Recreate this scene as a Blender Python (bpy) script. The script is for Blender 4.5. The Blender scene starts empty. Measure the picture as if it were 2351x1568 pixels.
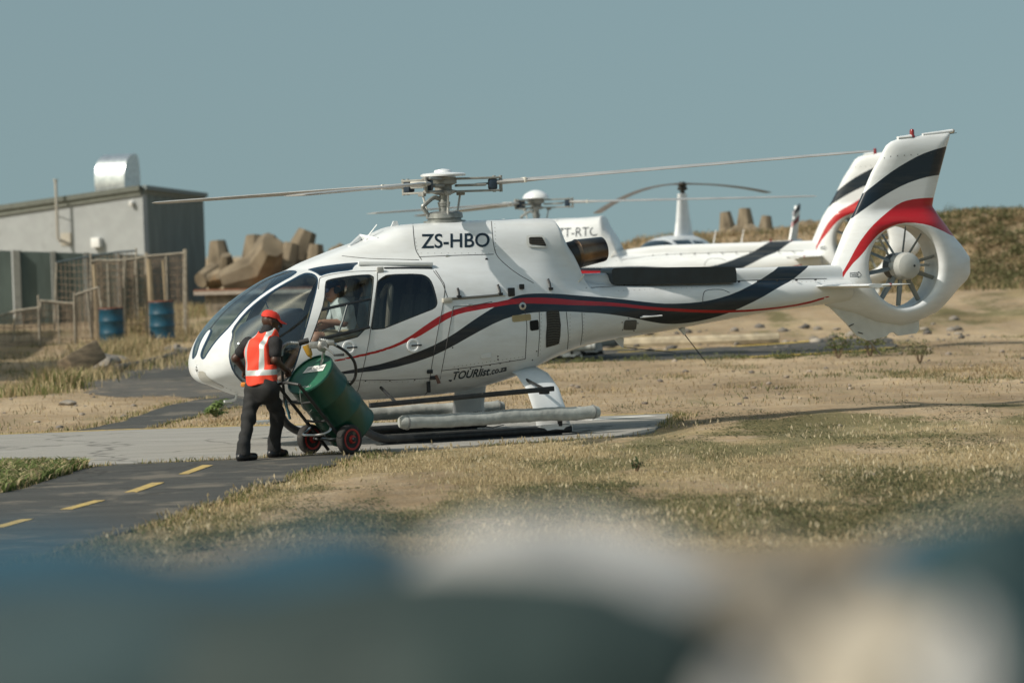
import bpy, bmesh, math, random
import numpy as np
from mathutils import Vector, Matrix, noise as mnoise
from mathutils.bvhtree import BVHTree
from mathutils.geometry import tessellate_polygon

sc = bpy.context.scene
random.seed(7)
rng = np.random.default_rng(11)

# ------------------------------------------------------------------ camera
LENS = 135.0
FPX = LENS / 36.0 * 2351.0            # focal length in units of a 2351 px wide picture
CX, CY = 1175.5, 784.0
CAM = np.array([0.0, -45.4, 2.25])
PITCH = math.atan(223 / FPX)
ROLL = math.radians(2.0)
_fw = np.array([0, math.cos(PITCH), -math.sin(PITCH)])
_u0 = np.array([0, math.sin(PITCH), math.cos(PITCH)])
_r0 = np.array([1.0, 0, 0])
_R = math.cos(ROLL) * _r0 - math.sin(ROLL) * _u0
_U = math.cos(ROLL) * _u0 + math.sin(ROLL) * _r0
cd = bpy.data.cameras.new('camera')
cam = bpy.data.objects.new('camera', cd)
sc.collection.objects.link(cam)
cam.matrix_world = Matrix(((_R[0], _U[0], -_fw[0], CAM[0]), (_R[1], _U[1], -_fw[1], CAM[1]),
                           (_R[2], _U[2], -_fw[2], CAM[2]), (0, 0, 0, 1)))
cd.lens = LENS
cd.sensor_width = 36.0
cd.clip_start = 0.1
cd.clip_end = 5000
cd.dof.use_dof = True
cd.dof.focus_distance = 43.8
cd.dof.aperture_fstop = 2.0
sc.camera = cam

# ------------------------------------------------------------------ sky and sun
SUN_EL = math.radians(40)
SUN_DIR = np.array([-math.cos(SUN_EL) * math.cos(math.radians(30)), -math.cos(SUN_EL) * math.sin(math.radians(30)), math.sin(SUN_EL)])
HAZE_LIFT = 0.15
w = bpy.data.worlds.new('World')
sc.world = w
w.use_nodes = True
nt = w.node_tree
nt.nodes.clear()
sky = nt.nodes.new('ShaderNodeTexSky')
sky.sky_type = 'NISHITA'
sky.sun_disc = False
sky.sun_elevation = SUN_EL
sky.sun_rotation = math.atan2(SUN_DIR[0], SUN_DIR[1])
sky.altitude = 0
sky.air_density = 1.0
sky.dust_density = 3.0
sky.ozone_density = 1.0
mul = nt.nodes.new('ShaderNodeMix')
mul.data_type = 'RGBA'
mul.blend_type = 'MULTIPLY'
mul.inputs['Factor'].default_value = 1.0
mul.inputs['B'].default_value = (0.785, 0.822, 0.690, 1)
bg = nt.nodes.new('ShaderNodeBackground')
bg.inputs["Strength"].default_value = 0.098
wo = nt.nodes.new('ShaderNodeOutputWorld')
# hazy marine air: the band above the horizon takes the tone of the sky a little higher up
tcw = nt.nodes.new('ShaderNodeTexCoord')
sx = nt.nodes.new('ShaderNodeSeparateXYZ'); cxyz = nt.nodes.new('ShaderNodeCombineXYZ')
mr = nt.nodes.new('ShaderNodeMapRange')
mr.inputs['From Min'].default_value = 0.0; mr.inputs['From Max'].default_value = 1.0
mr.inputs['To Min'].default_value = HAZE_LIFT; mr.inputs['To Max'].default_value = 0.5
nt.links.new(tcw.outputs['Generated'], sx.inputs[0])
nt.links.new(sx.outputs['X'], cxyz.inputs['X']); nt.links.new(sx.outputs['Y'], cxyz.inputs['Y'])
nt.links.new(sx.outputs['Z'], mr.inputs[0]); nt.links.new(mr.outputs[0], cxyz.inputs['Z'])
nt.links.new(cxyz.outputs[0], sky.inputs['Vector'])
nt.links.new(sky.outputs[0], mul.inputs['A'])
nt.links.new(mul.outputs['Result'], bg.inputs['Color'])
nt.links.new(bg.outputs[0], wo.inputs['Surface'])
sd = bpy.data.lights.new('sun', 'SUN')
sd.energy = 2.8
sd.angle = math.radians(0.5)
sd.color = (1.0, 0.93, 0.83)
sun = bpy.data.objects.new('sun', sd)
sc.collection.objects.link(sun)
sun.rotation_euler = Vector(-SUN_DIR).to_track_quat('-Z', 'Y').to_euler()

sc.view_settings.view_transform = 'Standard'
sc.view_settings.look = 'None'
sc.view_settings.exposure = 0.46
sc.view_settings.gamma = 1.0
sc.render.engine = 'CYCLES'
sc.cycles.use_denoising = True
sc.cycles.max_bounces = 8
sc.cycles.transparent_max_bounces = 24

# ------------------------------------------------------------------ measuring helpers (picture px -> metres)
A = np.array
def proj(P):
    d = np.asarray(P, float) - CAM
    wv = d @ _fw
    return np.stack([CX + FPX * (d @ _R) / wv, CY - FPX * (d @ _U) / wv], -1)
def rd(q):
    q = np.asarray(q, float)
    return _fw + ((q[..., 0:1] - CX) / FPX) * _R - ((q[..., 1:2] - CY) / FPX) * _U
def onz(q, z=0.0):
    d = rd(q)
    return CAM + (z - CAM[2]) / d[..., 2:3] * d
def ony(q, y):
    d = rd(q)
    return CAM + (y - CAM[1]) / d[..., 1:2] * d

def pchip(xs, ys):
    xs = A(xs, float); ys = A(ys, float)
    h = np.diff(xs); dl = np.diff(ys) / h
    m = np.zeros_like(xs)
    m[0], m[-1] = dl[0], dl[-1]
    for i in range(1, len(xs) - 1):
        if dl[i - 1] * dl[i] > 0:
            w1 = 2 * h[i] + h[i - 1]; w2 = h[i] + 2 * h[i - 1]
            m[i] = (w1 + w2) / (w1 / dl[i - 1] + w2 / dl[i])
    def f(x):
        x = np.clip(x, xs[0], xs[-1])
        i = np.clip(np.searchsorted(xs, x) - 1, 0, len(xs) - 2)
        t = (x - xs[i]) / h[i]
        t2, t3 = t * t, t * t * t
        return (2 * t3 - 3 * t2 + 1) * ys[i] + (t3 - 2 * t2 + t) * h[i] * m[i] + (3 * t2 - 2 * t3) * ys[i + 1] + (t3 - t2) * h[i] * m[i + 1]
    return f
def prof(pts):
    pts = A(pts, float)
    return pchip(pts[:, 0], pts[:, 1])

def smin(a, b, k):
    h = np.clip(0.5 + 0.5 * (b - a) / k, 0, 1)
    return b + (a - b) * h - k * h * (1 - h)
def smax(a, b, k):
    return -smin(-a, -b, k)
def sstep(x, a, b):
    t = np.clip((x - a) / (b - a), 0, 1)
    return t * t * (3 - 2 * t)

def poly_sdf(P, poly):
    """signed distance, negative inside, of points to a closed polygon"""
    P = np.asarray(P, float); V = A(poly, float)
    d2 = np.full(len(P), 1e18); ins = np.zeros(len(P), bool)
    for i in range(len(V)):
        a, b = V[i - 1], V[i]
        e = b - a
        wv = P - a
        t = np.clip((wv @ e) / max(e @ e, 1e-12), 0, 1)
        dd = wv - t[:, None] * e
        d2 = np.minimum(d2, (dd * dd).sum(1))
        c = (a[1] > P[:, 1]) != (b[1] > P[:, 1])
        with np.errstate(divide='ignore', invalid='ignore'):
            xi = a[0] + (P[:, 1] - a[1]) * e[0] / (e[1] if e[1] != 0 else 1e-12)
        ins ^= c & (P[:, 0] < xi)
    return np.where(ins, -1, 1) * np.sqrt(d2)

def chaikin(p, n=2, closed=True):
    p = A(p, float)
    for _ in range(n):
        nx = np.roll(p, -1, 0) if closed else p[1:]
        cu = p if closed else p[:-1]
        a = 0.75 * cu + 0.25 * nx
        b = 0.25 * cu + 0.75 * nx
        o = np.empty((len(a) * 2, p.shape[1])); o[0::2] = a; o[1::2] = b
        if not closed:
            o = np.vstack([p[:1], o, p[-1:]])
        p = o
    return p
def spline(p, n=8):
    """Catmull-Rom through the points"""
    p = A(p, float)
    q = np.vstack([2 * p[0] - p[1], p, 2 * p[-1] - p[-2]])
    out = []
    for i in range(1, len(q) - 2):
        for t in np.linspace(0, 1, n, endpoint=False):
            a, b, c, d = q[i - 1], q[i], q[i + 1], q[i + 2]
            out.append(0.5 * (2 * b + (c - a) * t + (2 * a - 5 * b + 4 * c - d) * t * t + (3 * b - a - 3 * c + d) * t ** 3))
    out.append(p[-1])
    return A(out)

def surface(F, lo, hi, h, newton=6, chunk=None):
    """mesh of F = 0 (negative inside): surface nets, then the vertices are pulled onto the exact surface"""
    lo = A(lo, float); hi = A(hi, float)
    n = np.ceil((hi - lo) / h).astype(int) + 1
    ax = [lo[i] + h * np.arange(n[i]) for i in range(3)]
    vals = np.empty(n, np.float32)
    for i in range(0, n[0], 24):
        X, Y, Z = np.meshgrid(ax[0][i:i + 24], ax[1], ax[2], indexing='ij')
        vals[i:i + 24] = F(X.ravel(), Y.ravel(), Z.ravel()).reshape(X.shape)
    s = vals < 0
    cnt = np.zeros(n - 1, np.int8)
    for dx in (0, 1):
        for dy in (0, 1):
            for dz in (0, 1):
                cnt += s[dx:n[0] - 1 + dx, dy:n[1] - 1 + dy, dz:n[2] - 1 + dz]
    act = (cnt > 0) & (cnt < 8)
    idx = np.full(n - 1, -1, np.int64)
    cells = np.argwhere(act)
    idx[act] = np.arange(len(cells))
    acc = np.zeros((len(cells), 3)); num = np.zeros(len(cells))
    for a in range(3):
        o1, o2 = [k for k in range(3) if k != a]
        for b in (0, 1):
            for c in (0, 1):
                p0 = cells.copy(); p0[:, o1] += b; p0[:, o2] += c
                p1 = p0.copy(); p1[:, a] += 1
                v0 = vals[tuple(p0.T)]; v1 = vals[tuple(p1.T)]
                m = (v0 < 0) != (v1 < 0)
                t = np.where(m, v0 / np.where(m, v0 - v1, 1), 0)
                pp = p0.astype(float); pp[:, a] += t
                acc[m] += pp[m]; num[m] += 1
    P = lo + h * acc / num[:, None]
    quads = []
    for a in range(3):
        b, c = (a + 1) % 3, (a + 2) % 3
        sl0 = [slice(None)] * 3; sl1 = [slice(None)] * 3
        sl0[a] = slice(0, n[a] - 1); sl1[a] = slice(1, n[a])
        s0 = s[tuple(sl0)]; s1 = s[tuple(sl1)]
        e = np.argwhere(s0 != s1)
        ok = (e[:, b] > 0) & (e[:, b] < n[b] - 1) & (e[:, c] > 0) & (e[:, c] < n[c] - 1)
        e = e[ok]
        inside_first = s0[tuple(e.T)]
        def cell(db, dc):
            g = e.copy(); g[:, b] += db; g[:, c] += dc
            return idx[tuple(g.T)]
        q = np.stack([cell(-1, -1), cell(0, -1), cell(0, 0), cell(-1, 0)], 1)
        q[~inside_first] = q[~inside_first][:, ::-1]
        quads.append(q)
    Q = np.vstack(quads)
    eps = h * 0.05
    for _ in range(newton):
        f = F(P[:, 0], P[:, 1], P[:, 2])
        g = np.stack([(F(*(P + eps * np.eye(3)[k]).T) - F(*(P - eps * np.eye(3)[k]).T)) / (2 * eps) for k in range(3)], 1)
        g2 = np.maximum((g * g).sum(1), 1e-6)
        st = (f / g2)[:, None] * g
        L = np.linalg.norm(st, axis=1, keepdims=True)
        P = P - st * np.minimum(1, h / np.maximum(L, 1e-9))
    T = np.vstack([Q[:, [0, 1, 2]], Q[:, [0, 2, 3]]])
    return P, T

def split(P, T, d):
    """cut triangles along d = 0 -> (P2, inside triangles, outside triangles)"""
    s = d < 0
    k = s[T].sum(1)
    tin = [T[k == 3]]; tout = [T[k == 0]]
    newP = [P]; base = len(P); cache = {}; extra = []
    Tm = T[(k == 1) | (k == 2)]
    ins, outs = [], []
    def cut(a, b):
        key = (a, b) if a < b else (b, a)
        if key not in cache:
            t = d[a] / (d[a] - d[b])
            extra.append(P[a] + t * (P[b] - P[a]))
            cache[key] = base + len(extra) - 1
        return cache[key]
    for tri in Tm.tolist():
        sg = [bool(s[v]) for v in tri]
        lone = sg.index(True) if sum(sg) == 1 else sg.index(False)
        a, b, c = tri[lone], tri[(lone + 1) % 3], tri[(lone + 2) % 3]
        ab, ac = cut(a, b), cut(a, c)
        one = [(a, ab, ac)]; two = [(ab, b, c), (ab, c, ac)]
        if sum(sg) == 1:
            ins += one; outs += two
        else:
            ins += two; outs += one
    if extra:
        newP.append(A(extra))
    if ins:
        tin.append(A(ins)); 
    if outs:
        tout.append(A(outs))
    return np.vstack(newP), np.vstack(tin), np.vstack(tout)

def compact(P, T, *attrs):
    u, inv = np.unique(T, return_inverse=True)
    return (P[u], inv.reshape(T.shape)) + tuple(a[u] for a in attrs)
def vnormals(P, T):
    n = np.cross(P[T[:, 1]] - P[T[:, 0]], P[T[:, 2]] - P[T[:, 0]])
    N = np.zeros_like(P)
    for k in range(3):
        np.add.at(N, T[:, k], n)
    return N / np.maximum(np.linalg.norm(N, axis=1, keepdims=True), 1e-12)

# ------------------------------------------------------------------ object helpers
COL = sc.collection
def tag(o, label=None, cat=None, group=None, kind=None):
    if label: o['label'] = label
    if cat: o['category'] = cat
    if group: o['group'] = group
    if kind: o['kind'] = kind
    return o
def link(o, parent=None):
    COL.objects.link(o)
    if parent is not None:
        o.parent = parent
    return o
def empty(name, loc=(0, 0, 0), rz=0.0):
    o = bpy.data.objects.new(name, None)
    o.empty_display_size = 0.2
    o.location = [float(v) for v in loc]
    o.rotation_euler = (0, 0, rz)
    return link(o)
def pymesh(name, P, faces, smooth=False):
    me = bpy.data.meshes.new(name)
    if isinstance(faces, np.ndarray):
        P = np.asarray(P, np.float32)
        nf, k = faces.shape
        me.vertices.add(len(P)); me.vertices.foreach_set('co', P.ravel())
        me.loops.add(nf * k); me.loops.foreach_set('vertex_index', faces.astype(np.int32).ravel())
        me.polygons.add(nf)
        me.polygons.foreach_set('loop_start', np.arange(0, nf * k, k, dtype=np.int32))
        me.update(calc_edges=True)
    else:
        me.from_pydata([tuple(map(float, p)) for p in P], [], [tuple(int(i) for i in f) for f in faces])
        me.update()
    if smooth:
        me.polygons.foreach_set('use_smooth', np.ones(len(me.polygons), bool))
    return me
def obj(name, P, faces, mat, parent=None, smooth=False, label=None, cat=None, group=None, kind=None, loc=None, auto=None):
    me = pymesh(name, P, faces, smooth or auto is not None)
    if auto is not None:
        me.set_sharp_from_angle(angle=math.radians(auto))
    for m in (mat if isinstance(mat, (list, tuple)) else [mat]):
        me.materials.append(m)
    o = bpy.data.objects.new(name, me)
    if loc is not None:
        o.location = [float(v) for v in loc]
    link(o, parent)
    return tag(o, label, cat, group, kind)
def copy_tree(o, parent=None, skip=()):
    c = o.copy()
    COL.objects.link(c)
    c.parent = parent
    for ch in list(o.children):
        if ch.name.split('.')[0] not in skip:
            copy_tree(ch, c, skip)
    return c

def frame(d, up=(0, 0, 1)):
    d = A(d, float); d = d / np.linalg.norm(d)
    u = A(up, float)
    if abs(d @ u) > 0.97:
        u = A((1.0, 0, 0)) if abs(d[0]) < 0.9 else A((0, 1.0, 0))
    s = np.cross(d, u); s /= np.linalg.norm(s)
    return d, s, np.cross(s, d)

class MB:
    """collects shapes; build() links them as one mesh object"""
    def __init__(self):
        self.P = []; self.F = []
    def add(self, P, F):
        b = len(self.P)
        self.P += [tuple(map(float, p)) for p in P]
        self.F += [tuple(i + b for i in f) for f in F]
        return self
    def box(self, c, s, rot=None, taper=1.0):
        c = A(c, float); h = A(s, float) / 2
        V = []
        for z in (-1, 1):
            k = taper if z > 0 else 1
            for x, y in ((-1, -1), (1, -1), (1, 1), (-1, 1)):
                V.append(A((x * h[0] * k, y * h[1] * k, z * h[2])))
        V = A(V)
        if rot is not None:
            V = V @ A(rot).T
        return self.add(V + c, [(3, 2, 1, 0), (4, 5, 6, 7), (0, 1, 5, 4), (1, 2, 6, 5), (2, 3, 7, 6), (3, 0, 4, 7)])
    def bbox(self, c, s, b, rot=None):
        """box with chamfered edges"""
        c = A(c, float); h = A(s, float) / 2
        b = min(b, 0.45 * min(s))
        bm = bmesh.new()
        bmesh.ops.create_cube(bm, size=1)
        for v in bm.verts:
            v.co = Vector((v.co.x * s[0], v.co.y * s[1], v.co.z * s[2]))
        bmesh.ops.bevel(bm, geom=list(bm.edges), offset=b, segments=2, affect='EDGES', profile=0.6)
        bm.verts.index_update()
        V = A([tuple(v.co) for v in bm.verts])
        if rot is not None:
            V = V @ A(rot).T
        self.add(V + c, [tuple(v.index for v in f.verts) for f in bm.faces])
        bm.free()
        return self
    def tube(self, path, r, n=10, caps=True, flat=None, up=(0, 0, 1)):
        path = A(path, float); m = len(path)
        r = np.full(m, r, float) if np.isscalar(r) else A(r, float)
        P = []; prev = None
        for i in range(m):
            d = path[min(i + 1, m - 1)] - path[max(i - 1, 0)]
            d /= max(np.linalg.norm(d), 1e-9)
            if prev is None:
                _, s, u = frame(d, up)
            else:
                s = prev - d * (prev @ d); s /= np.linalg.norm(s); u = np.cross(s, d)
            prev = s
            for k in range(n):
                a = 2 * math.pi * k / n
                P.append(path[i] + r[i] * (math.cos(a) * s + math.sin(a) * u * (flat or 1)))
        F = []
        for i in range(m - 1):
            for k in range(n):
                F.append((i * n + k, i * n + (k + 1) % n, (i + 1) * n + (k + 1) % n, (i + 1) * n + k))
        if caps:
            F.append(tuple(range(n - 1, -1, -1))); F.append(tuple((m - 1) * n + k for k in range(n)))
        return self.add(P, F)
    def lathe(self, c, axis, prf, n=24, close=True):
        """prf: list of (distance along axis, radius)"""
        d, s, u = frame(axis)
        P = []; F = []; c = A(c, float)
        for (t, r) in prf:
            for k in range(n):
                a = 2 * math.pi * k / n
                P.append(c + d * t + max(r, 1e-4) * (math.cos(a) * s + math.sin(a) * u))
        m = len(prf)
        for i in range(m - 1):
            for k in range(n):
                F.append((i * n + k, i * n + (k + 1) % n, (i + 1) * n + (k + 1) % n, (i + 1) * n + k))
        if close:
            F.append(tuple(range(n - 1, -1, -1))); F.append(tuple((m - 1) * n + k for k in range(n)))
        return self.add(P, F)
    def loft(self, rings, caps=True):
        n = len(rings[0]); m = len(rings)
        P = [p for r in rings for p in r]; F = []
        for i in range(m - 1):
            for k in range(n):
                F.append((i * n + k, i * n + (k + 1) % n, (i + 1) * n + (k + 1) % n, (i + 1) * n + k))
        if caps:
            F.append(tuple(range(n - 1, -1, -1))); F.append(tuple((m - 1) * n + k for k in range(n)))
        return self.add(P, F)
    def prism(self, poly, d):
        """closed 3D polygon pushed along d"""
        P = A(poly, float); d = A(d, float); n = len(P)
        tris = [tuple(int(i) for i in t) for t in tessellate_polygon([[Vector(p) for p in P]])]
        F = []
        nrm = sum((np.cross(P[i] - P[0], P[(i + 1) % n] - P[0]) for i in range(1, n)), np.zeros(3))
        fl = nrm @ d > 0
        for t in tris:
            a, b, c = t
            tn = np.cross(P[b] - P[a], P[c] - P[a])
            if (tn @ d > 0):
                a, c = c, a
            F.append((a, b, c)); F.append((c + n, b + n, a + n))
        for i in range(n):
            j = (i + 1) % n
            F.append((i, j, j + n, i + n) if fl else (j, i, i + n, j + n))
        return self.add(list(P) + list(P + d), F)
    def build(self, name, mat, parent=None, smooth=False, auto=35, **kw):
        return obj(name, self.P, self.F, mat, parent, smooth=smooth, auto=auto, **kw)

# ------------------------------------------------------------------ materials
_mats = {}
def M(name, col, rough=0.6, metal=0.0, var=0.0, vscale=6.0, bump=0.0, bscale=60.0, coat=0.0, col2=None, dirt=None, detail=6.0, spec=0.5, emit=None, stretch=None):
    """plain surface: base colour with noise between col and col2, fine relief"""
    if name in _mats:
        return _mats[name]
    m = bpy.data.materials.new(name); m.use_nodes = True
    n = m.node_tree; b = n.nodes['Principled BSDF']
    c4 = (*col, 1)
    b.inputs['Base Color'].default_value = c4
    b.inputs['Roughness'].default_value = rough
    b.inputs['Metallic'].default_value = metal
    b.inputs['Coat Weight'].default_value = coat
    b.inputs['Coat Roughness'].default_value = 0.12
    b.inputs['Specular IOR Level'].default_value = spec
    tc = None
    if var or col2 or bump or dirt:
        tc = n.nodes.new('ShaderNodeTexCoord')
        src = tc.outputs['Object']
        if stretch:
            mp = n.nodes.new('ShaderNodeMapping'); mp.inputs['Scale'].default_value = stretch
            n.links.new(src, mp.inputs['Vector']); src = mp.outputs[0]
    if var or col2:
        tx = n.nodes.new('ShaderNodeTexNoise'); tx.inputs['Scale'].default_value = vscale; tx.inputs['Detail'].default_value = detail
        n.links.new(src, tx.inputs['Vector'])
        rp = n.nodes.new('ShaderNodeValToRGB')
        lo = col2 or tuple(max(0, c * (1 - var)) for c in col)
        hi = col if col2 else tuple(min(1, c * (1 + var)) for c in col)
        rp.color_ramp.elements[0].position = 0.35; rp.color_ramp.elements[1].position = 0.65
        rp.color_ramp.elements[0].color = (*lo, 1); rp.color_ramp.elements[1].color = (*hi, 1)
        n.links.new(tx.outputs['Fac'], rp.inputs[0])
        out = rp.outputs[0]
        if dirt:
            t2 = n.nodes.new('ShaderNodeTexNoise'); t2.inputs['Scale'].default_value = dirt[1]; t2.inputs['Detail'].default_value = 8
            n.links.new(src, t2.inputs['Vector'])
            r2 = n.nodes.new('ShaderNodeValToRGB')
            r2.color_ramp.elements[0].position = dirt[2]; r2.color_ramp.elements[1].position = dirt[2] + 0.1
            n.links.new(t2.outputs['Fac'], r2.inputs[0])
            mx = n.nodes.new('ShaderNodeMix'); mx.data_type = 'RGBA'
            n.links.new(r2.outputs[0], mx.inputs['Factor']); n.links.new(out, mx.inputs['A']); mx.inputs['B'].default_value = (*dirt[0], 1)
            out = mx.outputs['Result']
        n.links.new(out, b.inputs['Base Color'])
    if bump:
        t3 = n.nodes.new('ShaderNodeTexNoise'); t3.inputs['Scale'].default_value = bscale; t3.inputs['Detail'].default_value = 6
        n.links.new(src, t3.inputs['Vector'])
        bp = n.nodes.new('ShaderNodeBump'); bp.inputs['Strength'].default_value = bump; bp.inputs['Distance'].default_value = 0.02
        n.links.new(t3.outputs['Fac'], bp.inputs['Height']); n.links.new(bp.outputs[0], b.inputs['Normal'])
    if emit:
        b.inputs['Emission Color'].default_value = (*emit[0], 1); b.inputs['Emission Strength'].default_value = emit[1]
    _mats[name] = m
    return m
def glass(name, tint, refl=0.06, rough=0.02):
    """thin pane: tinted see-through with a mirror share that grows at grazing angles"""
    if name in _mats:
        return _mats[name]
    m = bpy.data.materials.new(name); m.use_nodes = True
    n = m.node_tree; n.nodes.clear()
    o = n.nodes.new('ShaderNodeOutputMaterial')
    t = n.nodes.new('ShaderNodeBsdfTransparent'); t.inputs[0].default_value = (*tint, 1)
    g = n.nodes.new('ShaderNodeBsdfGlossy'); g.inputs['Roughness'].default_value = rough; g.inputs[0].default_value = (0.9, 0.95, 1, 1)
    f = n.nodes.new('ShaderNodeLayerWeight'); f.inputs[0].default_value = 0.5
    pw = n.nodes.new('ShaderNodeMath'); pw.operation = 'POWER'; pw.inputs[1].default_value = 4.5
    ad = n.nodes.new('ShaderNodeMath'); ad.operation = 'MULTIPLY_ADD'; ad.inputs[1].default_value = 0.9; ad.inputs[2].default_value = refl; ad.use_clamp = True
    mx = n.nodes.new('ShaderNodeMixShader')
    n.links.new(f.outputs['Facing'], pw.inputs[0]); n.links.new(pw.outputs[0], ad.inputs[0]); n.links.new(ad.outputs[0], mx.inputs[0])
    n.links.new(t.outputs[0], mx.inputs[1]); n.links.new(g.outputs[0], mx.inputs[2]); n.links.new(mx.outputs[0], o.inputs[0])
    _mats[name] = m
    return m

# ------------------------------------------------------------------ ground noise (numpy)
_perm = rng.random((256, 256))
def vnoise(x, y):
    xi = np.floor(x).astype(int); yi = np.floor(y).astype(int)
    fx = x - xi; fy = y - yi
    fx = fx * fx * (3 - 2 * fx); fy = fy * fy * (3 - 2 * fy)
    g = lambda a, b: _perm[a & 255, b & 255]
    return (g(xi, yi) * (1 - fx) + g(xi + 1, yi) * fx) * (1 - fy) + (g(xi, yi + 1) * (1 - fx) + g(xi + 1, yi + 1) * fx) * fy
def fbm(x, y, o=4):
    s = 0; a = 0.5; n = 0
    for k in range(o):
        s = s + a * vnoise(x * 2 ** k + 17.3 * k, y * 2 ** k + 5.1 * k); n += a; a *= 0.55
    return s / n

def gpoly(q, rnd=2, jit=0.0):
    """outline on the level ground, metres"""
    p = onz(A(q, float))[:, :2]
    if rnd:
        p = chaikin(p, rnd)
    if jit:
        out = []
        for i in range(len(p)):
            a, b = p[i], p[(i + 1) % len(p)]
            k = max(1, int(np.linalg.norm(b - a) / 0.35))
            for t in np.arange(k) / k:
                out.append(a + t * (b - a))
        p = A(out)
        p = p + jit * (np.stack([fbm(p[:, 0] * 1.7, p[:, 1] * 1.7), fbm(p[:, 0] * 1.7 + 40, p[:, 1] * 1.7)], 1) - .5)
    return p
PAD = gpoly([(-400, 1016), (0, 1000), (290, 988), (555, 980), (900, 972), (1300, 959), (1528, 950), (1545, 953), (1530, 968), (1490, 997), (1380, 1006), (1100, 1024), (840, 1039), (700, 1047), (560, 1054), (330, 1065), (200, 1071), (0, 1069), (-400, 1074)], 1, .12)
TAXI = gpoly([(-600, 1330), (-600, 1240), (-300, 1195), (0, 1134), (110, 1105), (200, 1074), (330, 1066), (560, 1055), (700, 1048), (842, 1040), (800, 1056), (720, 1080), (560, 1132), (300, 1222), (0, 1296), (-300, 1380)], 1, .35)
YARD = gpoly([(182, 871), (268, 855), (350, 838), (443, 812), (560, 790), (760, 800), (760, 900), (640, 912), (482, 914), (351, 908), (281, 914), (234, 908), (206, 890)], 1, .9)
LANE = gpoly([(-200, 1010), (34, 1004), (182, 989), (286, 968), (325, 950), (391, 931), (495, 913), (640, 906), (800, 905), (800, 925), (600, 930), (521, 938), (469, 951), (404, 969), (325, 988), (234, 998), (60, 1004), (-200, 1014)], 1, .3)
BACKTAXI = gpoly([(300, 850), (900, 832), (1290, 806), (1600, 802), (1800, 788), (2000, 772), (2040, 774), (2060, 795), (2045, 803), (1900, 812), (1700, 823), (1290, 834), (900, 860), (300, 880)], 1, .3)
PAVED = [PAD, TAXI, YARD, LANE, BACKTAXI]
def paved_sd(x, y):
    P = np.stack([x, y], 1)
    d = np.full(len(P), 99.0)
    for pl in PAVED:
        lo, hi = pl.min(0) - 2, pl.max(0) + 2
        ok = ((P > lo) & (P < hi)).all(1)
        if ok.any():
            d[ok] = np.minimum(d[ok], poly_sdf(P[ok], pl))
    return d
def terrain0(x, y):
    z = 1.78 * sstep(-y, 18.5, 42.5)
    right = sstep(x, -2.0, 4.0)
    z = z + right * .75 * sstep(y, 34, 52) + (1 - right) * .55 * sstep(y, 36, 58)
    top = 1.45 + .42 * sstep(x, 5, 13) + .35 * (fbm(x * .35, y * .1) - .5) + .18 * (fbm(x * 1.3, y * .3 + 9) - .5)
    z = z + sstep(x, -.5, 4.0) * top * sstep(y, 51.5, 57.5)
    return z
def ground_h(x, y):
    x = np.atleast_1d(A(x, float)); y = np.atleast_1d(A(y, float))
    z = terrain0(x, y)
    near = (np.abs(x) < 30) & (y > -45) & (y < 60)
    m = sstep(paved_sd(x, y), 0.28, 0.9)
    amp = .10 * (fbm(x * .45 + 3, y * .45) - .42) + .05 * (fbm(x * 1.8, y * 1.8 + 7) - .45)
    return z + m * (amp + .012) - (1 - m) * .010
def gh(x, y):
    return float(ground_h([x], [y])[0])
def veg(x, y):
    """0 bare sand .. 1 grown over"""
    d = y + 45.4
    u = CX + FPX * x / d
    b = .50 * sstep(-y, -3.2, 1.0) + .10
    b = b + .22 * sstep(u, 1500, 1900) * sstep(-y, -4, 0) - .08 * sstep(y, 4, 8) * (1 - sstep(y, 22, 27))
    b = b + .16 * sstep(y, 28, 31) + .1 * sstep(y, 48, 54)
    b = b - .18 * sstep(-x, 2.5, 4) * sstep(y, 3.5, 6) * (1 - sstep(y, 30, 42))
    n = fbm(x * .8 + 11, y * .35 + 3, 5)
    return np.clip(b + 2.4 * (n - .5), 0, 1)
def green(x, y):
    n = fbm(x * .55 + 60, y * .28 + 31, 4)
    return np.clip(.40 + 2.6 * (n - .52) + .25 * sstep(y, 50, 56) + .18 * sstep(-y, 3, -1) * sstep(x, 2, 5), 0, 1)

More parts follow.
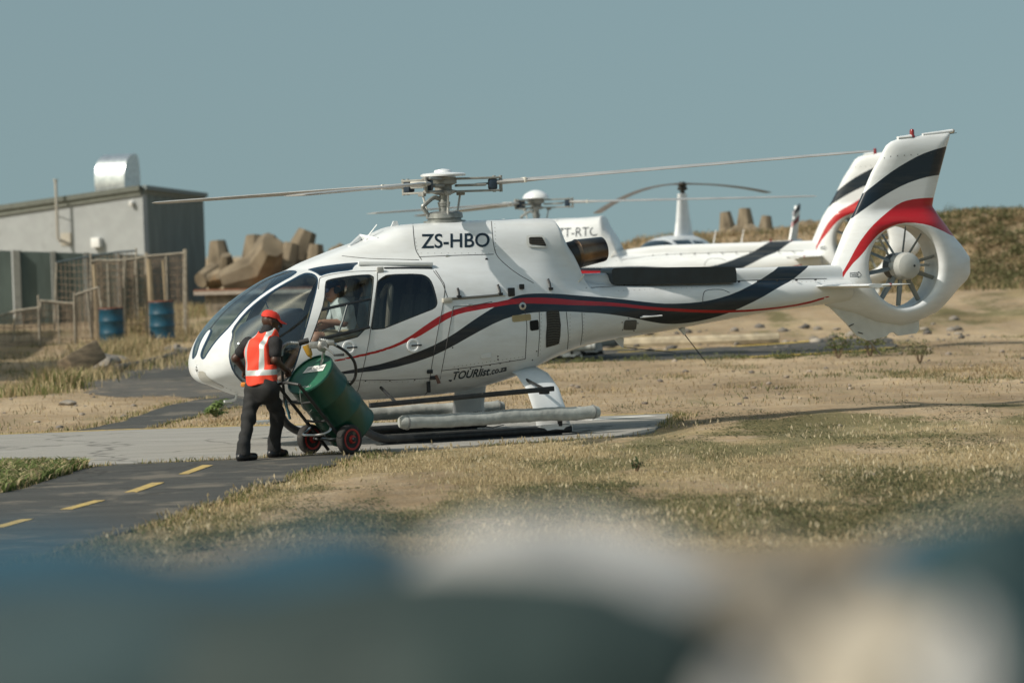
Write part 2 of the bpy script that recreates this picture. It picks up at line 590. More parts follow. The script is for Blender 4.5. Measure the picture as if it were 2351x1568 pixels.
# ------------------------------------------------------------------ the sheet of ground
def ground_mat():
    m = bpy.data.materials.new('dry_ground'); m.use_nodes = True
    n = m.node_tree; b = n.nodes['Principled BSDF']; b.inputs['Roughness'].default_value = .95; b.inputs['Specular IOR Level'].default_value = .15
    tc = n.nodes.new('ShaderNodeTexCoord')
    def noise(s, d, v=None, st=None):
        t = n.nodes.new('ShaderNodeTexNoise'); t.inputs['Scale'].default_value = s; t.inputs['Detail'].default_value = d; t.inputs['Roughness'].default_value = .62
        src = tc.outputs['Object']
        if st:
            mp = n.nodes.new('ShaderNodeMapping'); mp.inputs['Scale'].default_value = st; n.links.new(src, mp.inputs[0]); src = mp.outputs[0]
        n.links.new(src, t.inputs['Vector']); return t.outputs['Fac']
    def ramp(src, a, ca, c, cc, mid=None):
        r = n.nodes.new('ShaderNodeValToRGB'); r.color_ramp.elements[0].position = a; r.color_ramp.elements[0].color = (*ca, 1)
        r.color_ramp.elements[1].position = c; r.color_ramp.elements[1].color = (*cc, 1)
        if mid:
            e = r.color_ramp.elements.new(mid[0]); e.color = (*mid[1], 1)
        n.links.new(src, r.inputs[0]); return r.outputs[0]
    def mix(f, a, c):
        x = n.nodes.new('ShaderNodeMix'); x.data_type = 'RGBA'; n.links.new(f, x.inputs['Factor']); n.links.new(a, x.inputs['A']); n.links.new(c, x.inputs['B']); return x.outputs['Result']
    sand = ramp(noise(1.3, 9), .3, (.31, .225, .138), .72, (.50, .40, .275), (.5, (.41, .31, .198)))
    peb = ramp(noise(26, 5), .42, (.27, .215, .15), .62, (.49, .41, .31))
    sand = mix(ramp(noise(3.1, 6), .38, (0, 0, 0), .62, (.75, .75, .75)), sand, peb)
    straw = ramp(noise(14, 8, st=(1, .5, 1)), .3, (.24, .185, .10), .7, (.44, .36, .215))
    grn = ramp(noise(19, 8), .3, (.07, .075, .032), .7, (.19, .18, .085))
    av = n.nodes.new('ShaderNodeAttribute'); av.attribute_name = 'veg'
    ag = n.nodes.new('ShaderNodeAttribute'); ag.attribute_name = 'green'
    ad = n.nodes.new('ShaderNodeMath'); ad.operation = 'MULTIPLY_ADD'; ad.inputs[1].default_value = .8; n.links.new(noise(7, 6), ad.inputs[0])
    sb = n.nodes.new('ShaderNodeMath'); sb.operation = 'SUBTRACT'; sb.inputs[1].default_value = .4
    n.links.new(av.outputs['Fac'], ad.inputs[2]); n.links.new(ad.outputs[0], sb.inputs[0])
    vf = ramp(sb.outputs[0], .38, (0, 0, 0), .62, (.9, .9, .9))
    ad2 = n.nodes.new('ShaderNodeMath'); ad2.operation = 'MULTIPLY_ADD'; ad2.inputs[1].default_value = .7; n.links.new(noise(4, 6), ad2.inputs[0]); n.links.new(ag.outputs['Fac'], ad2.inputs[2])
    gf = ramp(ad2.outputs[0], .72, (0, 0, 0), .98, (.85, .85, .85))
    # broad drifts: pale blown sand, darker trodden soil, greyish straw
    full = mix(vf, sand, mix(gf, straw, grn))
    drift = ramp(noise(.32, 6, st=(1, .42, 1)), .36, (.66, .63, .58), .64, (1.18, 1.16, 1.12))
    mm = n.nodes.new('ShaderNodeMix'); mm.data_type = 'RGBA'; mm.blend_type = 'MULTIPLY'; mm.inputs['Factor'].default_value = 1.0
    n.links.new(full, mm.inputs['A']); n.links.new(drift, mm.inputs['B'])
    thin = ramp(noise(.9, 7, st=(1, .22, 1)), .56, (0, 0, 0), .66, (.65, .65, .65))
    lit = n.nodes.new('ShaderNodeRGB'); lit.outputs[0].default_value = (.23, .20, .115, 1)
    n.links.new(mix(thin, mm.outputs['Result'], lit.outputs[0]), b.inputs['Base Color'])
    bp = n.nodes.new('ShaderNodeBump'); bp.inputs['Strength'].default_value = .8; bp.inputs['Distance'].default_value = .05
    n.links.new(noise(22, 9), bp.inputs['Height']); n.links.new(bp.outputs[0], b.inputs['Normal'])
    return m
GROUND = ground_mat()
gxs = np.concatenate([[-2500, -900, -300, -120, -60, -35, -24], np.arange(-17, 19, .28), [24, 35, 60, 120, 300, 900, 2500]])
gys = np.concatenate([[-400, -150, -80, -60], np.arange(-50, 60, .28), [64, 70, 80, 100, 150, 300, 800, 2500, 4000]])
XX, YY = np.meshgrid(gxs, gys, indexing='ij')
ZZ = ground_h(XX.ravel(), YY.ravel())
far = np.hypot(XX.ravel(), YY.ravel())
ZZ = np.where(YY.ravel() > 75, ZZ * np.clip(1 - (YY.ravel() - 75) / 60, 0, 1) - np.clip((YY.ravel() - 75) / 60, 0, 1) * 1.0, ZZ)
GP = np.stack([XX.ravel(), YY.ravel(), ZZ], 1)
nx_, ny_ = XX.shape
ii = np.arange(nx_ * ny_).reshape(nx_, ny_)
GF = np.stack([ii[:-1, :-1].ravel(), ii[1:, :-1].ravel(), ii[1:, 1:].ravel(), ii[:-1, 1:].ravel()], 1)
gro = obj('ground', GP, GF, GROUND, smooth=True, kind='structure', label='dry sandy ground with straw and patchy green weeds')
for nm, fn in (('veg', veg), ('green', green)):
    a = gro.data.attributes.new(nm, 'FLOAT', 'POINT'); a.data.foreach_set('value', fn(GP[:, 0], GP[:, 1]).astype(np.float32))

# ------------------------------------------------------------------ paved sheets and their markings
def paving_mat(name, lo, hi, spots, streak=(1, 1, 1), bump=.5, crack=.7):
    m = bpy.data.materials.new(name); m.use_nodes = True
    n = m.node_tree; b = n.nodes['Principled BSDF']; b.inputs['Roughness'].default_value = .88; b.inputs['Specular IOR Level'].default_value = .3
    tc = n.nodes.new('ShaderNodeTexCoord'); mp = n.nodes.new('ShaderNodeMapping'); mp.inputs['Scale'].default_value = streak
    n.links.new(tc.outputs['Object'], mp.inputs[0])
    def tex(s, d, src):
        t = n.nodes.new('ShaderNodeTexNoise'); t.inputs['Scale'].default_value = s; t.inputs['Detail'].default_value = d; t.inputs['Roughness'].default_value = .65; n.links.new(src, t.inputs['Vector']); return t.outputs['Fac']
    def ramp(src, a, ca, c, cc):
        r = n.nodes.new('ShaderNodeValToRGB'); r.color_ramp.elements[0].position = a; r.color_ramp.elements[0].color = (*ca, 1); r.color_ramp.elements[1].position = c; r.color_ramp.elements[1].color = (*cc, 1); n.links.new(src, r.inputs[0]); return r.outputs[0]
    base = ramp(tex(1.1, 9, mp.outputs[0]), .3, lo, .7, hi)
    grain = ramp(tex(70, 3, tc.outputs['Object']), .3, (.62, .62, .62), .7, (1.25, 1.25, 1.25))
    mx = n.nodes.new('ShaderNodeMix'); mx.data_type = 'RGBA'; mx.blend_type = 'MULTIPLY'; mx.inputs['Factor'].default_value = .8
    n.links.new(base, mx.inputs['A']); n.links.new(grain, mx.inputs['B'])
    m2 = n.nodes.new('ShaderNodeMix'); m2.data_type = 'RGBA'; m2.inputs['B'].default_value = (*spots[0], 1)
    n.links.new(ramp(tex(spots[1], 7, tc.outputs['Object']), spots[2], (0, 0, 0), spots[2] + .08, (spots[3],) * 3), m2.inputs['Factor']); n.links.new(mx.outputs['Result'], m2.inputs['A'])
    # fine wandering cracks
    nz = n.nodes.new('ShaderNodeTexNoise'); nz.inputs['Scale'].default_value = 1.4; nz.inputs['Detail'].default_value = 6; n.links.new(tc.outputs['Object'], nz.inputs['Vector'])
    av = n.nodes.new('ShaderNodeMix'); av.data_type = 'VECTOR'; av.inputs['Factor'].default_value = .45
    n.links.new(tc.outputs['Object'], av.inputs[4]); n.links.new(nz.outputs['Color'], av.inputs[5])
    vo = n.nodes.new('ShaderNodeTexVoronoi'); vo.feature = 'DISTANCE_TO_EDGE'; vo.inputs['Scale'].default_value = crack; n.links.new(av.outputs[1], vo.inputs['Vector'])
    ck = ramp(vo.outputs['Distance'], .004, (.55, .55, .55), .014, (0, 0, 0))
    m3 = n.nodes.new('ShaderNodeMix'); m3.data_type = 'RGBA'; m3.inputs['B'].default_value = (.03, .028, .024, 1)
    n.links.new(ck, m3.inputs['Factor']); n.links.new(m2.outputs['Result'], m3.inputs['A'])
    n.links.new(m3.outputs['Result'], b.inputs['Base Color'])
    bp = n.nodes.new('ShaderNodeBump'); bp.inputs['Strength'].default_value = bump; bp.inputs['Distance'].default_value = .01
    n.links.new(tex(120, 3, tc.outputs['Object']), bp.inputs['Height']); n.links.new(bp.outputs[0], b.inputs['Normal'])
    return m
CONC = paving_mat('pad_concrete', (.27, .26, .235), (.36, .345, .315), ((.21, .20, .175), 1.7, .62, .7), (.35, 2.2, 1))
ASPH = paving_mat('old_asphalt', (.052, .053, .050), (.084, .083, .076), ((.17, .15, .12), .9, .53, .75), (.3, 2.2, 1))
ASPY = paving_mat('worn_asphalt', (.085, .083, .076), (.14, .13, .112), ((.33, .26, .18), 1.5, .56, .8), (.5, 1.3, 1), .9)
YEL = M('yellow_marking', (.50, .36, .10), .8, col2=(.40, .29, .12), vscale=9, dirt=((.13, .12, .10), 11, .57))
def sheet(name, pl, z, mat, label, parent=None, thick=.03):
    """flat paving: top face and a thin edge"""
    mb = MB().prism([(p[0], p[1], z - thick) for p in pl], (0, 0, thick))
    return mb.build(name, mat, parent, auto=None if False else 30, **({} if parent else dict(kind='structure', label=label)))
pad = sheet('concrete_pad', PAD, .014, CONC, 'pale concrete landing pad under the refuelled helicopter')
taxi = sheet('taxiway', TAXI, .010, ASPH, 'dark asphalt taxiway with yellow dashes in the left foreground')
yard = sheet('yard', YARD, .006, ASPY, 'worn asphalt yard beyond the helicopter nose')
lane = sheet('lane', LANE, .010, ASPH, 'narrow asphalt lane curving past the leafy plant')
back = sheet('back_taxiway', BACKTAXI, .012, ASPH, 'far asphalt taxiway with yellow edge lines')
def strip_on(q, wdt, z, name, mat, parent, th=.004):
    p = onz(A(q, float))[:, :2]
    out = []
    for i in range(len(p)):
        d = p[min(i + 1, len(p) - 1)] - p[max(i - 1, 0)]; d = d / np.linalg.norm(d); nrm = A((-d[1], d[0]))
        out.append((p[i] + nrm * wdt / 2, p[i] - nrm * wdt / 2))
    poly = [o[0] for o in out] + [o[1] for o in out][::-1]
    return MB().prism([(a[0], a[1], z) for a in poly], (0, 0, th)).build(name, mat, parent)
DZ = lambda x, y: (x * .2604, 795.9 + y * .2604)
for pts in ([(1578, 1132), (1665, 1130), (1880, 1055), (1790, 1053)], [(1100, 1294), (1210, 1292), (1450, 1208), (1345, 1208)], [(530, 1446), (640, 1443), (928, 1366), (830, 1366)], [(-90, 1606), (40, 1600), (300, 1528), (180, 1533)]):
    p = onz(A([DZ(*v) for v in pts]))
    MB().prism([(a[0], a[1], .0115) for a in p], (0, 0, .004)).build('lane_dash', YEL, taxi)
strip_on([(-200, 1006.5), (0, 999.5), (290, 988.5), (555, 980.5), (760, 976.5)], .13, .0155, 'edge_line', YEL, pad)
strip_on([(1180, 963.5), (1300, 960), (1528, 951)], .13, .0155, 'edge_line', YEL, pad)
strip_on([(1345, 967), (1440, 961), (1500, 957.5)], .30, .0155, 'pad_marking', M('white_marking', (.62, .61, .57), .7, var=.1), pad)
for q in ([(1420, 810), (1520, 806), (1610, 801)], [(1690, 797), (1800, 790), (1900, 781), (1990, 773)], [(1700, 822), (1800, 817), (1880, 813)], [(1900, 811), (1985, 806), (2045, 799)], [(1450, 831), (1600, 828)]):
    strip_on(q, .30, .0135, 'edge_line', M('yellow_edge', (.58, .40, .06), .7, dirt=((.18, .15, .1), 9, .6), var=.1), back)
# kerb beam along the far taxiway
p = onz(A([(1385, 803), (1480, 800), (1600, 797), (1700, 793.5), (1790, 790)], float))
MB().tube([(a[0], a[1] + .4, .10) for a in p], .13, 10, flat=1.0).build('kerb', M('kerb_concrete', (.40, .34, .24), .9, var=.2, vscale=5, bump=.3), kind='structure', label='pale rounded kerb beside the far taxiway')

# ------------------------------------------------------------------ helicopter: place and local frame (x aft, y far side, z up)
YAW = math.radians(26)
HX = A((math.cos(YAW), math.sin(YAW), 0)); HY = A((-math.sin(YAW), math.cos(YAW), 0))
HO = A((ony([1013, 440], 0.0)[0], 0, 0))
def l2w(p):
    p = np.asarray(p, float)
    return HO + p[..., 0:1] * HX + p[..., 1:2] * HY + p[..., 2:3] * A((0, 0, 1.0))
def hq(q, ly=0.0):
    d = rd(q); c = CAM - HO
    t = (ly - c @ HY) / (d @ HY)[..., None]
    P = c + t * d
    return np.stack([P @ HX, P @ HY, P[..., 2]], -1)
def side_px(P):
    """picture position of a point of the camera-side half (the far half is its mirror image)"""
    return proj(l2w(np.stack([P[:, 0], -np.abs(P[:, 1]), P[:, 2]], 1)))

W_PAINT = (0.69, 0.715, 0.725)
def paint_mat():
    m = bpy.data.materials.new('aircraft_paint'); m.use_nodes = True
    n = m.node_tree; b = n.nodes['Principled BSDF']
    b.inputs['Roughness'].default_value = 0.34
    b.inputs['Coat Weight'].default_value = 0.35; b.inputs['Coat Roughness'].default_value = 0.05; b.inputs['Specular IOR Level'].default_value = 0.3
    tc = n.nodes.new('ShaderNodeTexCoord')
    tx = n.nodes.new('ShaderNodeTexNoise'); tx.inputs['Scale'].default_value = 2.2; tx.inputs['Detail'].default_value = 9; tx.inputs['Roughness'].default_value = 0.65
    mp = n.nodes.new('ShaderNodeMapping'); mp.inputs['Scale'].default_value = (0.7, 1, 2.2)
    n.links.new(tc.outputs['Object'], mp.inputs[0]); n.links.new(mp.outputs[0], tx.inputs['Vector'])
    rp = n.nodes.new('ShaderNodeValToRGB')
    rp.color_ramp.elements[0].position = 0.3; rp.color_ramp.elements[1].position = 0.55
    rp.color_ramp.elements[0].color = (0.61, 0.625, 0.62, 1); rp.color_ramp.elements[1].color = (*W_PAINT, 1)
    n.links.new(tx.outputs['Fac'], rp.inputs[0])
    prev = rp.outputs[0]
    for att, col in (('d_dark', (0.008, 0.016, 0.026, 1)), ('d_red', (0.38, 0.010, 0.014, 1))):
        a = n.nodes.new('ShaderNodeAttribute'); a.attribute_name = att
        lt = n.nodes.new('ShaderNodeMapRange'); lt.inputs['From Min'].default_value = -0.3; lt.inputs['From Max'].default_value = 0.3
        lt.inputs['To Min'].default_value = 1; lt.inputs['To Max'].default_value = 0
        mx = n.nodes.new('ShaderNodeMix'); mx.data_type = 'RGBA'; mx.inputs['B'].default_value = col
        n.links.new(a.outputs['Fac'], lt.inputs[0]); n.links.new(lt.outputs[0], mx.inputs['Factor']); n.links.new(prev, mx.inputs['A'])
        prev = mx.outputs['Result']
    # dust thrown up on the belly and streaks running back
    sp = n.nodes.new('ShaderNodeSeparateXYZ'); n.links.new(tc.outputs['Object'], sp.inputs[0])
    hz = n.nodes.new('ShaderNodeMapRange'); hz.inputs['From Min'].default_value = 0.5; hz.inputs['From Max'].default_value = 0.95; hz.inputs['To Min'].default_value = 0.75; hz.inputs['To Max'].default_value = 0.0
    n.links.new(sp.outputs['Z'], hz.inputs[0])
    m4 = n.nodes.new('ShaderNodeMapping'); m4.inputs['Scale'].default_value = (1.2, 1, 9)
    t4 = n.nodes.new('ShaderNodeTexNoise'); t4.inputs['Scale'].default_value = 2.0; t4.inputs['Detail'].default_value = 8
    n.links.new(tc.outputs['Object'], m4.inputs[0]); n.links.new(m4.outputs[0], t4.inputs['Vector'])
    r4 = n.nodes.new('ShaderNodeMapRange'); r4.inputs['From Min'].default_value = 0.48; r4.inputs['From Max'].default_value = 0.75; r4.inputs['To Max'].default_value = 0.55
    n.links.new(t4.outputs['Fac'], r4.inputs[0])
    ml = n.nodes.new('ShaderNodeMath'); ml.operation = 'MULTIPLY_ADD'; ml.inputs[2].default_value = 0.0; ml.use_clamp = True
    ad4 = n.nodes.new('ShaderNodeMath'); ad4.operation = 'ADD'; ad4.inputs[1].default_value = 0.14
    n.links.new(hz.outputs[0], ad4.inputs[0]); n.links.new(ad4.outputs[0], ml.inputs[0]); n.links.new(r4.outputs[0], ml.inputs[1])
    mg = n.nodes.new('ShaderNodeMix'); mg.data_type = 'RGBA'; mg.inputs['B'].default_value = (0.26, 0.22, 0.16, 1)
    n.links.new(ml.outputs[0], mg.inputs['Factor']); n.links.new(prev, mg.inputs['A'])
    prev = mg.outputs['Result']
    n.links.new(prev, b.inputs['Base Color'])
    rr = n.nodes.new('ShaderNodeMapRange'); rr.inputs['To Min'].default_value = 0.42; rr.inputs['To Max'].default_value = 0.28
    n.links.new(tx.outputs['Fac'], rr.inputs[0]); n.links.new(rr.outputs[0], b.inputs['Roughness'])
    bp = n.nodes.new('ShaderNodeBump'); bp.inputs['Strength'].default_value = 0.06; bp.inputs['Distance'].default_value = 0.05
    t2 = n.nodes.new('ShaderNodeTexNoise'); t2.inputs['Scale'].default_value = 3.0; t2.inputs['Detail'].default_value = 2
    n.links.new(tc.outputs['Object'], t2.inputs['Vector']); n.links.new(t2.outputs['Fac'], bp.inputs['Height']); n.links.new(bp.outputs[0], b.inputs['Coat Normal'])
    return m
PAINT = paint_mat()
WHITE = M('white_paint', W_PAINT, 0.35, var=0.06, vscale=5, coat=0.5)
BLACK = M('black_rubber', (0.012, 0.014, 0.016), 0.55, var=0.3)
DARKP = M('dark_panel', (0.009, 0.018, 0.026), 0.35, var=0.25, coat=0.3)
GAP = M('panel_gap', (0.05, 0.05, 0.05), 0.8)
GREYM = M('grey_metal', (0.26, 0.27, 0.26), 0.45, 0.5, var=0.2, vscale=20)
ROTG = M('rotor_grey', (0.27, 0.27, 0.25), 0.5, 0.1, var=0.18, vscale=9)
STEEL = M('bright_steel', (0.55, 0.56, 0.56), 0.28, 0.9, var=0.15, vscale=25)
NAVY = M('navy_block', (0.015, 0.03, 0.05), 0.5, var=0.3)
DUCTW = M('duct_grey', (0.42, 0.43, 0.41), 0.4, var=0.08, vscale=7, coat=0.2)
LINING = M('cabin_lining', (0.17, 0.17, 0.16), 0.8, var=0.15)
SEATM = M('seat_leather', (0.13, 0.115, 0.10), 0.55, var=0.2, vscale=12, bump=0.1, bscale=90)
CANVAS = M('float_canvas', (0.36, 0.375, 0.355), 0.8, var=0.16, vscale=8, bump=0.35, bscale=22)
SKIDB = M('skid_black', (0.018, 0.02, 0.022), 0.5, var=0.35, vscale=14, dirt=((0.12, 0.11, 0.09), 30, 0.66))
G_FRONT = glass('windshield_glass', (0.70, 0.84, 0.92), 0.10)
G_TINT = glass('tinted_glass', (0.42, 0.47, 0.48), 0.06)
G_DOOR = glass('door_glass', (0.80, 0.84, 0.83), 0.05)
G_SKY = glass('skylight_glass', (0.05, 0.14, 0.22), 0.10)

# side profile of the body
zt_c = prof([(-3.17, .955), (-3.163, 1.03), (-3.14, 1.12), (-3.085, 1.25), (-2.981, 1.406), (-2.714, 1.661), (-2.501, 1.801), (-2.307, 1.904), (-2.165, 1.968), (-2.0, 2.025), (-1.75, 2.085), (-1.4, 2.13), (-1, 2.155), (0, 2.15), (.6, 2.09), (1.2, 1.95), (1.6, 1.82), (2.1, 1.745), (3, 1.715), (5.6, 1.70)])
zb_c = prof([(-3.17, .955), (-3.163, .885), (-3.14, .83), (-3.08, .78), (-2.971, .745), (-2.813, .68), (-2.628, .612), (-2.2, .55), (-1.6, .515), (-1.0, .492), (-.35, .505), (.055, .53), (.389, .585), (.639, .64), (.837, .70), (1.244, .855), (1.718, .99), (2.234, 1.063), (2.737, 1.112), (3.624, 1.218), (4.457, 1.312), (5.175, 1.368), (5.6, 1.40)])
hw_c = prof([(-3.17, .02), (-3.163, .17), (-3.14, .32), (-3.08, .48), (-2.96, .64), (-2.8, .765), (-2.5, .89), (-2.1, .97), (-1.6, .995), (-.4, .995), (.3, .965), (.8, .895), (1.2, .79), (1.6, .645), (2.0, .505), (2.5, .40), (3.2, .335), (4.2, .27), (5.6, .205)])
zc_c = prof([(-3.17, .955), (-3.1, 1.0), (-2.5, 1.10), (-1.5, 1.18), (0, 1.2), (1, 1.27), (1.7, 1.36), (2.5, 1.41), (5.6, 1.54)])
nu_c = prof([(-3.17, 2.0), (-2.6, 2.15), (-2.0, 2.6), (-1.3, 2.9), (.6, 2.8), (1.6, 2.3), (5.6, 2.1)])
zt_k = prof([(-2.2, 1.6), (-1.95, 1.98), (-1.835, 2.075), (-1.656, 2.157), (-1.416, 2.246), (-1.005, 2.372), (-.80, 2.46), (-.66, 2.505), (-.5, 2.524), (-.173, 2.535), (.385, 2.545), (1.31, 2.548), (1.36, 2.50), (1.40, 2.39), (1.46, 2.27), (1.54, 2.145), (1.60, 2.0), (1.64, 1.85)])
hw_k = prof([(-2.2, .1), (-1.835, .30), (-1.4, .40), (-1, .46), (-.5, .50), (0, .53), (1.0, .54), (1.35, .50), (1.64, .40)])
def loft_f(x, y, z, zt, zb, zc, hw, nu, nl, sc_=None):
    up = z > zc
    hz = np.maximum(np.where(up, zt - zc, zc - zb), 0.015)
    n = np.where(up, nu, nl)
    r = ((np.abs(y) / hw) ** n + (np.abs(z - zc) / hz) ** n) ** (1 / n)
    return (r - 1) * (np.maximum(np.minimum(hw, np.minimum(zt - zc, zc - zb)), 0.015) if sc_ is None else sc_)
def F_body(x, y, z):
    c = loft_f(x, y, z, zt_c(x), zb_c(x), zc_c(x), hw_c(x), nu_c(x), 2.35)
    c = np.maximum(c, -3.17 - x)
    k = loft_f(x, y, z, zt_k(x), 1.45, 1.85, hw_k(x), 3.6, 3.0, hw_k(x))
    k = smax(smax(k, x - 1.64, 0.05), -2.1 - x, 0.1)
    kk = 0.10 + 0.20 * sstep(x, -1.4, 0.2) - 0.17 * sstep(x, 0.9, 1.6)
    f = smin(c, k, kk)
    s = loft_f(x, y, z, 1.868 - 0.004 * (x - 1.8), 1.45, 1.62, 0.155 - 0.008 * (x - 1.5), 4.0, 3.0)
    s = np.maximum(s, np.maximum(1.4 - x, x - 5.55))
    f = smin(f, s, 0.035)
    return np.maximum(f, x - 5.50)

# paint: the two swooshes on body and boom, and those on the fin (outline points measured in the picture)
SW_DARK = chaikin([(770, 856), (818, 847), (888, 833), (980, 801), (1035, 772), (1090, 733), (1134, 705), (1168, 687), (1191, 677.4), (1218, 674), (1255, 673.7), (1286, 675), (1327, 678.5), (1411, 685), (1494, 695), (1536, 698), (1598, 695), (1640, 688), (1686, 674), (1735, 649.5), (1789, 614), (1795, 598), (1862, 598), (1856, 611.7), (1845, 622), (1818, 644), (1790, 658.5), (1745, 686), (1681, 716), (1640, 729.5), (1598, 739), (1556, 744), (1525, 743.7), (1494, 739), (1452, 729.5), (1411, 723), (1369, 718.5), (1347, 717.7), (1301, 715), (1237, 716), (1191, 722), (1145, 737), (1090, 766), (1035, 797.6), (980, 824), (888, 849), (818, 856), (770, 861)], 1)
SW_RED = chaikin([(740, 834), (761, 828), (818, 816), (888, 799), (934, 777.6), (985, 741), (1013, 723), (1050, 708), (1102, 698), (1134, 695), (1169, 687.5), (1200, 683.8), (1255, 683), (1327, 690), (1411, 695), (1494, 704.5), (1536, 707.6), (1608, 711.8), (1692, 712.8), (1775, 706.6), (1846, 695.8), (1905, 678), (1905, 683), (1846, 700.5), (1775, 711), (1692, 718), (1608, 718.5), (1494, 711.8), (1411, 702.6), (1327, 701.4), (1237, 696.8), (1181, 697.5), (1134, 705), (1102, 711), (1059, 719), (1031, 730), (1004, 747), (954, 777.6), (888, 805), (818, 822), (761, 831.6), (740, 837)], 1)
FIN_RED = chaikin([(1905, 672), (1925, 640), (1943, 612), (1968.6, 563), (1990, 533), (2011.6, 509.5), (2044, 481.6), (2065, 466.6), (2087, 459), (2119, 454.8), (2152, 454), (2170, 474), (2215, 550), (2187.7, 543), (2162, 529), (2130, 516), (2087, 510.6), (2054.5, 516), (2022, 533), (2001, 554.6), (1979.4, 584.7), (1951, 612), (1918, 666)], 1)
FIN_DARK = chaikin([(1948, 500), (1962, 455), (1979, 447), (2022, 413), (2054.5, 389), (2097.5, 363.5), (2130, 348.5), (2185, 333), (2180, 400), (2155, 402), (2119, 408.6), (2076, 423.7), (2033, 447.3), (2001, 468.7), (1968, 492), (1955, 503)], 1)
def paint_attr(me, P, dark, red):
    q = side_px(P)
    for nm, pl in (('d_dark', dark), ('d_red', red)):
        a = me.attributes.new(nm, 'FLOAT', 'POINT')
        a.data.foreach_set('value', poly_sdf(q, pl).astype(np.float32) if pl is not None else np.full(len(P), 99, np.float32))

heli = empty('helicopter', HO, YAW)
tag(heli, 'large white helicopter with red and black swooshes being refuelled on the pad', 'helicopter', 'helicopters parked at the airfield')

P0, T0 = surface(F_body, (-3.32, -1.06, 0.44), (5.56, 1.06, 2.62), 0.022)
N0 = vnormals(P0, T0)
if (N0[:, 2] * (P0[:, 2] - 1.2)).mean() < 0:
    T0 = T0[:, ::-1]; N0 = -N0
BODY_P, BODY_T, BODY_N = P0, T0, N0
BODY_Q = side_px(P0)
BVH = BVHTree.FromPolygons([Vector(p) for p in P0], T0.tolist())

def field_normals(P, e=.004):
    g = np.stack([F_body(*(P + e * np.eye(3)[k]).T) - F_body(*(P - e * np.eye(3)[k]).T) for k in range(3)], 1)
    return g / np.maximum(np.linalg.norm(g, axis=1, keepdims=True), 1e-9)
def painted(name, P, T, parent, dark=SW_DARK, red=SW_RED, label=None):
    P, T = compact(P, T)
    o = obj(name, P, T, PAINT, parent, smooth=True, label=label)
    if dark is SW_DARK:
        o.data.normals_split_custom_set_from_vertices([tuple(v) for v in field_normals(P)])
    paint_attr(o.data, P, dark, red)
    return o
rest_P, rest_T = P0, T0
def carve(poly, near_only=False, rnd=1, extra=None):
    """cut the region of an outline out of the remaining skin"""
    global rest_P, rest_T
    d = poly_sdf(side_px(rest_P), chaikin(poly, rnd) if rnd else poly)
    if extra is not None:
        d = np.maximum(d, extra(rest_P))
    rest_P, ti, to = split(rest_P, rest_T, d)
    rest_T = to
    return compact(rest_P, ti)
def inset(P, T, poly, px, rnd=1):
    d = poly_sdf(side_px(P), chaikin(poly, rnd) if rnd else poly) + px
    return split(P, T, d)

PL_SHIELD = [(464, 826), (459, 818), (462, 804), (470, 787), (478, 770), (484, 757), (474, 748), (470, 735), (500, 690), (540, 655), (600, 622), (643, 605), (656, 620), (686, 622), (674, 633), (649, 646.5), (621, 663), (588, 686.5), (557, 714.5), (528, 751), (511, 768), (493, 788), (476, 813), (470, 824)]
PL_SIDE = [(531, 757), (560, 719), (591, 691), (624, 667.5), (651, 651.5), (676, 638), (690, 630), (704, 625.5), (720, 628), (729, 636), (731, 646), (728, 664), (719, 700), (707, 745), (697, 776), (687, 815), (677, 846), (666, 868), (640, 886), (600, 893), (570, 888), (553, 877), (534, 854), (525, 826), (525, 794), (533, 772)]
PL_SKY = [(704, 619), (722, 614.5), (741, 611), (786, 605), (830, 602), (817, 608), (811, 615), (809, 621), (765, 626), (744, 631), (736, 635), (726, 627), (712, 621)]
PL_DOOR = [(730.5, 664), (733, 645), (738, 636), (748, 633), (765, 629.5), (811, 623.5), (866, 622), (866, 645), (861, 682), (848, 776), (836, 836), (827, 873), (760, 876), (690, 875), (670, 870), (680, 846), (690, 815), (700, 776), (722, 700)]
PL_DWIN = [(744, 691), (746, 648), (752, 642), (776, 637), (820, 631), (859, 629.5), (858, 655), (854, 688), (845, 768), (750, 794), (704, 803), (715, 774), (729.6, 734)]
PL_PDOOR = [(866, 622), (1000, 621), (1021, 660), (1009, 741), (987, 868), (827, 873), (836, 836), (848, 776), (861, 682), (866, 645)]
PL_PWIN = [(865, 646), (878, 636), (890, 629.5), (963, 628), (982, 634), (994, 650), (1004, 688), (1005, 698), (999, 709), (975, 718), (850, 768), (856, 728), (864, 673)]
PL_BAG = [(1041, 704), (1130, 690), (1200, 690), (1209, 741), (1206, 824), (1110, 839), (1014, 851)]
PL_ECOWL = [(1128, 480), (1320, 480), (1302, 625), (1266, 664), (1225, 648), (1180, 622), (1145, 590), (1133, 560)]
PL_TCOWL = [(948, 480), (1128, 480), (1133, 560), (1134, 588), (1060, 592), (985, 600), (962, 592), (950, 545)]

def front_glass(nm, poly, mat, px=3.0, rnd=1):
    P, T = carve(poly, rnd=rnd)
    P2, ti, to = inset(P, T, poly, px, rnd)
    return P2, ti, to
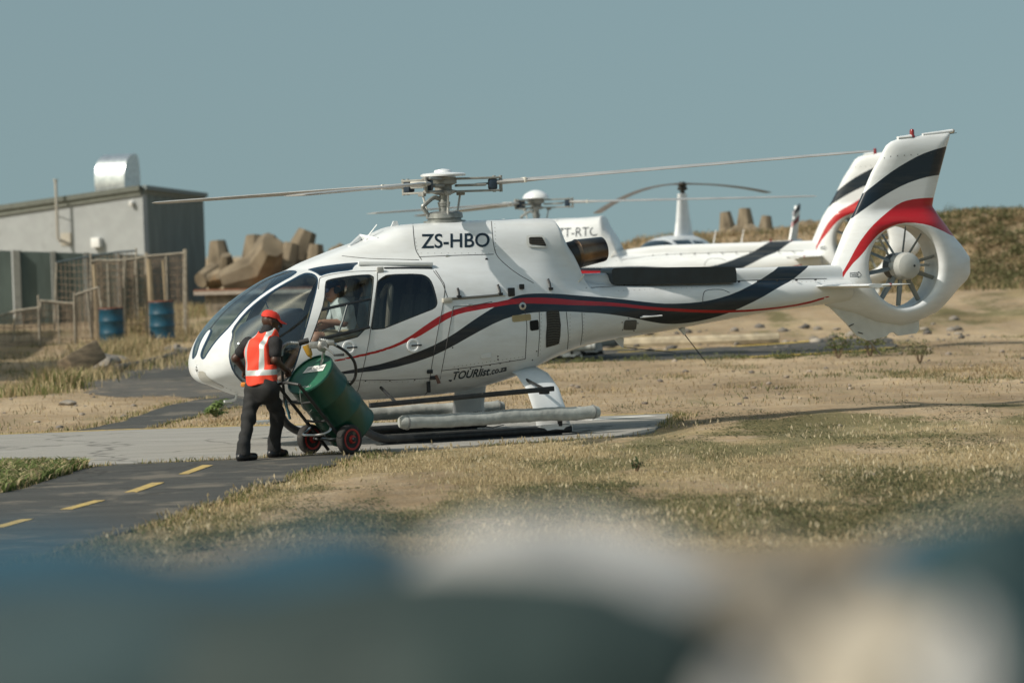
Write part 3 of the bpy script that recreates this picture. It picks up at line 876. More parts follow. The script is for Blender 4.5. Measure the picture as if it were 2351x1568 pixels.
# panes of the nose bubble, each with its black rubber edge
for nm, poly, mat in (('windshield', PL_SHIELD, G_FRONT), ('bubble_window', PL_SIDE, G_FRONT), ('skylight', PL_SKY, G_SKY)):
    P, ti, to = front_glass(nm, poly, mat)
    for side in (-1, 1):
        cen = lambda t: P[t].mean(1)[:, 1] * side > 0
        if nm == 'windshield':
            Pc, tj, tk = split(P, ti, np.abs(P[:, 1]) - 0.016)
            tk = tk[Pc[tk].mean(1)[:, 1] * side > 0]
            pane = obj(nm, *compact(Pc, tk), mat, heli, smooth=True)
            if side < 0:
                obj('windshield_post', *compact(Pc, tj), BLACK, heli, smooth=True)
        else:
            pane = obj(nm, *compact(P, ti[cen(ti)]), mat, heli, smooth=True)
        obj('window_seal', *compact(P, to[cen(to)]), M('blue_seal', (0.008, 0.03, 0.06), 0.4), pane, smooth=True)
# doors with their windows
for nm, poly, win, mat in (('pilot_door', PL_DOOR, PL_DWIN, G_DOOR), ('passenger_door', PL_PDOOR, PL_PWIN, G_TINT)):
    P, T = carve(poly, rnd=0)
    P, wi, wo = inset(P, T, win, 0)
    for side in (-1, 1):
        sel = lambda Pq, t: t[Pq[t].mean(1)[:, 1] * side > 0]
        dr = painted(nm, P, sel(P, wo), heli)
        Pw, gi, go = inset(P, wi, win, 2.2)
        obj('window', *compact(Pw, sel(Pw, gi)), mat, dr, smooth=True)
        obj('window_seal', *compact(Pw, sel(Pw, go)), BLACK, dr, smooth=True)
        if side < 0:
            heli_door = dr if nm == 'pilot_door' else None
            if nm == 'pilot_door': PDOOR = dr
            else: SDOOR = dr
for nm, poly in (('baggage_door', PL_BAG), ('engine_cowling', PL_ECOWL), ('transmission_cowling', PL_TCOWL)):
    P, T = carve(poly, rnd=0, extra=(lambda Q: (1.70 - Q[:, 2]) * 150) if nm != 'baggage_door' else None)
    if nm == 'baggage_door':
        sd0 = P[T].mean(1)[:, 1]
        painted(nm, P, T[sd0 > 0], heli); T = T[sd0 < 0]
    o = painted(nm, P, T, heli)
    if nm == 'baggage_door': BDOOR = o
    if nm == 'engine_cowling': ECOWL = o
    if nm == 'transmission_cowling': TCOWL = o
# remaining skin: fuselage and tail boom
rest_P, ti, to = split(rest_P, rest_T, 1.80 - rest_P[:, 0])
FUS = painted('fuselage', rest_P, to, heli)
BOOM = painted('tail_boom', rest_P, ti, heli)
# lining inside the cabin
sel = (P0[T0].mean(1)[:, 0] < 0.6)
Pl, Tl = compact(P0, T0[sel])
dq = side_px(Pl)
dg = np.full(len(Pl), 99.0)
for pl in (PL_SHIELD, PL_SIDE, PL_SKY, PL_DWIN, PL_PWIN):
    dg = np.minimum(dg, poly_sdf(dq, chaikin(pl, 1)) + 2.5)
Nl = vnormals(Pl, Tl)
Pl2, _, tl = split(Pl - 0.018 * Nl, Tl, dg)
obj('cabin_lining', *compact(Pl2, tl[:, ::-1]), LINING, heli, smooth=True)

def surf(q, off=0.003):
    """points of the body surface seen at picture positions (camera side)"""
    o = A((CAM - HO)); o = A((o @ HX, o @ HY, o[2]))
    out = []
    for qq in np.atleast_2d(A(q, float)):
        d = rd(qq); d = Vector((d @ HX, d @ HY, d[2])).normalized()
        h = BVH.ray_cast(Vector(o), d)
        if h[0] is None:
            p = hq(qq, -0.3)
            h = BVH.find_nearest(Vector(p))
        out.append(A(h[0]) + off * A(h[1]))
    return A(out)
def patch(name, poly, mat, parent=None, off=0.004, rnd=0, src=None, label=None, thick=True):
    """panel lying on the body skin"""
    Pp, Tt, Nn, Q = src or (BODY_P, BODY_T, BODY_N, BODY_Q)
    pl = chaikin(poly, rnd) if rnd else A(poly, float)
    lo, hi = pl.min(0) - 12, pl.max(0) + 12
    ok = (Q > lo).all(1) & (Q < hi).all(1) & (Pp[:, 1] < 0)
    T = Tt[ok[Tt].all(1)]
    if not len(T):
        return None
    vd = A([(CAM - HO) @ HX, (CAM - HO) @ HY, 2.25])
    P, T, N, q = compact(Pp, T, Nn, Q)
    fn = np.cross(P[T[:, 1]] - P[T[:, 0]], P[T[:, 2]] - P[T[:, 0]])
    T = T[((vd - P[T[:, 0]]) * fn).sum(1) > 0]
    P2, ti, _ = split(np.hstack([P, N]), T, poly_sdf(q, pl))
    if not len(ti):
        return None
    PN, ti = compact(P2, ti)
    top = PN[:, :3] + off * PN[:, 3:]
    return obj(name, top, ti, mat, parent or heli, smooth=True, label=label)
def line(name, pts, mat=None, parent=None, r=0.0045, off=0.0, n=7, smooth=True):
    p = spline(pts, n) if smooth and len(pts) > 2 else A(pts, float)
    P = surf(p, off)
    mb = MB().tube(P, r, 5)
    return mb.build(name, mat or GAP, parent or heli)

# panel joints
for pts, par in (([(866, 622), (866, 645), (861, 682), (848, 776), (836, 836), (827, 873)], PDOOR), ([(731, 664), (733, 645), (738, 637), (765, 630), (811, 624), (866, 622.5)], PDOOR),
                 ([(670, 870), (700, 874.5), (760, 876), (827, 873)], PDOOR), ([(827, 873), (905, 872), (987, 868)], SDOOR), ([(1000, 621), (1012, 640), (1021, 660), (1016, 705), (1009, 741), (997, 805), (987, 868)], SDOOR),
                 ([(1041, 704), (1085, 701), (1130, 693)], BDOOR), ([(1041, 704), (1030, 765), (1014, 851)], BDOOR), ([(1014, 851), (1110, 839), (1206, 824)], BDOOR), ([(1200, 690), (1209, 741), (1208, 785), (1206, 824)], BDOOR),
                 ([(1128, 504), (1130, 535), (1133, 560), (1140, 585), (1160, 607), (1190, 630), (1225, 650)], ECOWL), ([(948, 515), (950, 545), (955, 575), (968, 597)], TCOWL), ([(962, 590), (1040, 587), (1133, 584)], TCOWL),
                 ([(1238, 716), (1239, 760), (1235, 818)], FUS), ([(1300, 716), (1304.5, 768), (1303, 802)], FUS), ([(995, 622), (1015, 650), (1027, 682)], FUS), ([(785, 588), (850, 594), (920, 596), (962, 597)], FUS),
                 ([(827, 873), (822, 895), (808, 912)], FUS), ([(987, 868), (985, 890), (975, 908)], FUS), ([(1336, 718), (1337, 760), (1333, 792)], BOOM), ([(1345, 661), (1500, 653), (1640, 647), (1770, 642), (1898, 640)], BOOM),
                 ([(1614, 700), (1614, 680), (1622, 667), (1655, 665), (1675, 672)], BOOM), ([(1014, 851), (1010, 870)], FUS)):
    line('panel_joint', pts, parent=par)
# small panels, grilles, hatches
GRILLE = M('grille_mesh', (0.030, 0.028, 0.022), 0.6, var=0.4, vscale=60, bump=0.5, bscale=160)
patch('side_grille', [(1253.5, 716), (1258, 713.5), (1280, 712), (1283, 715), (1287, 745), (1286, 770), (1283, 788), (1280, 790), (1253, 798), (1253, 770), (1255, 745)], GRILLE, FUS, 0.006)
for k in range(13):
    y = 718 + k * 5.8
    line('grille_bar', [(1256, y + 2), (1271, y), (1284, y + 1)], M('grille_bar', (0.10, 0.095, 0.08), 0.5), FUS, r=0.003, off=0.008)
patch('vent_opening', [(1215.5, 737), (1236, 734), (1237, 757), (1217, 760)], M('deep_black', (0.004, 0.004, 0.004), 0.9), FUS, 0.005)
patch('yellow_placard', [(1175, 725), (1218, 720), (1219, 735), (1176, 740)], M('faded_placard', (0.36, 0.29, 0.15), 0.6, var=0.12), FUS, 0.004)
lv = patch('louvre_frame', [(1207, 543), (1212, 540.5), (1246, 540), (1248, 544), (1257, 565), (1256, 570), (1212, 568), (1208, 564)], M('louvre_rim', (0.60, 0.61, 0.59), 0.4), ECOWL, 0.012, rnd=1)
patch('louvre', [(1213, 546), (1243, 545), (1254, 566), (1214, 562)], M('louvre_dark', (0.025, 0.022, 0.018), 0.6, var=0.4, vscale=40), lv or ECOWL, 0.015)
for k in range(4):
    line('louvre_slat', [(1215, 548.5 + 4.2 * k), (1244 + 2.2 * k, 547.8 + 4.4 * k)], M('louvre_slat', (0.07, 0.06, 0.045), 0.5), ECOWL, r=0.0035, off=0.017, smooth=False)
patch('boom_screen', [(1433, 738), (1436, 735), (1460, 734), (1462, 737), (1460, 754), (1457, 757), (1433, 757), (1431, 755)], M('screen_grey', (0.10, 0.10, 0.095), 0.6, var=0.4, vscale=80), BOOM, 0.006)
for q in ((1428, 740), (1443, 731), (1458, 729), (1464, 742), (1429, 757), (1455, 759)):
    p = surf([q], 0.004)[0]
    MB().lathe(p, (0, -1, 0), [(-.004, .007), (.004, .007)], 8).build('screw', GAP, BOOM)
# black heat shield box on the spine
q = [(1400, 626), (1402, 617), (1410, 615.5), (1680, 612), (1686, 616), (1688, 648), (1683, 650), (1412, 655), (1404, 650)]
pz = A([hq(v, -0.19) for v in q])
MB().prism([(p[0], -0.235, p[2]) for p in chaikin(pz, 1)], (0, 0.30, 0)).build('heat_shield', DARKP, heli)
for k in range(13):
    p = hq((1345 + k * 44, 657 - k * 1.25), -0.19)
    MB().lathe(p, (0, -1, 0), [(-.02, .011), (.012, .010), (.014, .004)], 8).build('fastener', BLACK, BOOM)
# exhaust pipe
ex = MB()
c0 = hq((1290, 606), -0.12); c1 = hq((1325, 583), -0.12); c2 = hq((1384, 572), -0.12)
c0 = c0 - A((0.25, 0, -0.02))
ex.lathe(c0, c1 - c0, [(0, .15), (.1, .165), (np.linalg.norm(c1 - c0) * 0.92, .168)], 28, close=False)
ex.build('exhaust_elbow', M('exhaust_dark', (0.06, 0.055, 0.05), 0.42, 0.85, var=0.3, vscale=7), heli)
d12 = (c2 - c1) / np.linalg.norm(c2 - c1); L = np.linalg.norm(c2 - c1)
MB().lathe(c1, d12, [(-.07, .13), (-.04, .165), (-.01, .172), (0, .178), (.015, .172), (L - .01, .150), (L, .146), (L - .01, .138), (L - .3, .13)], 32, close=False).build('exhaust_pipe', M('burnt_steel', (0.30, 0.20, 0.13), 0.30, 0.95, col2=(0.07, 0.06, 0.06), vscale=3.2), heli)
MB().box(hq((1303, 622), -.1), (0.10, 0.12, 0.10)).build('exhaust_bracket', BLACK, heli)

# lettering lying on the skin
def text_mesh(s, bold=0.0, shear=0.0):
    cu = bpy.data.curves.new('txt', 'FONT'); cu.body = s; cu.size = 1; cu.shear = shear; cu.offset = bold; cu.resolution_u = 4
    o = bpy.data.objects.new('txt', cu); COL.objects.link(o)
    dg_ = bpy.context.evaluated_depsgraph_get()
    me = bpy.data.meshes.new_from_object(o.evaluated_get(dg_))
    bpy.data.objects.remove(o)
    bm = bmesh.new(); bm.from_mesh(me)
    bmesh.ops.triangulate(bm, faces=list(bm.faces))
    for _ in range(2):
        long = [e for e in bm.edges if e.calc_length() > 0.12]
        if not long: break
        bmesh.ops.subdivide_edges(bm, edges=long, cuts=1)
        bmesh.ops.triangulate(bm, faces=[f for f in bm.faces if len(f.verts) > 3])
    bm.verts.index_update()
    V = A([tuple(v.co)[:2] for v in bm.verts]); F = [tuple(v.index for v in f.verts) for f in bm.faces]
    bm.free(); bpy.data.meshes.remove(me)
    lo, hi = V.min(0), V.max(0)
    return (V - lo) / (hi - lo), F
def letter(name, s, quad, mat, parent, surf_f, bold=0.0, shear=0.0):
    """quad: lower left, lower right, upper right, upper left"""
    V, F = text_mesh(s, bold, shear)
    a, b, c, d = A(quad, float)
    u, v = V[:, :1], V[:, 1:]
    q = a * (1 - u) * (1 - v) + b * u * (1 - v) + c * u * v + d * (1 - u) * v
    P = surf_f(q)
    F2 = []
    for f in F:
        F2.append(f)
    return obj(name, P, F2, mat, parent, smooth=True)
INK = M('registration_ink', (0.010, 0.020, 0.030), 0.35, coat=0.3)
REG = letter('registration', 'ZS-HBO', [(967, 571), (1124, 567.5), (1124, 535), (967, 538)], INK, TCOWL, lambda q: surf(q, 0.004), bold=0.012)
letter('side_lettering', 'TOURlist', [(1039, 872), (1124, 861), (1126, 842), (1041, 853.5)], INK, FUS, lambda q: surf(q, 0.004), bold=0.022, shear=0.25)
letter('side_lettering', '.co.za', [(1124, 860.5), (1163, 851), (1163, 842), (1124, 850)], INK, FUS, lambda q: surf(q, 0.004), bold=0.02, shear=0.25)

# latches, handles, rails
for (qa, qb, wd) in (((1050, 663), (1053, 682), .03), ((1142, 655), (1148, 676), .03), ((1257, 642), (1263, 664), .03)):
    a, b = surf([qa, qb], 0.012)
    mb = MB().tube([a, (a + b) / 2 + A((0, -.012, 0)), b], .014, 6); mb.box(b, (.05, .03, .03)); mb.build('cowling_latch', BLACK, heli)
for k, q in enumerate(((1196, 660), (1172, 672))):
    p = surf([q], 0.02)[0]
    MB().bbox(p, (.085 if k else .06, .03, .10 if k else .06), .01).build('vent_scoop', BLACK, heli)
for q in ((1027, 588), (1080, 700), (1155, 679)):
    p = surf([q], 0.004)[0]
    MB().bbox(p, (.05, .012, .022), .004).build('hinge', STEEL, heli)
line('door_rail', [(1023, 687), (1070, 684), (1120, 680), (1150, 677)], M('rail_metal', (0.22, 0.21, 0.18), 0.4, 0.7), heli, r=.016, off=.006)
p = surf([(1026, 690)], .012)[0]
MB().bbox(p, (.12, .04, .05), .01).build('rail_bracket', M('rail_beige', (0.48, 0.46, 0.40), 0.5), heli)
# roof step rail over the doors
a, b = surf([(822, 610), (992, 611)], .03)
MB().bbox((a + b) / 2, (np.linalg.norm(b - a), .05, .045), .012, rot=A([frame(b - a)[0], -frame(b - a)[1], frame(b - a)[2]]).T).build('door_top_rail', WHITE, heli)
line('rail_slot', [(882, 616.5), (935, 616), (992, 616.5)], BLACK, heli, r=.012, off=.004)
p = surf([(872, 623)], .02)[0]
MB().bbox(p, (.085, .03, .07), .012).build('hinge_cover', M('hinge_grey', (0.42, 0.42, 0.40), .5), heli)
def handle(q0, par):
    p = surf([q0], .004)[0]
    hd = MB().lathe(p, (0, -1, 0.05), [(-.004, .085), (.005, .08), (.006, .06), (-.002, .05)], 20).build('handle_recess', WHITE, par)
    MB().bbox(p + A((.03, -.022, 0)), (.13, .016, .018), .006).build('handle', BLACK, par)
handle((801, 798), PDOOR); handle((949, 793), SDOOR)
# window bars of the pilot door
dv = lambda q, o=-.012: surf(q, o)
MB().tube(dv([(738, 710.5), (790, 699), (851, 686)]), .017, 8).build('window_bar', BLACK, PDOOR)
MB().tube(dv([(797.5, 700), (788, 735), (778, 762)]), .014, 8).build('window_bar', M('bar_alloy', (.2, .2, .2), .4, .8), PDOOR)
MB().tube(dv([(742, 777), (790, 766), (849, 751)]), .021, 8).build('window_bar', BLACK, PDOOR)
MB().tube(dv([(736, 708), (724, 745), (711, 776)]), .012, 8).build('window_bar', BLACK, PDOOR)
# nose: landing light fairing outline, belly antenna hook
patch('nose_lamp_cover', [(452, 802 + 50), (470, 852), (474, 862), (495, 878), (520, 890), (500, 893), (470, 880), (456, 868)], M('lamp_cover', (0.40, 0.39, 0.35), .3, coat=.5), FUS, .004, rnd=1)
pa = hq((540, 905), 0.0)
MB().tube([pa + A((0, 0, .03)), pa + A((.02, 0, -.02)), pa + A((.0, 0, -.06)), pa + A((-.06, 0, -.075)), pa + A((-.14, 0, -.075))], .016, 8).build('belly_antenna', WHITE, heli)
# rivets along the lower door edge and the cowling
for k in range(11):
    for q in ((967 + k * 15.5, 581.5),):
        p = surf([q], .001)[0]; MB().lathe(p, (0, -1, .2), [(0, .005), (.003, .004)], 6).build('rivet', M('rivet', (.35, .35, .33), .5), TCOWL)
for q in ((839, 874), (895, 874), (952, 872), (1052, 848), (1080, 846), (1105, 842), (1125, 838), (1148, 834), (1170, 829), (1034, 872), (1222, 826), (1232, 806), (1039, 798), (1143, 818), (1143, 825), (1117, 596)):
    p = surf([q], .001)[0]
    r = .021 if q in ((1034, 872),) else .018 if q == (1117, 596) else .009
    MB().lathe(p, (0, -1, 0), [(-.003, r), (.003, r)], 10).build('plug', BLACK, FUS)
p = surf([(1199, 703)], .004)[0]
MB().lathe(p, (0, -1, 0), [(0, .045), (.008, .045), (.010, .022), (.004, .020)], 20).build('fuel_port', STEEL, FUS)
MB().lathe(p, (0, -1, 0), [(0, .019), (.012, .019)], 12).build('fuel_port_core', NAVY, FUS)
p = surf([(1115, 817)], .004)[0]
MB().bbox(p, (.13, .012, .06), .005).build('access_plate', M('plate_white', (.62, .62, .60), .4), BDOOR)
for q in ((986, 852), (993, 866)):
    p = surf([q], .01)[0]; MB().bbox(p, (.07, .03, .045), .008).build('step_bracket', BLACK, FUS)
p = surf([(983, 877)], .01)[0]
MB().bbox(p + A((0, 0, -.05)), (.045, .03, .13), .01).build('pull_strap', BLACK, FUS)
p = surf([(997, 864)], .014)[0]
MB().prism([p + A((0, 0, .02)), p + A((.03, 0, .03)), p + A((.075, 0, -.07)), p + A((.03, 0, -.08))], (0, -.006, 0)).build('streamer_tag', M('tag_brown', (.14, .07, .05), .7), FUS)

# rivet rows along the frames
RIV = M('rivet', (.35, .35, .33), .5)
for par, a_, b_, n_ in ((FUS, (1043, 842), (1200, 819), 18), (FUS, (1243, 722), (1240, 812), 11), (FUS, (1309, 722), (1308, 800), 10), (BOOM, (1341, 722), (1338, 788), 9), (TCOWL, (953, 548), (960, 583), 5), (ECOWL, (1136, 515), (1138, 575), 8), (BOOM, (1420, 668), (1600, 660), 16), (BOOM, (1820, 648), (1893, 646), 8), (FUS, (690, 880), (815, 879), 10), (FUS, (835, 878), (975, 875), 12), (FUS, (462, 862), (540, 900), 9)):
    mb = MB()
    for t_ in np.linspace(0, 1, n_):
        p = surf([(a_[0] + (b_[0] - a_[0]) * t_, a_[1] + (b_[1] - a_[1]) * t_)], .0)[0]
        mb.lathe(p, (0, -1, .1), [(0, .0065), (.003, .005)], 6)
    o_ = mb.build('rivet_row', RIV, par); o_['kind'] = 'stuff'
# antennas
a = surf([(836, 552)], -.01)[0]; b = hq((865, 516), a[1] - .02)
MB().tube([a, b], [.022, .012], 8, flat=.5).build('roof_antenna', WHITE, heli)
MB().tube([surf([(802, 566)], .0)[0], surf([(830, 551)], .03)[0], surf([(868, 547)], .0)[0]], [.02, .045, .01], 8).build('antenna_fairing', WHITE, heli)
q = [(894, 522), (903, 508), (911, 507.5), (916, 518)]
pz = [hq(v, 0) for v in q]; pz[0][2] -= .03; pz[3][2] -= .03
MB().prism([(p[0], -.012, p[2]) for p in pz], (0, .024, 0)).build('blade_antenna', WHITE, heli)
a = hq((1302, 683), -.5); b = hq((1341, 631), -.46)
MB().tube([a, b], .009, 6).build('whip_antenna', M('antenna_white', (.6, .58, .52), .5), heli)
a = hq((1565, 756), 0); b = hq((1572, 768), 0); c = hq((1621, 832), 0.0)
MB().tube([a + A((0, 0, .02)), b], [.05, .014], 8).build('antenna_base', WHITE, heli)
MB().tube([b, c], [.006, .004], 6).build('belly_whip', BLACK, heli)
a = hq((1408, 779), 0.0)
MB().prism([(v[0], -.01, v[2]) for v in (a + A((0, 0, .01)), a + A((.14, 0, .01)), a + A((.13, 0, -.11)), a + A((.09, 0, -.08)))], (0, .02, 0)).build('belly_blade_antenna', WHITE, heli)
MB().tube([a + A((.13, 0, -.1)), a + A((.5, 0, -.15)), a + A((.85, 0, -.20))], .0035, 5).build('wire_antenna', BLACK, heli)
a, b = hq((1468, 727), -.42), hq((1588, 720), -.40)
MB().tube([hq((1470, 729), -.42), hq((1520, 724.5), -.44), hq((1470 + 5, 726.5), -.42)], .01, 6).build('boom_handhold', WHITE, heli)
# strakes under the aft belly
MB().tube([hq((1175, 862), -.25), hq((1240, 833), -.3), hq((1322, 793), -.2)], [.012, .03, .01], 8, flat=.4).build('belly_strake', WHITE, heli)

# ------------------------------------------------------------------ tail: shroud with fan duct, fin
OUT_Q = [(1897, 642), (1903, 623), (1939.4, 529.5), (1958, 494.3), (1979.4, 447.3), (2001, 395.7), (2018, 365.7), (2028.8, 344.2), (2035.2, 333.5), (2046, 324.9), (2061, 319.5), (2087, 314.5), (2130, 309.5), (2181, 303), (2180, 311), (2172.6, 337.8), (2155.5, 402.2), (2142.6, 454.8), (2139.4, 473), (2153.3, 494.5), (2170.5, 518), (2187.7, 541.8), (2204.8, 561), (2225.2, 591), (2226.3, 628), (2218, 644), (2197, 665), (2173.6, 693.4), (2150, 716.8), (2110.3, 735.6), (2068, 747.3), (2009.6, 738), (1962.8, 719.2), (1927.6, 712), (1893, 702)]
OUT = hq(A(OUT_Q, float), 0.0)[:, [0, 2]]
gx = np.arange(4.9, 7.6, .012); gz = np.arange(0.9, 3.7, .012)
GX, GZ = np.meshgrid(gx, gz, indexing='ij')
SD = poly_sdf(np.stack([GX.ravel(), GZ.ravel()], 1), OUT).reshape(GX.shape)
for _ in range(3):
    SD[1:-1, 1:-1] = (SD[:-2, 1:-1] + SD[2:, 1:-1] + SD[1:-1, :-2] + SD[1:-1, 2:] + 2 * SD[1:-1, 1:-1]) / 6
def sd_out(x, z):
    u = np.clip((x - gx[0]) / .012, 0, len(gx) - 1.001); v = np.clip((z - gz[0]) / .012, 0, len(gz) - 1.001)
    i = u.astype(int); j = v.astype(int); fu = u - i; fv = v - j
    return SD[i, j] * (1 - fu) * (1 - fv) + SD[i + 1, j] * fu * (1 - fv) + SD[i, j + 1] * (1 - fu) * fv + SD[i + 1, j + 1] * fu * fv
DUCT = hq((2075.7, 611), -0.17)
DR = 0.505
def F_tail(x, y, z):
    d = sd_out(x, z)
    r = np.hypot(x - DUCT[0], z - DUCT[2])
    up = sstep(z, DUCT[2] + .50, DUCT[2] + .74)
    T = 0.085 * up + (1 - up) * (0.125 + 0.095 * (1 - sstep(r, .60, 1.0)))
    Rr = 0.20 * up + (1 - up) * 0.30
    t = T * np.sqrt(np.clip(1 - (1 - np.clip(-d / Rr, 0, 1)) ** 2, 0, 1))
    f = smax((np.abs(y) - t) * 0.8, d, 0.01)
    return smax(f, (DR - r), 0.09)
Pt, Tt = surface(F_tail, (5.02, -.27, .95), (7.5, .27, 3.6), 0.02, newton=8)
Nt = vnormals(Pt, Tt)
if (Nt[:, 1] * Pt[:, 1]).mean() < 0:
    Tt = Tt[:, ::-1]; Nt = -Nt
rr = np.hypot(Pt[:, 0] - DUCT[0], Pt[:, 2] - DUCT[2])
P2, ti, to = split(Pt, Tt, np.maximum(rr - DR - .012, np.abs(Pt[:, 1]) - .165))
obj('duct_wall', *compact(P2, ti), DUCTW, heli, smooth=True)
P3, ti, to = split(P2, to, (DUCT[2] + .72) - P2[:, 2])
FIN = painted('tail_fin', P3, ti, heli, FIN_DARK, FIN_RED)
SHROUD = painted('fan_shroud', P3, to, heli, FIN_DARK, FIN_RED)
TAILSRC = (Pt, Tt, Nt, side_px(Pt))
# fan
hubc = DUCT + A((0, .13, 0))
MB().lathe(hubc + A((0, .02, 0)), (0, -1, 0), [(-.16, .12), (-.1, .165), (.04, .168), (.05, .16)], 32).build('fan_gearbox', M('gearbox_dark', (.06, .065, .06), .5, .3), heli)
MB().lathe(hubc, (0, -1, 0), [(.03, .168), (.08, .175), (.20, .172), (.26, .155), (.285, .11), (.295, .05), (.297, .0)], 36).build('fan_hub', DUCTW, heli)
MB().lathe(hubc + A((.05, -.29, 0)), (0, -1, 0), [(-.01, .016), (.006, .016)], 10).build('hub_bolt', BLACK, heli)
for k in range(10):
    a = 2 * math.pi * (k + .35 + .12 * math.sin(k * 2.3)) / 10
    e = A((math.cos(a), 0, math.sin(a))); tg = A((-math.sin(a), 0, math.cos(a)))
    c = hubc + A((0, -.06, 0)); rings = []
    for r_, ch, th in ((.14, .028, .012), (.25, .034, .010), (.497, .03, .006)):
        tw = 0.75
        cd_ = tg * math.cos(tw) + A((0, -1, 0)) * math.sin(tw); nd = np.cross(e, cd_)
        rings.append([c + e * r_ + cd_ * ch * math.cos(b) + nd * th * math.sin(b) for b in np.linspace(0, 2 * math.pi, 10, endpoint=False)])
    MB().loft(rings).build('fan_blade', M('fan_blade_grey', (.20, .22, .22), .4, .2), heli)
for a in (0.0, 2.1, 4.2):
    e = A((math.cos(a), 0, math.sin(a)))
    MB().tube([hubc + A((0, .1, 0)) + e * .12, hubc + A((0, .1, 0)) + e * .505], .016, 8).build('fan_strut', DUCTW, heli)
# fin tip: beacon, lamp tube
a = hq((2094, 313), 0)
MB().lathe(a + A((0, 0, -.02)), (0, 0, 1), [(0, .04), (.03, .035), (.035, .03), (.09, .03), (.105, .022), (.112, .0)], 14).build('beacon', M('beacon_red', (.22, .006, .006), .15, coat=.8), heli)
MB().tube([hq((2061, 317), 0), hq((2090, 314), 0)], [.03, .045], 10, flat=.6).build('fin_tip_fairing', WHITE, heli)
MB().tube([hq((2118, 310), 0), hq((2160, 305.5), 0), hq((2186, 301.5), 0)], [.02, .028, .026], 12).build('tail_light_tube', WHITE, heli)
MB().lathe(hq((2186, 301.5), 0), (1, 0, .05), [(0, .027), (.02, .024), (.035, .01)], 12).build('tail_light', M('tail_lens', (.4, .36, .32), .15), heli)
MB().tube([hq((2180, 308), 0), hq((2196, 305.5), 0)], .004, 5).build('static_wick', BLACK, heli)
for k in range(9):
    p = hq((2031 + k * 15.5, 360 - k * .9 * 1.1), -.1); hit = BVHTree.FromPolygons([Vector(v) for v in Pt], Tt.tolist()) if k == 0 else hit
    h = hit.find_nearest(Vector(p))
    MB().lathe(A(h[0]), (0, -1, 0), [(-.002, .007), (.003, .007)], 6).build('fin_screw', GAP, FIN)
TBVH = hit
def tsurf(q, off=.004):
    o = A((CAM - HO)); o = A((o @ HX, o @ HY, o[2])); out = []
    for qq in np.atleast_2d(A(q, float)):
        d = rd(qq); d = Vector((d @ HX, d @ HY, d[2])).normalized()
        h = TBVH.ray_cast(Vector(o), d)
        if h[0] is None:
            h = TBVH.find_nearest(Vector(hq(qq, -.2)))
        out.append(A(h[0]) + off * A(h[1]))
    return A(out)
letter('danger_lettering', 'DANGER', [(1954.5, 633.5), (1971, 633), (1971, 628.3), (1954.5, 629)], INK, SHROUD, tsurf, bold=.02)
arrow = [(1952, 627), (1970.5, 626.2), (1970.5, 623.5), (1978, 630.8), (1970.5, 637.5), (1970.5, 635), (1952, 635.5), (1952, 627)]
MB().tube(tsurf(np.vstack([np.linspace(arrow[i], arrow[i + 1], 5)[:-1] for i in range(7)] + [[arrow[0]]]), .001), .0035, 4).build('danger_arrow', INK, SHROUD)
# ventral fin below the shroud with the tail guard
q = [(1893, 700), (1927, 714), (1964, 722), (2010, 740), (2068, 748), (2109, 736), (2108, 758), (2102, 765), (2062, 771), (2050, 762), (2040, 765), (2034, 772), (2010, 778), (1990, 782), (1965, 770), (1942, 742), (1915, 715)]
pz = A([hq(v, 0) for v in q])
MB().prism([(p[0], -.018, p[2] + (.03 if i < 6 else 0)) for i, p in enumerate(pz)], (0, .036, 0)).build('ventral_fin', M('ventral_white', (.60, .61, .58), .4, var=.08, coat=.3), heli)
MB().tube([hq((1947, 742), 0), hq((1995, 782), 0), hq((2021, 813), 0)], [.012, .016, .014], 8).build('tail_guard', M('guard_alloy', (.30, .28, .24), .5, .5), heli)
for a_, b_ in (((1949, 749), (1960, 744)), ((1970, 763), (1981, 766))):
    MB().tube([hq(a_, -.02), hq(b_, -.03)], .006, 5).build('guard_clip', BLACK, heli)
# horizontal stabiliser
for s in (-1, 1):
    rings = []
    for yy, x0, x1, zz in ((.10, 4.95, 5.52, 1.60), (.9, 4.97, 5.52, 1.60), (1.28, 4.98, 5.52, 1.60), (1.33, 5.03, 5.50, 1.60)):
        ch = x1 - x0; rg = []
        for b in np.linspace(0, 2 * math.pi, 18, endpoint=False):
            t = .5 - .5 * math.cos(b)
            rg.append(((x1 - ch * (1 - t)), s * yy, zz + .036 * math.sin(b) * (1 - t) ** .6 * (1.1 if math.sin(b) < 0 else .8)))
        rings.append(rg if s > 0 else rg[::-1])
    MB().loft(rings).build('stabiliser', WHITE, heli, smooth=True)
    MB().lathe((5.33, s * 1.345, 1.60), (0, s, 0), [(-.03, .02), (.012, .02), (.022, .012), (.025, 0)], 12).build('navigation_light', M('nav_red', (.25, .01, .01), .2, coat=.6) if s < 0 else M('nav_green', (.02, .2, .05), .2), heli)
    MB().tube([(5.22, s * 1.335, 1.60), (5.33, s * 1.34, 1.60), (5.62, s * 1.33, 1.60)], [.012, .032, .006], 8, flat=.5).build('stabiliser_tip', WHITE, heli)

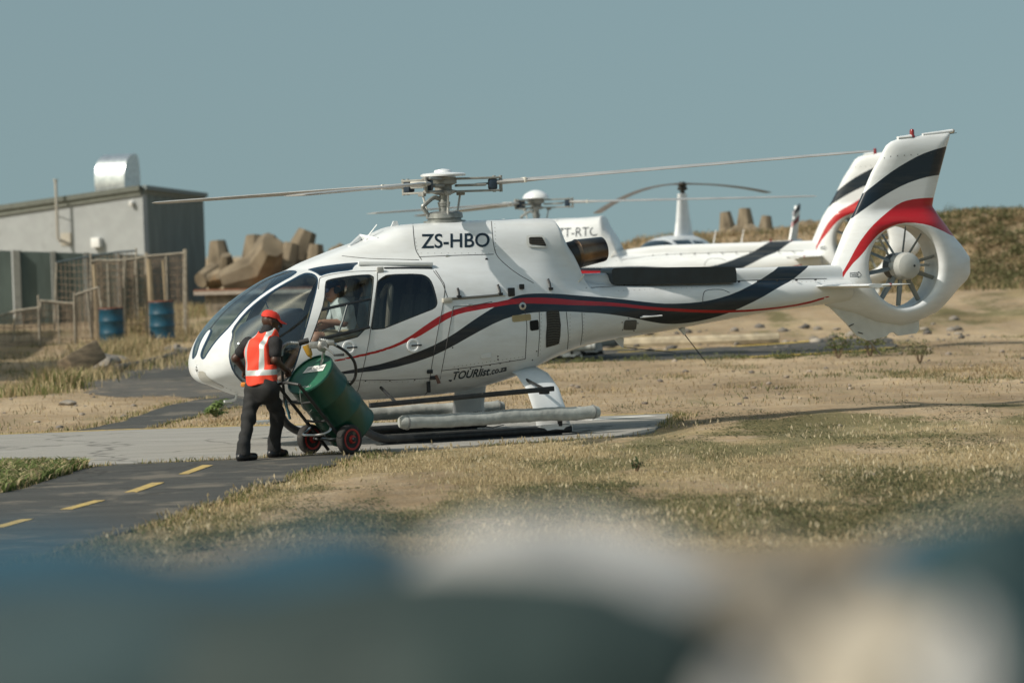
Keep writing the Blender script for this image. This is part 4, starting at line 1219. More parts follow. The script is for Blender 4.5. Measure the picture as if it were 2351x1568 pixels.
# ------------------------------------------------------------------ landing gear
for s in (-1, 1):
    y = s * 1.15
    pth = spline([(1.02, y, .075), (0, y, .075), (-1.15, y, .075), (-1.42, y, .10), (-1.60, y * .985, .20), (-1.72, y * .93, .34)], 6)
    MB().tube(pth, .048, 12).build('skid', SKIDB, heli)
    MB().tube(spline([(-1.72, y * .93, .34), (-1.80, y * .84, .44), (-1.86, y * .65, .51), (-1.88, y * .35, .55), (-1.88, 0, .56)], 5), [.048] * 21, 12).build('front_cross_tube', SKIDB, heli)
    MB().tube([(-1.70, y * .94, .32), (-1.75, y * .90, .385)], .062, 12).build('tube_clamp', STEEL, heli)
    MB().bbox((-.25, y, .022), (2.3, .05, .018), .006).build('wear_plate', SKIDB, heli)
    MB().tube([(.85, y, .06), (1.12, y, .022), (1.27, y, .045)], [.03, .028, .02], 8, flat=.25).build('skid_spring', SKIDB, heli)
    # aft leg: broad curved fairing
    rings = []
    for t, yy, zz, ch, th in ((0, .30, .80, .42, .05), (.2, .52, .79, .42, .05), (.4, .76, .72, .42, .05), (.6, .98, .55, .42, .05), (.8, 1.10, .32, .42, .055), (1, 1.15, .13, .44, .06)):
        xc = .70 + .10 * t; rg = []
        nx, nz = (0.35 + .65 * t), (1 - .65 * t)
        for b in np.linspace(0, 2 * math.pi, 16, endpoint=False):
            e = math.cos(b) * ch / 2; f = math.sin(b) * th / 2
            rg.append((xc + e, s * (yy + f * nx), zz + f * nz))
        rings.append(rg if s < 0 else rg[::-1])
    MB().loft(rings).build('aft_leg', WHITE, heli, smooth=True)
    MB().loft([[(.80 + .24 * c_, y + s * .07 * d_, .115 + .03 * (1 - abs(c_)) - .03 * k) for c_, d_ in ((-1, -.3), (0, -1), (1, -.3), (1, .3), (0, 1), (-1, .3))] for k in (0, 1, 2)]).build('leg_foot', WHITE, heli)
    MB().bbox((.86, y - s * .0 - .05, .17), (.05, .04, .11), .01).build('foot_strap', BLACK, heli)
    # float bag
    yb = s * 1.275
    xs = np.linspace(-1.22, 1.33, 60); rb = .079 + .0022 * np.sin(xs * 9) + .0018 * np.sin(xs * 31 + 1) + .0015 * np.sin(xs * 63)
    zb_ = .262 + .006 * np.sin(xs * 4.1) + .003 * np.sin(xs * 11)
    rb[0] *= .72; rb[-1] *= .8; rb[1] *= .95; rb[-2] *= .97
    bag = MB().tube(np.stack([xs, np.full(60, yb), zb_], 1), rb, 22).build('float_bag', CANVAS, heli, smooth=True, auto=60)
    for xe in (-1.14, 1.25):
        MB().tube([(xe, yb, .262), (xe + .018, yb, .262)], .085, 20).build('bag_strap', M('strap_grey', (.20, .205, .20), .8), bag)
    if s < 0:
        BAG = bag
        bb = lambda q: hq(q, -1.355)
        letter('bag_lettering', 'DBA  DART  AEROSPACE', [(1096, 946.5), (1162, 943), (1162, 939.5), (1096, 943)], M('stencil', (.09, .09, .09), .8), bag, bb)
    sa, sb2 = hq((848, 931), -1.32), hq((1271, 892), -1.32)
    sa[1] = sb2[1] = s * 1.32; sdv = frame(sb2 - sa)
    MB().bbox((sa + sb2) / 2, (np.linalg.norm(sb2 - sa), .05, .058), .008, rot=A([sdv[0], -sdv[1], sdv[2]]).T).build('boarding_step', SKIDB, heli)
    for xx, z1 in ((-1.25, sa[2]), (.62, sb2[2])):
        MB().tube([(xx, s * 1.30, z1), (xx, s * .85, .66)], .018, 8).build('step_arm', SKIDB, heli)
    MB().bbox((.62, s * 1.30, sb2[2] - .035), (.10, .09, .05), .01).build('step_clamp', BLACK, heli)

# ------------------------------------------------------------------ cabin interior
MB().bbox((-1.25, 0, .74), (2.5, 1.22, .06), .02).build('cabin_floor', LINING, heli)
MB().bbox((.18, 0, 1.42), (.06, 1.45, 1.0), .02).build('bulkhead', LINING, heli)
def seat(x, y, par, w=.44):
    st = MB()
    st.bbox((x - .20, y, 1.02), (.46, w, .13), .05)
    so = st.build('seat', SEATM, par, smooth=True)
    tilt = .16
    rot = A([[math.cos(tilt), 0, math.sin(tilt)], [0, 1, 0], [-math.sin(tilt), 0, math.cos(tilt)]])
    MB().bbox((x + .08, y, 1.38), (.10, w, .66), .045, rot=rot).build('seat_back', SEATM, so, smooth=True)
    MB().bbox((x + .155, y, 1.80), (.09, w * .55, .22), .04, rot=rot).build('headrest', SEATM, so, smooth=True)
    MB().box((x - .2, y, .84), (.36, w * .8, .24)).build('seat_base', LINING, so)
    return so
seat(-1.30, -.45, heli); seat(-1.30, .08, heli, .40); seat(-1.30, .50, heli, .36)
for y in (-.62, -.2, .22, .64):
    seat(-.28, y, heli, .38)
FRAME = M('seat_frame_tan', (.30, .25, .20), .5)
for y in (-.72, .0, .30):
    MB().tube(spline([(-1.14, y - .12, 1.25), (-1.10, y - .13, 1.62), (-1.05, y - .06, 1.80), (-1.05, y + .06, 1.80), (-1.10, y + .13, 1.62), (-1.14, y + .12, 1.25)], 6), .035, 10).build('seat_frame', FRAME, heli)
pq = A([hq(v, 0.05) for v in chaikin([(556, 752), (600, 728), (640, 712), (668, 706), (674, 712), (668, 745), (664, 775), (650, 800), (600, 830), (566, 830), (548, 800)], 1)])
pod = MB()
rings = []
for yy, k in ((-.40, .55), (-.36, .86), (-.24, .98), (0, 1), (.24, .98), (.36, .86), (.40, .55)):
    c = pq.mean(0)
    rings.append([(c[0] + (p[0] - c[0]) * k, yy, c[2] + (p[2] - c[2]) * (.7 + .3 * k)) for p in pq])
pod.loft(rings).build('instrument_pod', M('pod_grey', (.035, .04, .043), .55, var=.2), heli, smooth=True, auto=50)
MB().bbox((-2.05, 0, .92), (.5, .30, .40), .06).build('console', LINING, heli)
MB().tube(spline([(-1.95, -.45, .74), (-1.88, -.45, .95), (-1.80, -.45, 1.12), (-1.76, -.45, 1.22)], 5), .015, 8).build('cyclic_stick', BLACK, heli)
MB().bbox((-1.75, -.46, 1.28), (.09, .09, .13), .035).build('stick_grip', BLACK, heli, smooth=True)
MB().bbox((-1.0, 0, 2.03), (.5, .25, .06), .02).build('overhead_panel', LINING, heli)
for y in (-.3, .35):
    MB().lathe((-.95, y, 1.80), (0, 1, 0), [(-.05, .05), (.05, .05)], 12).build('hanging_headset', BLACK, heli)
MB().tube([(-2.50, -.58, 1.62), (-2.42, -.30, 1.70), (-2.38, -.05, 1.72)], .008, 5).build('wiper_arm', BLACK, heli)

# ------------------------------------------------------------------ rotor head and blades
def rotor(par, az, tips, dome=False, hub_z=2.99):
    mk = lambda mb, nm, mat=ROTG, **k: mb.build(nm, mat, par, **k)
    mk(MB().lathe((0.03, 0, 2.52), (0, 0, 1), [(0, .25), (.035, .25), (.04, .20), (.06, .20), (.065, .22), (.12, .215), (.14, .17), (.15, .08)], 30), 'swashplate', GREYM)
    mk(MB().lathe((0.03, 0, 2.66), (0, 0, 1), [(0, .062), (.06, .062), (.065, .07), (.09, .07), (.095, .075), (.115, .075), (.12, .058), (.20, .052), (.24, .06), (.26, .075)], 22), 'mast', GREYM)
    hb = mk(MB().lathe((0.03, 0, 2.86), (0, 0, 1), [(0, .08), (.02, .14), (.05, .15), (.06, .10), (.11, .10), (.13, .16), (.17, .16), (.18, .15), (.21, .15)], 24), 'rotor_hub', ROTG)
    if dome:
        mk(MB().lathe((0.03, 0, 3.07), (0, 0, 1), [(0, .20), (.01, .255), (.05, .245), (.10, .20), (.145, .12), (.165, .05), (.17, 0)], 28), 'rotor_cap', WHITE)
    else:
        mk(MB().lathe((0.03, 0, 3.075), (0, 0, 1), [(0, .12), (.005, .265), (.025, .268), (.04, .24), (.05, .11), (.075, .10), (.085, .07), (.095, .0)], 30), 'rotor_cap', WHITE)
    for k in range(3):
        a = az + k * 2 * math.pi / 3
        e = A((math.cos(a), math.sin(a), 0)); t = A((-math.sin(a), math.cos(a), 0)); up = A((0, 0, 1.0)); rot = A([e, t, up]).T
        c = A((.03, 0, 0))
        zr = hub_z; zt = tips[k]
        cone = (zt - zr) / 4.7
        arm = MB()
        for zz in (3.045, 2.895):
            arm.bbox(c + e * .40 + up * zz, (.56, .09 if zz < 3 else .11, .026), .008, rot=rot)
        arm.bbox(c + e * .33 + up * 2.965, (.36, .13, .03), .01, rot=rot)
        for rr_ in (.62, .70):
            arm.lathe(c + e * rr_ + up * 2.875, up, [(0, .02), (.195, .02)], 10)
        ao = mk(arm, 'blade_arm')
        mk(MB().bbox(c + e * .60 + up * 2.97, (.10, .10, .125), .02, rot=rot), 'damper_block', NAVY)
        mk(MB().tube([c + e * .40 + t * .03 + up * 2.975, c + e * .58 + t * .02 + up * 2.98], .012, 8), 'flex_link', GREYM)
        lk = a + .5
        e2 = A((math.cos(lk), math.sin(lk), 0))
        mk(MB().tube([c + e2 * .20 + up * 2.61, c + e2 * .26 + up * 2.86], .014, 8), 'pitch_link', M('link_white', (.5, .5, .48), .4))
        mk(MB().bbox(c + e2 * .27 + up * 2.875, (.10, .05, .05), .012, rot=rot), 'pitch_horn')
        # blade: root cuff, then aerofoil to the tip
        rings = []
        for r_, ch, th, pt in ((.64, .10, .060, .0), (.75, .12, .062, .05), (.95, .18, .056, .08), (1.25, .33, .046, .09), (2.5, .35, .044, .07), (4.0, .35, .042, .05), (5.0, .35, .040, .04), (5.25, .33, .036, .04), (5.345, .24, .02, .04)):
            z = zr + cone * (r_ - .64)
            ct = t * math.cos(pt) + up * math.sin(pt); nn = -t * math.sin(pt) + up * math.cos(pt); rg = []
            for b in np.linspace(0, 2 * math.pi, 16, endpoint=False):
                u = math.cos(b)
                rg.append(c + e * r_ + up * z + ct * (u * ch / 2 + .0) + nn * (th / 2 * math.sin(b) * (.75 + .35 * u if ch > .2 else 1)))
            rings.append(rg)
        bl = mk(MB().loft(rings), 'rotor_blade', M('blade_grey', (.36, .355, .34), .45, .0, var=.12, vscale=3, coat=.3), smooth=True)
        for r_ in (.98, 1.02):
            pass
        MB().bbox(c + e * .98 + up * (zr + cone * .34), (.03, .20, .064), .008, rot=rot).build('blade_band', M('band_white', (.6, .58, .52), .5), bl)
    # scissor link
    mk(MB().tube(spline([(-.20, -.02, 2.64), (-.26, -.03, 2.72), (-.22, -.03, 2.76), (-.10, 0, 2.83), (-.02, 0, 2.81)], 4), .026, 8), 'scissor_link', GREYM)
az0 = math.radians(-12)
tz = []
for k, q in enumerate(((2010, 347), (352, 467), (640, 450))):
    a = az0 + k * 2 * math.pi / 3
    tz.append(float(hq(q, 5.3 * math.sin(a))[2]))
rotor(heli, az0, tz)

# ------------------------------------------------------------------ soft bodies from tapered limbs
def limb(a, b, ra, rb, flat=None, ax=None):
    """tapered round limb; flat < 1 thins it along ax"""
    return (A(a, float), A(b, float), ra, rb, flat, None if ax is None else A(ax, float) / np.linalg.norm(ax))
def f_prims(prims, k, grow=0.0):
    def F(x, y, z):
        P = np.stack([x, y, z], 1); out = np.full(len(P), .09)
        for a, b, ra, rb, flat, ax in prims:
            e = b - a; L2 = max(e @ e, 1e-9)
            rm = max(ra, rb) + grow + .09
            near = ((P > np.minimum(a, b) - rm) & (P < np.maximum(a, b) + rm)).all(1)
            if not near.any():
                continue
            wv = P[near] - a
            t = np.clip(wv @ e / L2, 0, 1)
            d = wv - t[:, None] * e
            if flat:
                c = d @ ax
                d = d + (c * (1 / flat - 1))[:, None] * ax
            f = np.sqrt((d * d).sum(1)) - (ra + t * (rb - ra)) - grow
            if flat:
                f = f * (flat * .5 + .5)
            out[near] = smin(out[near], f, k)
        return out
    return F
def fold(F, amp, sx, sz, seed=0.0, z0=None):
    """adds cloth folds"""
    def G(x, y, z):
        n = np.sin(x * sx + 2.1 * np.sin(z * sz * .6 + seed) + seed) * np.sin(z * sz + 1.7 * np.sin(y * sx + seed * 2)) 
        n2 = np.sin((x + y) * sx * 1.9 + z * sz * .5 + seed * 3)
        return F(x, y, z) + amp * (n + .5 * n2)
    return G
def fmesh(name, F, lo, hi, h, mat, parent, newton=3):
    P, T = surface(F, lo, hi, h, newton=newton)
    n = vnormals(P, T)
    c = P.mean(0)
    if ((P - c) * n).sum(1).mean() < 0:
        T = T[:, ::-1]
    return obj(name, P, T, mat, parent, smooth=True), P, T
def hand(palm, wrist, curl_dir, side, r=.0105, open_=.5):
    """palm with four bent fingers and a thumb, closing towards curl_dir"""
    palm = A(palm, float); wrist = A(wrist, float)
    f = (palm - wrist) / np.linalg.norm(palm - wrist); c = A(curl_dir, float); c = c - f * (c @ f); c /= np.linalg.norm(c)
    s = np.cross(f, c) * side
    pr = [limb(wrist, palm, .026, .034, .62, c), limb(palm - s * .018, palm + s * .018 + f * .015, .026, .026, .62, c)]
    for k, ln in zip((-1.5, -.5, .5, 1.5), (.9, 1.0, .95, .75)):
        p0 = palm + s * .0195 * k + f * .022
        p1 = p0 + (f * (.35 + .6 * open_) + c * (.75 - .3 * open_)) * .036 * ln
        p2 = p1 + (c * .8 - f * (.25 - .5 * open_)) * .028 * ln
        p3 = p2 + (c * .25 - f * (.8 - .8 * open_)) * .02 * ln
        pr += [limb(p0, p1, r * 1.05, r, None), limb(p1, p2, r, r * .9), limb(p2, p3, r * .9, r * .8)]
    q0 = palm - s * .03 - f * .02; q1 = q0 - s * .02 + f * .02 + c * .022; q2 = q1 + f * .022 + c * .02 + s * .008
    pr += [limb(q0, q1, r * 1.35, r * 1.15), limb(q1, q2, r * 1.1, r * .9)]
    return pr
def head_prims(c, fwd, up, s=1.0):
    c = A(c, float); f = A(fwd, float); f /= np.linalg.norm(f); u = A(up, float); u /= np.linalg.norm(u); r = np.cross(f, u)
    p = [limb(c - f * .015 * s + u * .025 * s, c + f * .012 * s + u * .03 * s, .088 * s, .085 * s, .9, r),
         limb(c + f * .03 * s - u * .045 * s, c + f * .045 * s - u * .07 * s, .062 * s, .048 * s, .88, r),
         limb(c + f * .098 * s + u * .01 * s, c + f * .118 * s - u * .022 * s, .011 * s, .016 * s),
         limb(c + f * .088 * s - u * .055 * s - r * .018 * s, c + f * .088 * s - u * .055 * s + r * .018 * s, .012 * s, .012 * s)]
    for sg in (-1, 1):
        p.append(limb(c + r * sg * .080 * s - f * .012 * s + u * .022 * s, c + r * sg * .083 * s - f * .006 * s - u * .028 * s, .017 * s, .011 * s, .55, r))
    return p, f, u, r
def cap(name, c, f, u, r, mat, parent, s=1.0, hole=False):
    c = A(c)
    rings = []; n = 28
    for t in np.linspace(0, 1, 9):
        a = t * math.pi / 2
        rings.append([c + (f * math.cos(b) * .108 * s + r * math.sin(b) * .094 * s) * max(math.cos(a), .02) ** .62 + u * (.026 + .080 * math.sin(a) ** 1.15) * s + (-u * .012 * s if math.cos(b) < -.6 and t == 0 else 0) for b in np.linspace(0, 2 * math.pi, n, endpoint=False)])
    o = MB().loft(rings, caps=True).build(name, mat, parent, smooth=True)
    rings = []
    for w_ in np.linspace(-1, 1, 11):
        ln = .085 * math.sqrt(max(0, 1 - .75 * w_ * w_)) * s
        b0 = c + u * .030 * s + f * .104 * s * math.sqrt(max(0, 1 - (w_ * .85) ** 2)) + r * w_ * .080 * s
        tip = b0 + f * ln - u * (.020 + .012 * w_ * w_) * s
        rings.append([b0 + u * .004, tip + u * .003, tip - u * .003, b0 - u * .005])
    MB().loft(rings).build('brim', mat, o, smooth=True, auto=60)
    MB().lathe(c + u * .105 * s, u, [(0, .010), (.006, .008), (.008, 0)], 8).build('button', mat, o)
    return o

BLACKSKIN = M('brown_skin', (.060, .030, .020), .45, var=.12, vscale=14, spec=.4)
TANSKIN = M('tanned_skin', (.42, .20, .125), .5, var=.08, vscale=12)
SHIRTK = M('black_cotton', (.014, .014, .016), .85, var=.3, vscale=30, bump=.15, bscale=120)
JEANS = M('black_denim', (.010, .0105, .011), .85, col2=(.019, .019, .019), vscale=7, bump=.2, bscale=90)
SHOE = M('black_leather', (.010, .010, .011), .35, var=.3)
ORANGE = M('hi_vis_red', (.72, .055, .022), .75, var=.10, vscale=6, bump=.12, bscale=70)
SILVER = M('reflective_tape', (.50, .53, .52), .35, .3, var=.08)
REDCAP = M('red_cap', (.58, .035, .02), .8, var=.10, vscale=9, bump=.1, bscale=80)

# profile of a steel drum
def drum_profile(r, h):
    pr = [(0, r - .02), (.0, r), (.015, r + .008), (.03, r)]
    for k in (1 / 3, 2 / 3):
        pr += [(h * k - .03, r), (h * k - .012, r + .010), (h * k + .012, r + .010), (h * k + .03, r)]
    pr += [(h - .03, r), (h - .015, r + .008), (h, r), (h, r - .012), (h - .02, r - .014), (h - .022, 0)]
    return pr

# ------------------------------------------------------------------ ground handler with the drum trolley
def wp(q, y): return ony([q], y)[0]
F1 = A((-2.93, -3.84, .0)); F2 = A((-2.645, -3.36, .0))
MO = A((F1 + F2) / 2); MO[2] = .012
face = A((.62, .78, 0)); face /= np.linalg.norm(face); rgt = A((face[1], -face[0], 0))
man = empty('person', MO)
tag(man, 'person in orange reflective vest, red cap and black trousers pushing the drum trolley', 'person')
def mp_(q, y): return wp(q, y) - MO
pel = mp_((601, 888), -3.58); chest = mp_((599, 812), -3.52); neck = mp_((614, 764), -3.45); hc = mp_((622, 741), -3.42)
shR = mp_((633, 786), -3.62); shL = mp_((570, 788), -3.36)
elR = mp_((632, 826), -3.66); haR = mp_((658, 852), -3.50); elL = mp_((541, 823), -3.34); haL = mp_((566, 856), -3.18)
hipR = pel + rgt * .10 - A((0, 0, .03)); hipL = pel - rgt * .10 - A((0, 0, .03))
ankL = F1 - MO + A((0, 0, .09)) - face * .03; ankR = F2 - MO + A((0, 0, .10)) + A((.0, 0, 0))
knL = (hipL + ankL) / 2 + face * .015 - rgt * .03 + A((0, 0, .03)); knR = (hipR + ankR) / 2 + face * .07 + rgt * .03 + A((0, 0, .03))
hp, hf, hu, hr = head_prims(hc, face * .75 + rgt * .55 + A((0, 0, -.18)), A((.06, .05, 1)), 1.0)
torso = [limb(pel, chest, .150, .165, .72, face), limb(chest, neck - A((0, 0, .06)), .168, .10, .70, face), limb(shL - A((0, 0, .02)), shR - A((0, 0, .02)), .058, .058)]
armsU = [limb(shR, elR, .052, .043), limb(shL, elL, .052, .043)]
wrR = elR + (haR - elR) * .86; wrL = elL + (haL - elL) * .86
armsL = [limb(elR, wrR, .044, .029), limb(elL, wrL, .044, .029)]
legs = [limb(hipL, knL, .092, .062), limb(knL, ankL, .060, .045), limb(hipR, knR, .092, .062), limb(knR, ankR, .060, .045), limb(hipL, hipR, .105, .105)]
feet = [limb(ankL, ankL + face * .14 - A((0, 0, .05)), .045, .038), limb(ankR, ankR + face * .14 - A((0, 0, .05)), .045, .038)]
prims = torso + armsU + armsL + legs + feet + [limb(neck - A((0, 0, .05)), hc, .062, .058)]
Fb = f_prims(prims, .03); Fh = f_prims(hp, .012)
Fd = f_prims(hand(haR, wrR, A((.35, .2, -1.0)), 1) + hand(haL, wrL, A((.3, -.3, -1)), -1), .006)
body, _, _ = fmesh('body', lambda x, y, z: smin(smin(Fb(x, y, z), Fh(x, y, z), .015), Fd(x, y, z), .01), (-.62, -.62, -.02), (.62, .70, 1.85), .0105, BLACKSKIN, man)
lo, hi = (-.62, -.62, -.03), (.62, .70, 1.75)
Ftr = fold(f_prims(legs + [limb(pel - A((0, 0, .02)), pel + (chest - pel) * .22, .155, .155, .74, face)], .03, .013), .0085, 19, 24, 1.0)
cuffL, cuffR = .055, .065
Ftr2 = lambda x, y, z: smax(smax(Ftr(x, y, z), cuffL - z, .01), z - (pel[2] + .13), .01)
leg2 = [limb(ankL + A((0, 0, .10)), ankL - A((0, 0, .02)), .062, .068), limb(ankR + A((0, 0, .10)), ankR - A((0, 0, .02)), .062, .068)]
Fcf = f_prims(leg2, .03)
fmesh('trousers', lambda x, y, z: smax(smin(Ftr2(x, y, z), Fcf(x, y, z), .05), .05 - z, .01), lo, hi, .012, JEANS, man)
sleeve = [limb(shR, shR + (elR - shR) * .62, .060, .058), limb(shL, shL + (elL - shL) * .62, .060, .058)]
Fs = f_prims(torso + sleeve + [limb(neck - A((0, 0, .05)), neck + A((0, 0, .02)), .072, .066)], .025, .010)
fmesh('shirt', lambda x, y, z: smax(fold(Fs, .003, 24, 26, 2.0)(x, y, z), (pel[2] + .02) - z, .01), lo, hi, .012, SHIRTK, man)
vt = [limb(pel + A((0, 0, .02)), chest, .176, .180, .74, face), limb(chest, neck - A((0, 0, .055)), .180, .125, .72, face), limb(shL + rgt * .055 - A((0, 0, .03)), shR - rgt * .055 - A((0, 0, .03)), .082, .082)]
Fv = fold(f_prims(vt, .03, .012), .009, 19, 15, .6)
def F_vest(x, y, z):
    P = np.stack([x, y, z], 1); s_ = (P - chest) @ rgt
    f = smax(Fv(x, y, z), (pel[2] + .025 + .012 * np.sin(x * 21)) - z, .008)
    ah = np.abs(s_) - (.175 - .035 * sstep(z, chest[2] - .02, chest[2] + .16))
    f = smax(f, np.where(z > chest[2] - .12, ah, -1.0), .01)
    dn = np.sqrt(((P - (neck + A((0, 0, .03)))) ** 2).sum(1)); 
    return smax(f, .092 - dn, .01)
Pv, Tv = surface(F_vest, lo, hi, .010, newton=3)
if ((Pv - Pv.mean(0)) * vnormals(Pv, Tv)).sum(1).mean() < 0:
    Tv = Tv[:, ::-1]
s_ = (Pv - chest) @ rgt
zb = pel[2] + .155
d1 = np.abs(Pv[:, 2] - zb - .02 * s_) - .030
d2 = np.maximum(np.abs(np.abs(s_ + .0) - (.118 - .02 * sstep(Pv[:, 2], chest[2], chest[2] + .22))) - .027, zb - Pv[:, 2])
P2, ti, to = split(Pv, Tv, np.minimum(d1, d2))
vest = obj('vest', *compact(P2, to), ORANGE, man, smooth=True)
obj('reflective_tape', *compact(P2, ti), SILVER, vest, smooth=True)
cap('cap', hc - hf * .006 + hu * .028, hf * .985 - hu * .14, hu * .985 + hf * .14, hr, REDCAP, man, 1.0)
for q_, ank in (('l', ankL), ('r', ankR)):
    base = ank - A((0, 0, .09 if q_ == 'l' else .10))
    Fsh = f_prims([limb(base + A((0, 0, .05)) - face * .05, base + A((0, 0, .045)) + face * .17, .052, .043, .9, rgt), limb(ank - A((0, 0, .01)), base + A((0, 0, .05)), .055, .055)], .02)
    lo_, hi_ = base - .16, base + A((.28, .30, .2))
    fmesh('shoe', lambda x, y, z: smax(Fsh(x, y, z), base[2] - .0 - z, .006), lo_, hi_, .010, SHOE, man)
MB().tube([hc + hr * .088 + hf * .0 + hu * .012, hc + hr * .080 + hf * .085 + hu * .012, hc + hf * .112 + hu * .012, hc - hr * .080 + hf * .085 + hu * .012], .005, 6).build('glasses', BLACK, man)
p = mp_((560, 883), -3.46)
MB().bbox(p, (.07, .04, .05), .018).build('orange_cloth', M('orange_cloth', (.75, .28, .05), .8, var=.15), man, smooth=True)

# ------------------------------------------------------------------ drum trolley with the green fuel drum
al = math.radians(47)
fwd = A((math.cos(al), math.sin(al), 0)); axl = A((math.sin(al), -math.cos(al), 0)); Z = A((0, 0, 1.0))
wl = wp((708, 1011), -2.95); wr = wp((805, 1008), -3.30)
GREEN = M('drum_green', (.005, .058, .036), .42, var=.15, vscale=4, coat=.15, dirt=((.10, .11, .06), 5, .66))
TROL = M('trolley_black', (.02, .022, .022), .5, var=.3, dirt=((.16, .12, .08), 22, .66))
TO = (wl + wr) / 2; TO[2] = .012
trolley = empty('drum_trolley', TO)
tag(trolley, 'black two-wheeled drum trolley with red wheel hubs and chrome loop handle', 'trolley')
R_ = .165
wm = lambda c, out, red: None
for c, sg in ((TO + axl * .31, 1), (TO - axl * .31, -1)):
    c = A((c[0], c[1], R_ + .012)) - TO
    ty = MB().lathe(c - axl * .0, axl, [(-.045, .115), (-.05, .14), (-.042, .158), (-.02, R_), (.02, R_), (.042, .158), (.05, .14), (.045, .115)], 36).build('wheel', M('tyre_rubber', (.022, .021, .020), .8, var=.3, dirt=((.10, .085, .065), 12, .6)), trolley, auto=50)
    MB().lathe(c, axl, [(-.046, .0), (-.046, .118), (-.03, .122), (.03, .122), (.052, .118), (.052, .100), (.03, .085), (.03, .05), (.07, .042), (.075, .0)], 30).build('rim', M('hub_red', (.34, .018, .016), .45, var=.2, vscale=12, dirt=((.05, .02, .02), 14, .62)), ty)
    for k in range(5):
        a_ = k * 1.257; e1 = Z; e2 = np.cross(axl, Z)
        MB().lathe(c + axl * .03 + (e1 * math.cos(a_) + e2 * math.sin(a_)) * .07, axl, [(0, .008), (.012, .008)], 6).build('wheel_bolt', STEEL, ty)
    MB().lathe(c + axl * .07, axl, [(0, .026), (.02, .024), (.022, 0)], 12).build('hub_cap', BLACK, ty)
MB().tube([-axl * .33 + Z * R_, axl * .33 + Z * R_], .014, 10).build('axle', STEEL, trolley)
lidc = wp((711, 858), -3.40) - TO
dax = fwd * .70 - Z * .714; dax /= np.linalg.norm(dax)
und = np.cross(axl, dax); und = und if und[2] < 0 else -und       # towards the underside of the drum
DRR = .285
for sg in (-1, 1):
    o_ = axl * .17 * sg + und * (DRR + .025)
    pts = [lidc + o_ - dax * .16, lidc + o_ + dax * .45, lidc + o_ + dax * .90]
    MB().tube(pts, .019, 8).build('frame_rail', TROL, trolley)
    MB().tube([lidc + o_ + dax * .66, -fwd * .0 + axl * .17 * sg + Z * R_], .016, 8).build('axle_stay', TROL, trolley)
for t in (.12, .42, .72):
    MB().tube([lidc + und * (DRR + .025) + dax * t - axl * .17, lidc + und * (DRR + .045) + dax * t, lidc + und * (DRR + .025) + dax * t + axl * .17], .013, 8).build('cross_bar', TROL, trolley)
toe = lidc + dax * .915 + und * .03
MB().box(toe, (.42, .34, .012), rot=A([axl, und, dax]).T).build('toe_plate', TROL, trolley)
lp = lidc + dax * .52 + und * (DRR + .03)
MB().tube(spline([lp + axl * .16, lp + axl * .17 + und * .06, lp + axl * .12 + und * .16 - dax * .05, lp - axl * .12 + und * .16 - dax * .05, lp - axl * .17 + und * .06, lp - axl * .16], 6), .013, 8).build('loop_handle', STEEL, trolley)
lg = MB().tube([lp + axl * .15 + und * .12, -axl * -.12 + fwd * -.10 + Z * .20], .012, 8)
lg.build('support_leg', TROL, trolley)
MB().tube([lidc - dax * .16 + und * (DRR + .025) - axl * .17, lidc - dax * .20 + und * (DRR + .03), lidc - dax * .16 + und * (DRR + .025) + axl * .17], .017, 8).build('push_bar', TROL, trolley)
MB().tube(spline([lidc + und * .24 + axl * .10, lidc - dax * .10 + und * .30 + axl * .14, lidc + dax * .02 + und * .42 + axl * .15, lidc + dax * .18 + und * .40 + axl * .12, lidc + dax * .22 + und * .33 + axl * .10], 6), .004, 5).build('earth_wire', M('wire_grey', (.18, .19, .17), .5), trolley)
# the drum
DO = lidc + dax * .88 + TO
drum = empty('fuel_drum', DO)
tag(drum, 'dark green steel fuel drum leaning on the trolley with a white label on its lid', 'drum')
b0 = A((0, 0, 0))
MB().lathe(b0, -dax, drum_profile(DRR, .88), 44).build('shell', GREEN, drum, smooth=True, auto=35)
lid = -dax * .88
MB().lathe(lid + dax * .024, -dax, [(0, .0), (0, DRR - .012), (.004, DRR - .014), (.0045, .0)], 44).build('lid', M('lid_green', (.010, .105, .052), .45, var=.15, coat=.1), drum)
e_r = axl; e_u = -und            # on the lid: right, up
def onlid(u_, v_, o_=.0): return lid + dax * .018 + e_r * u_ + e_u * v_ - dax * o_
MB().prism([onlid(-.135, .02, .003), onlid(.155, .06, .003), onlid(.14, .155, .003), onlid(-.115, .115, .003)][::1], -dax * .002).build('paper_label', M('label_paper', (.70, .71, .68), .7, var=.05), drum)
def flat_text(nm, s, o, ex, ey, w_, h_, mat, par, bold=0.0, shear=0.0):
    V, Fc = text_mesh(s, bold, shear)
    return obj(nm, [o + ex * v[0] * w_ + ey * v[1] * h_ for v in V], Fc, mat, par)
ex = (onlid(.155, .06) - onlid(-.135, .02)); ex /= np.linalg.norm(ex); ey = onlid(-.115, .115) - onlid(-.135, .02); ey /= np.linalg.norm(ey)
flat_text('label_lettering', 'EXP 28-02-2018', onlid(-.105, .052, .007), ex, ey, .235, .042, M('label_ink', (.10, .10, .10), .7), drum)
sd_ = -und * 0 + axl * .0
th_ = math.radians(28)
nrm = (-e_u * math.cos(th_) + e_r * math.sin(th_))          # side of the shell facing the camera
MB().lathe(lid + dax * .06 + e_u * .18 + e_r * .07, -dax, [(-.04, .035), (-.035, .042), (.0, .042)], 16).build('bung', BLACK, drum)
flat_text('drum_lettering', 'JET A-1', onlid(-.02, -.215, .003), ex * .97 + ey * -.0, ey, .14, .042, M('white_stencil', (.62, .64, .62), .6), drum, shear=.3)
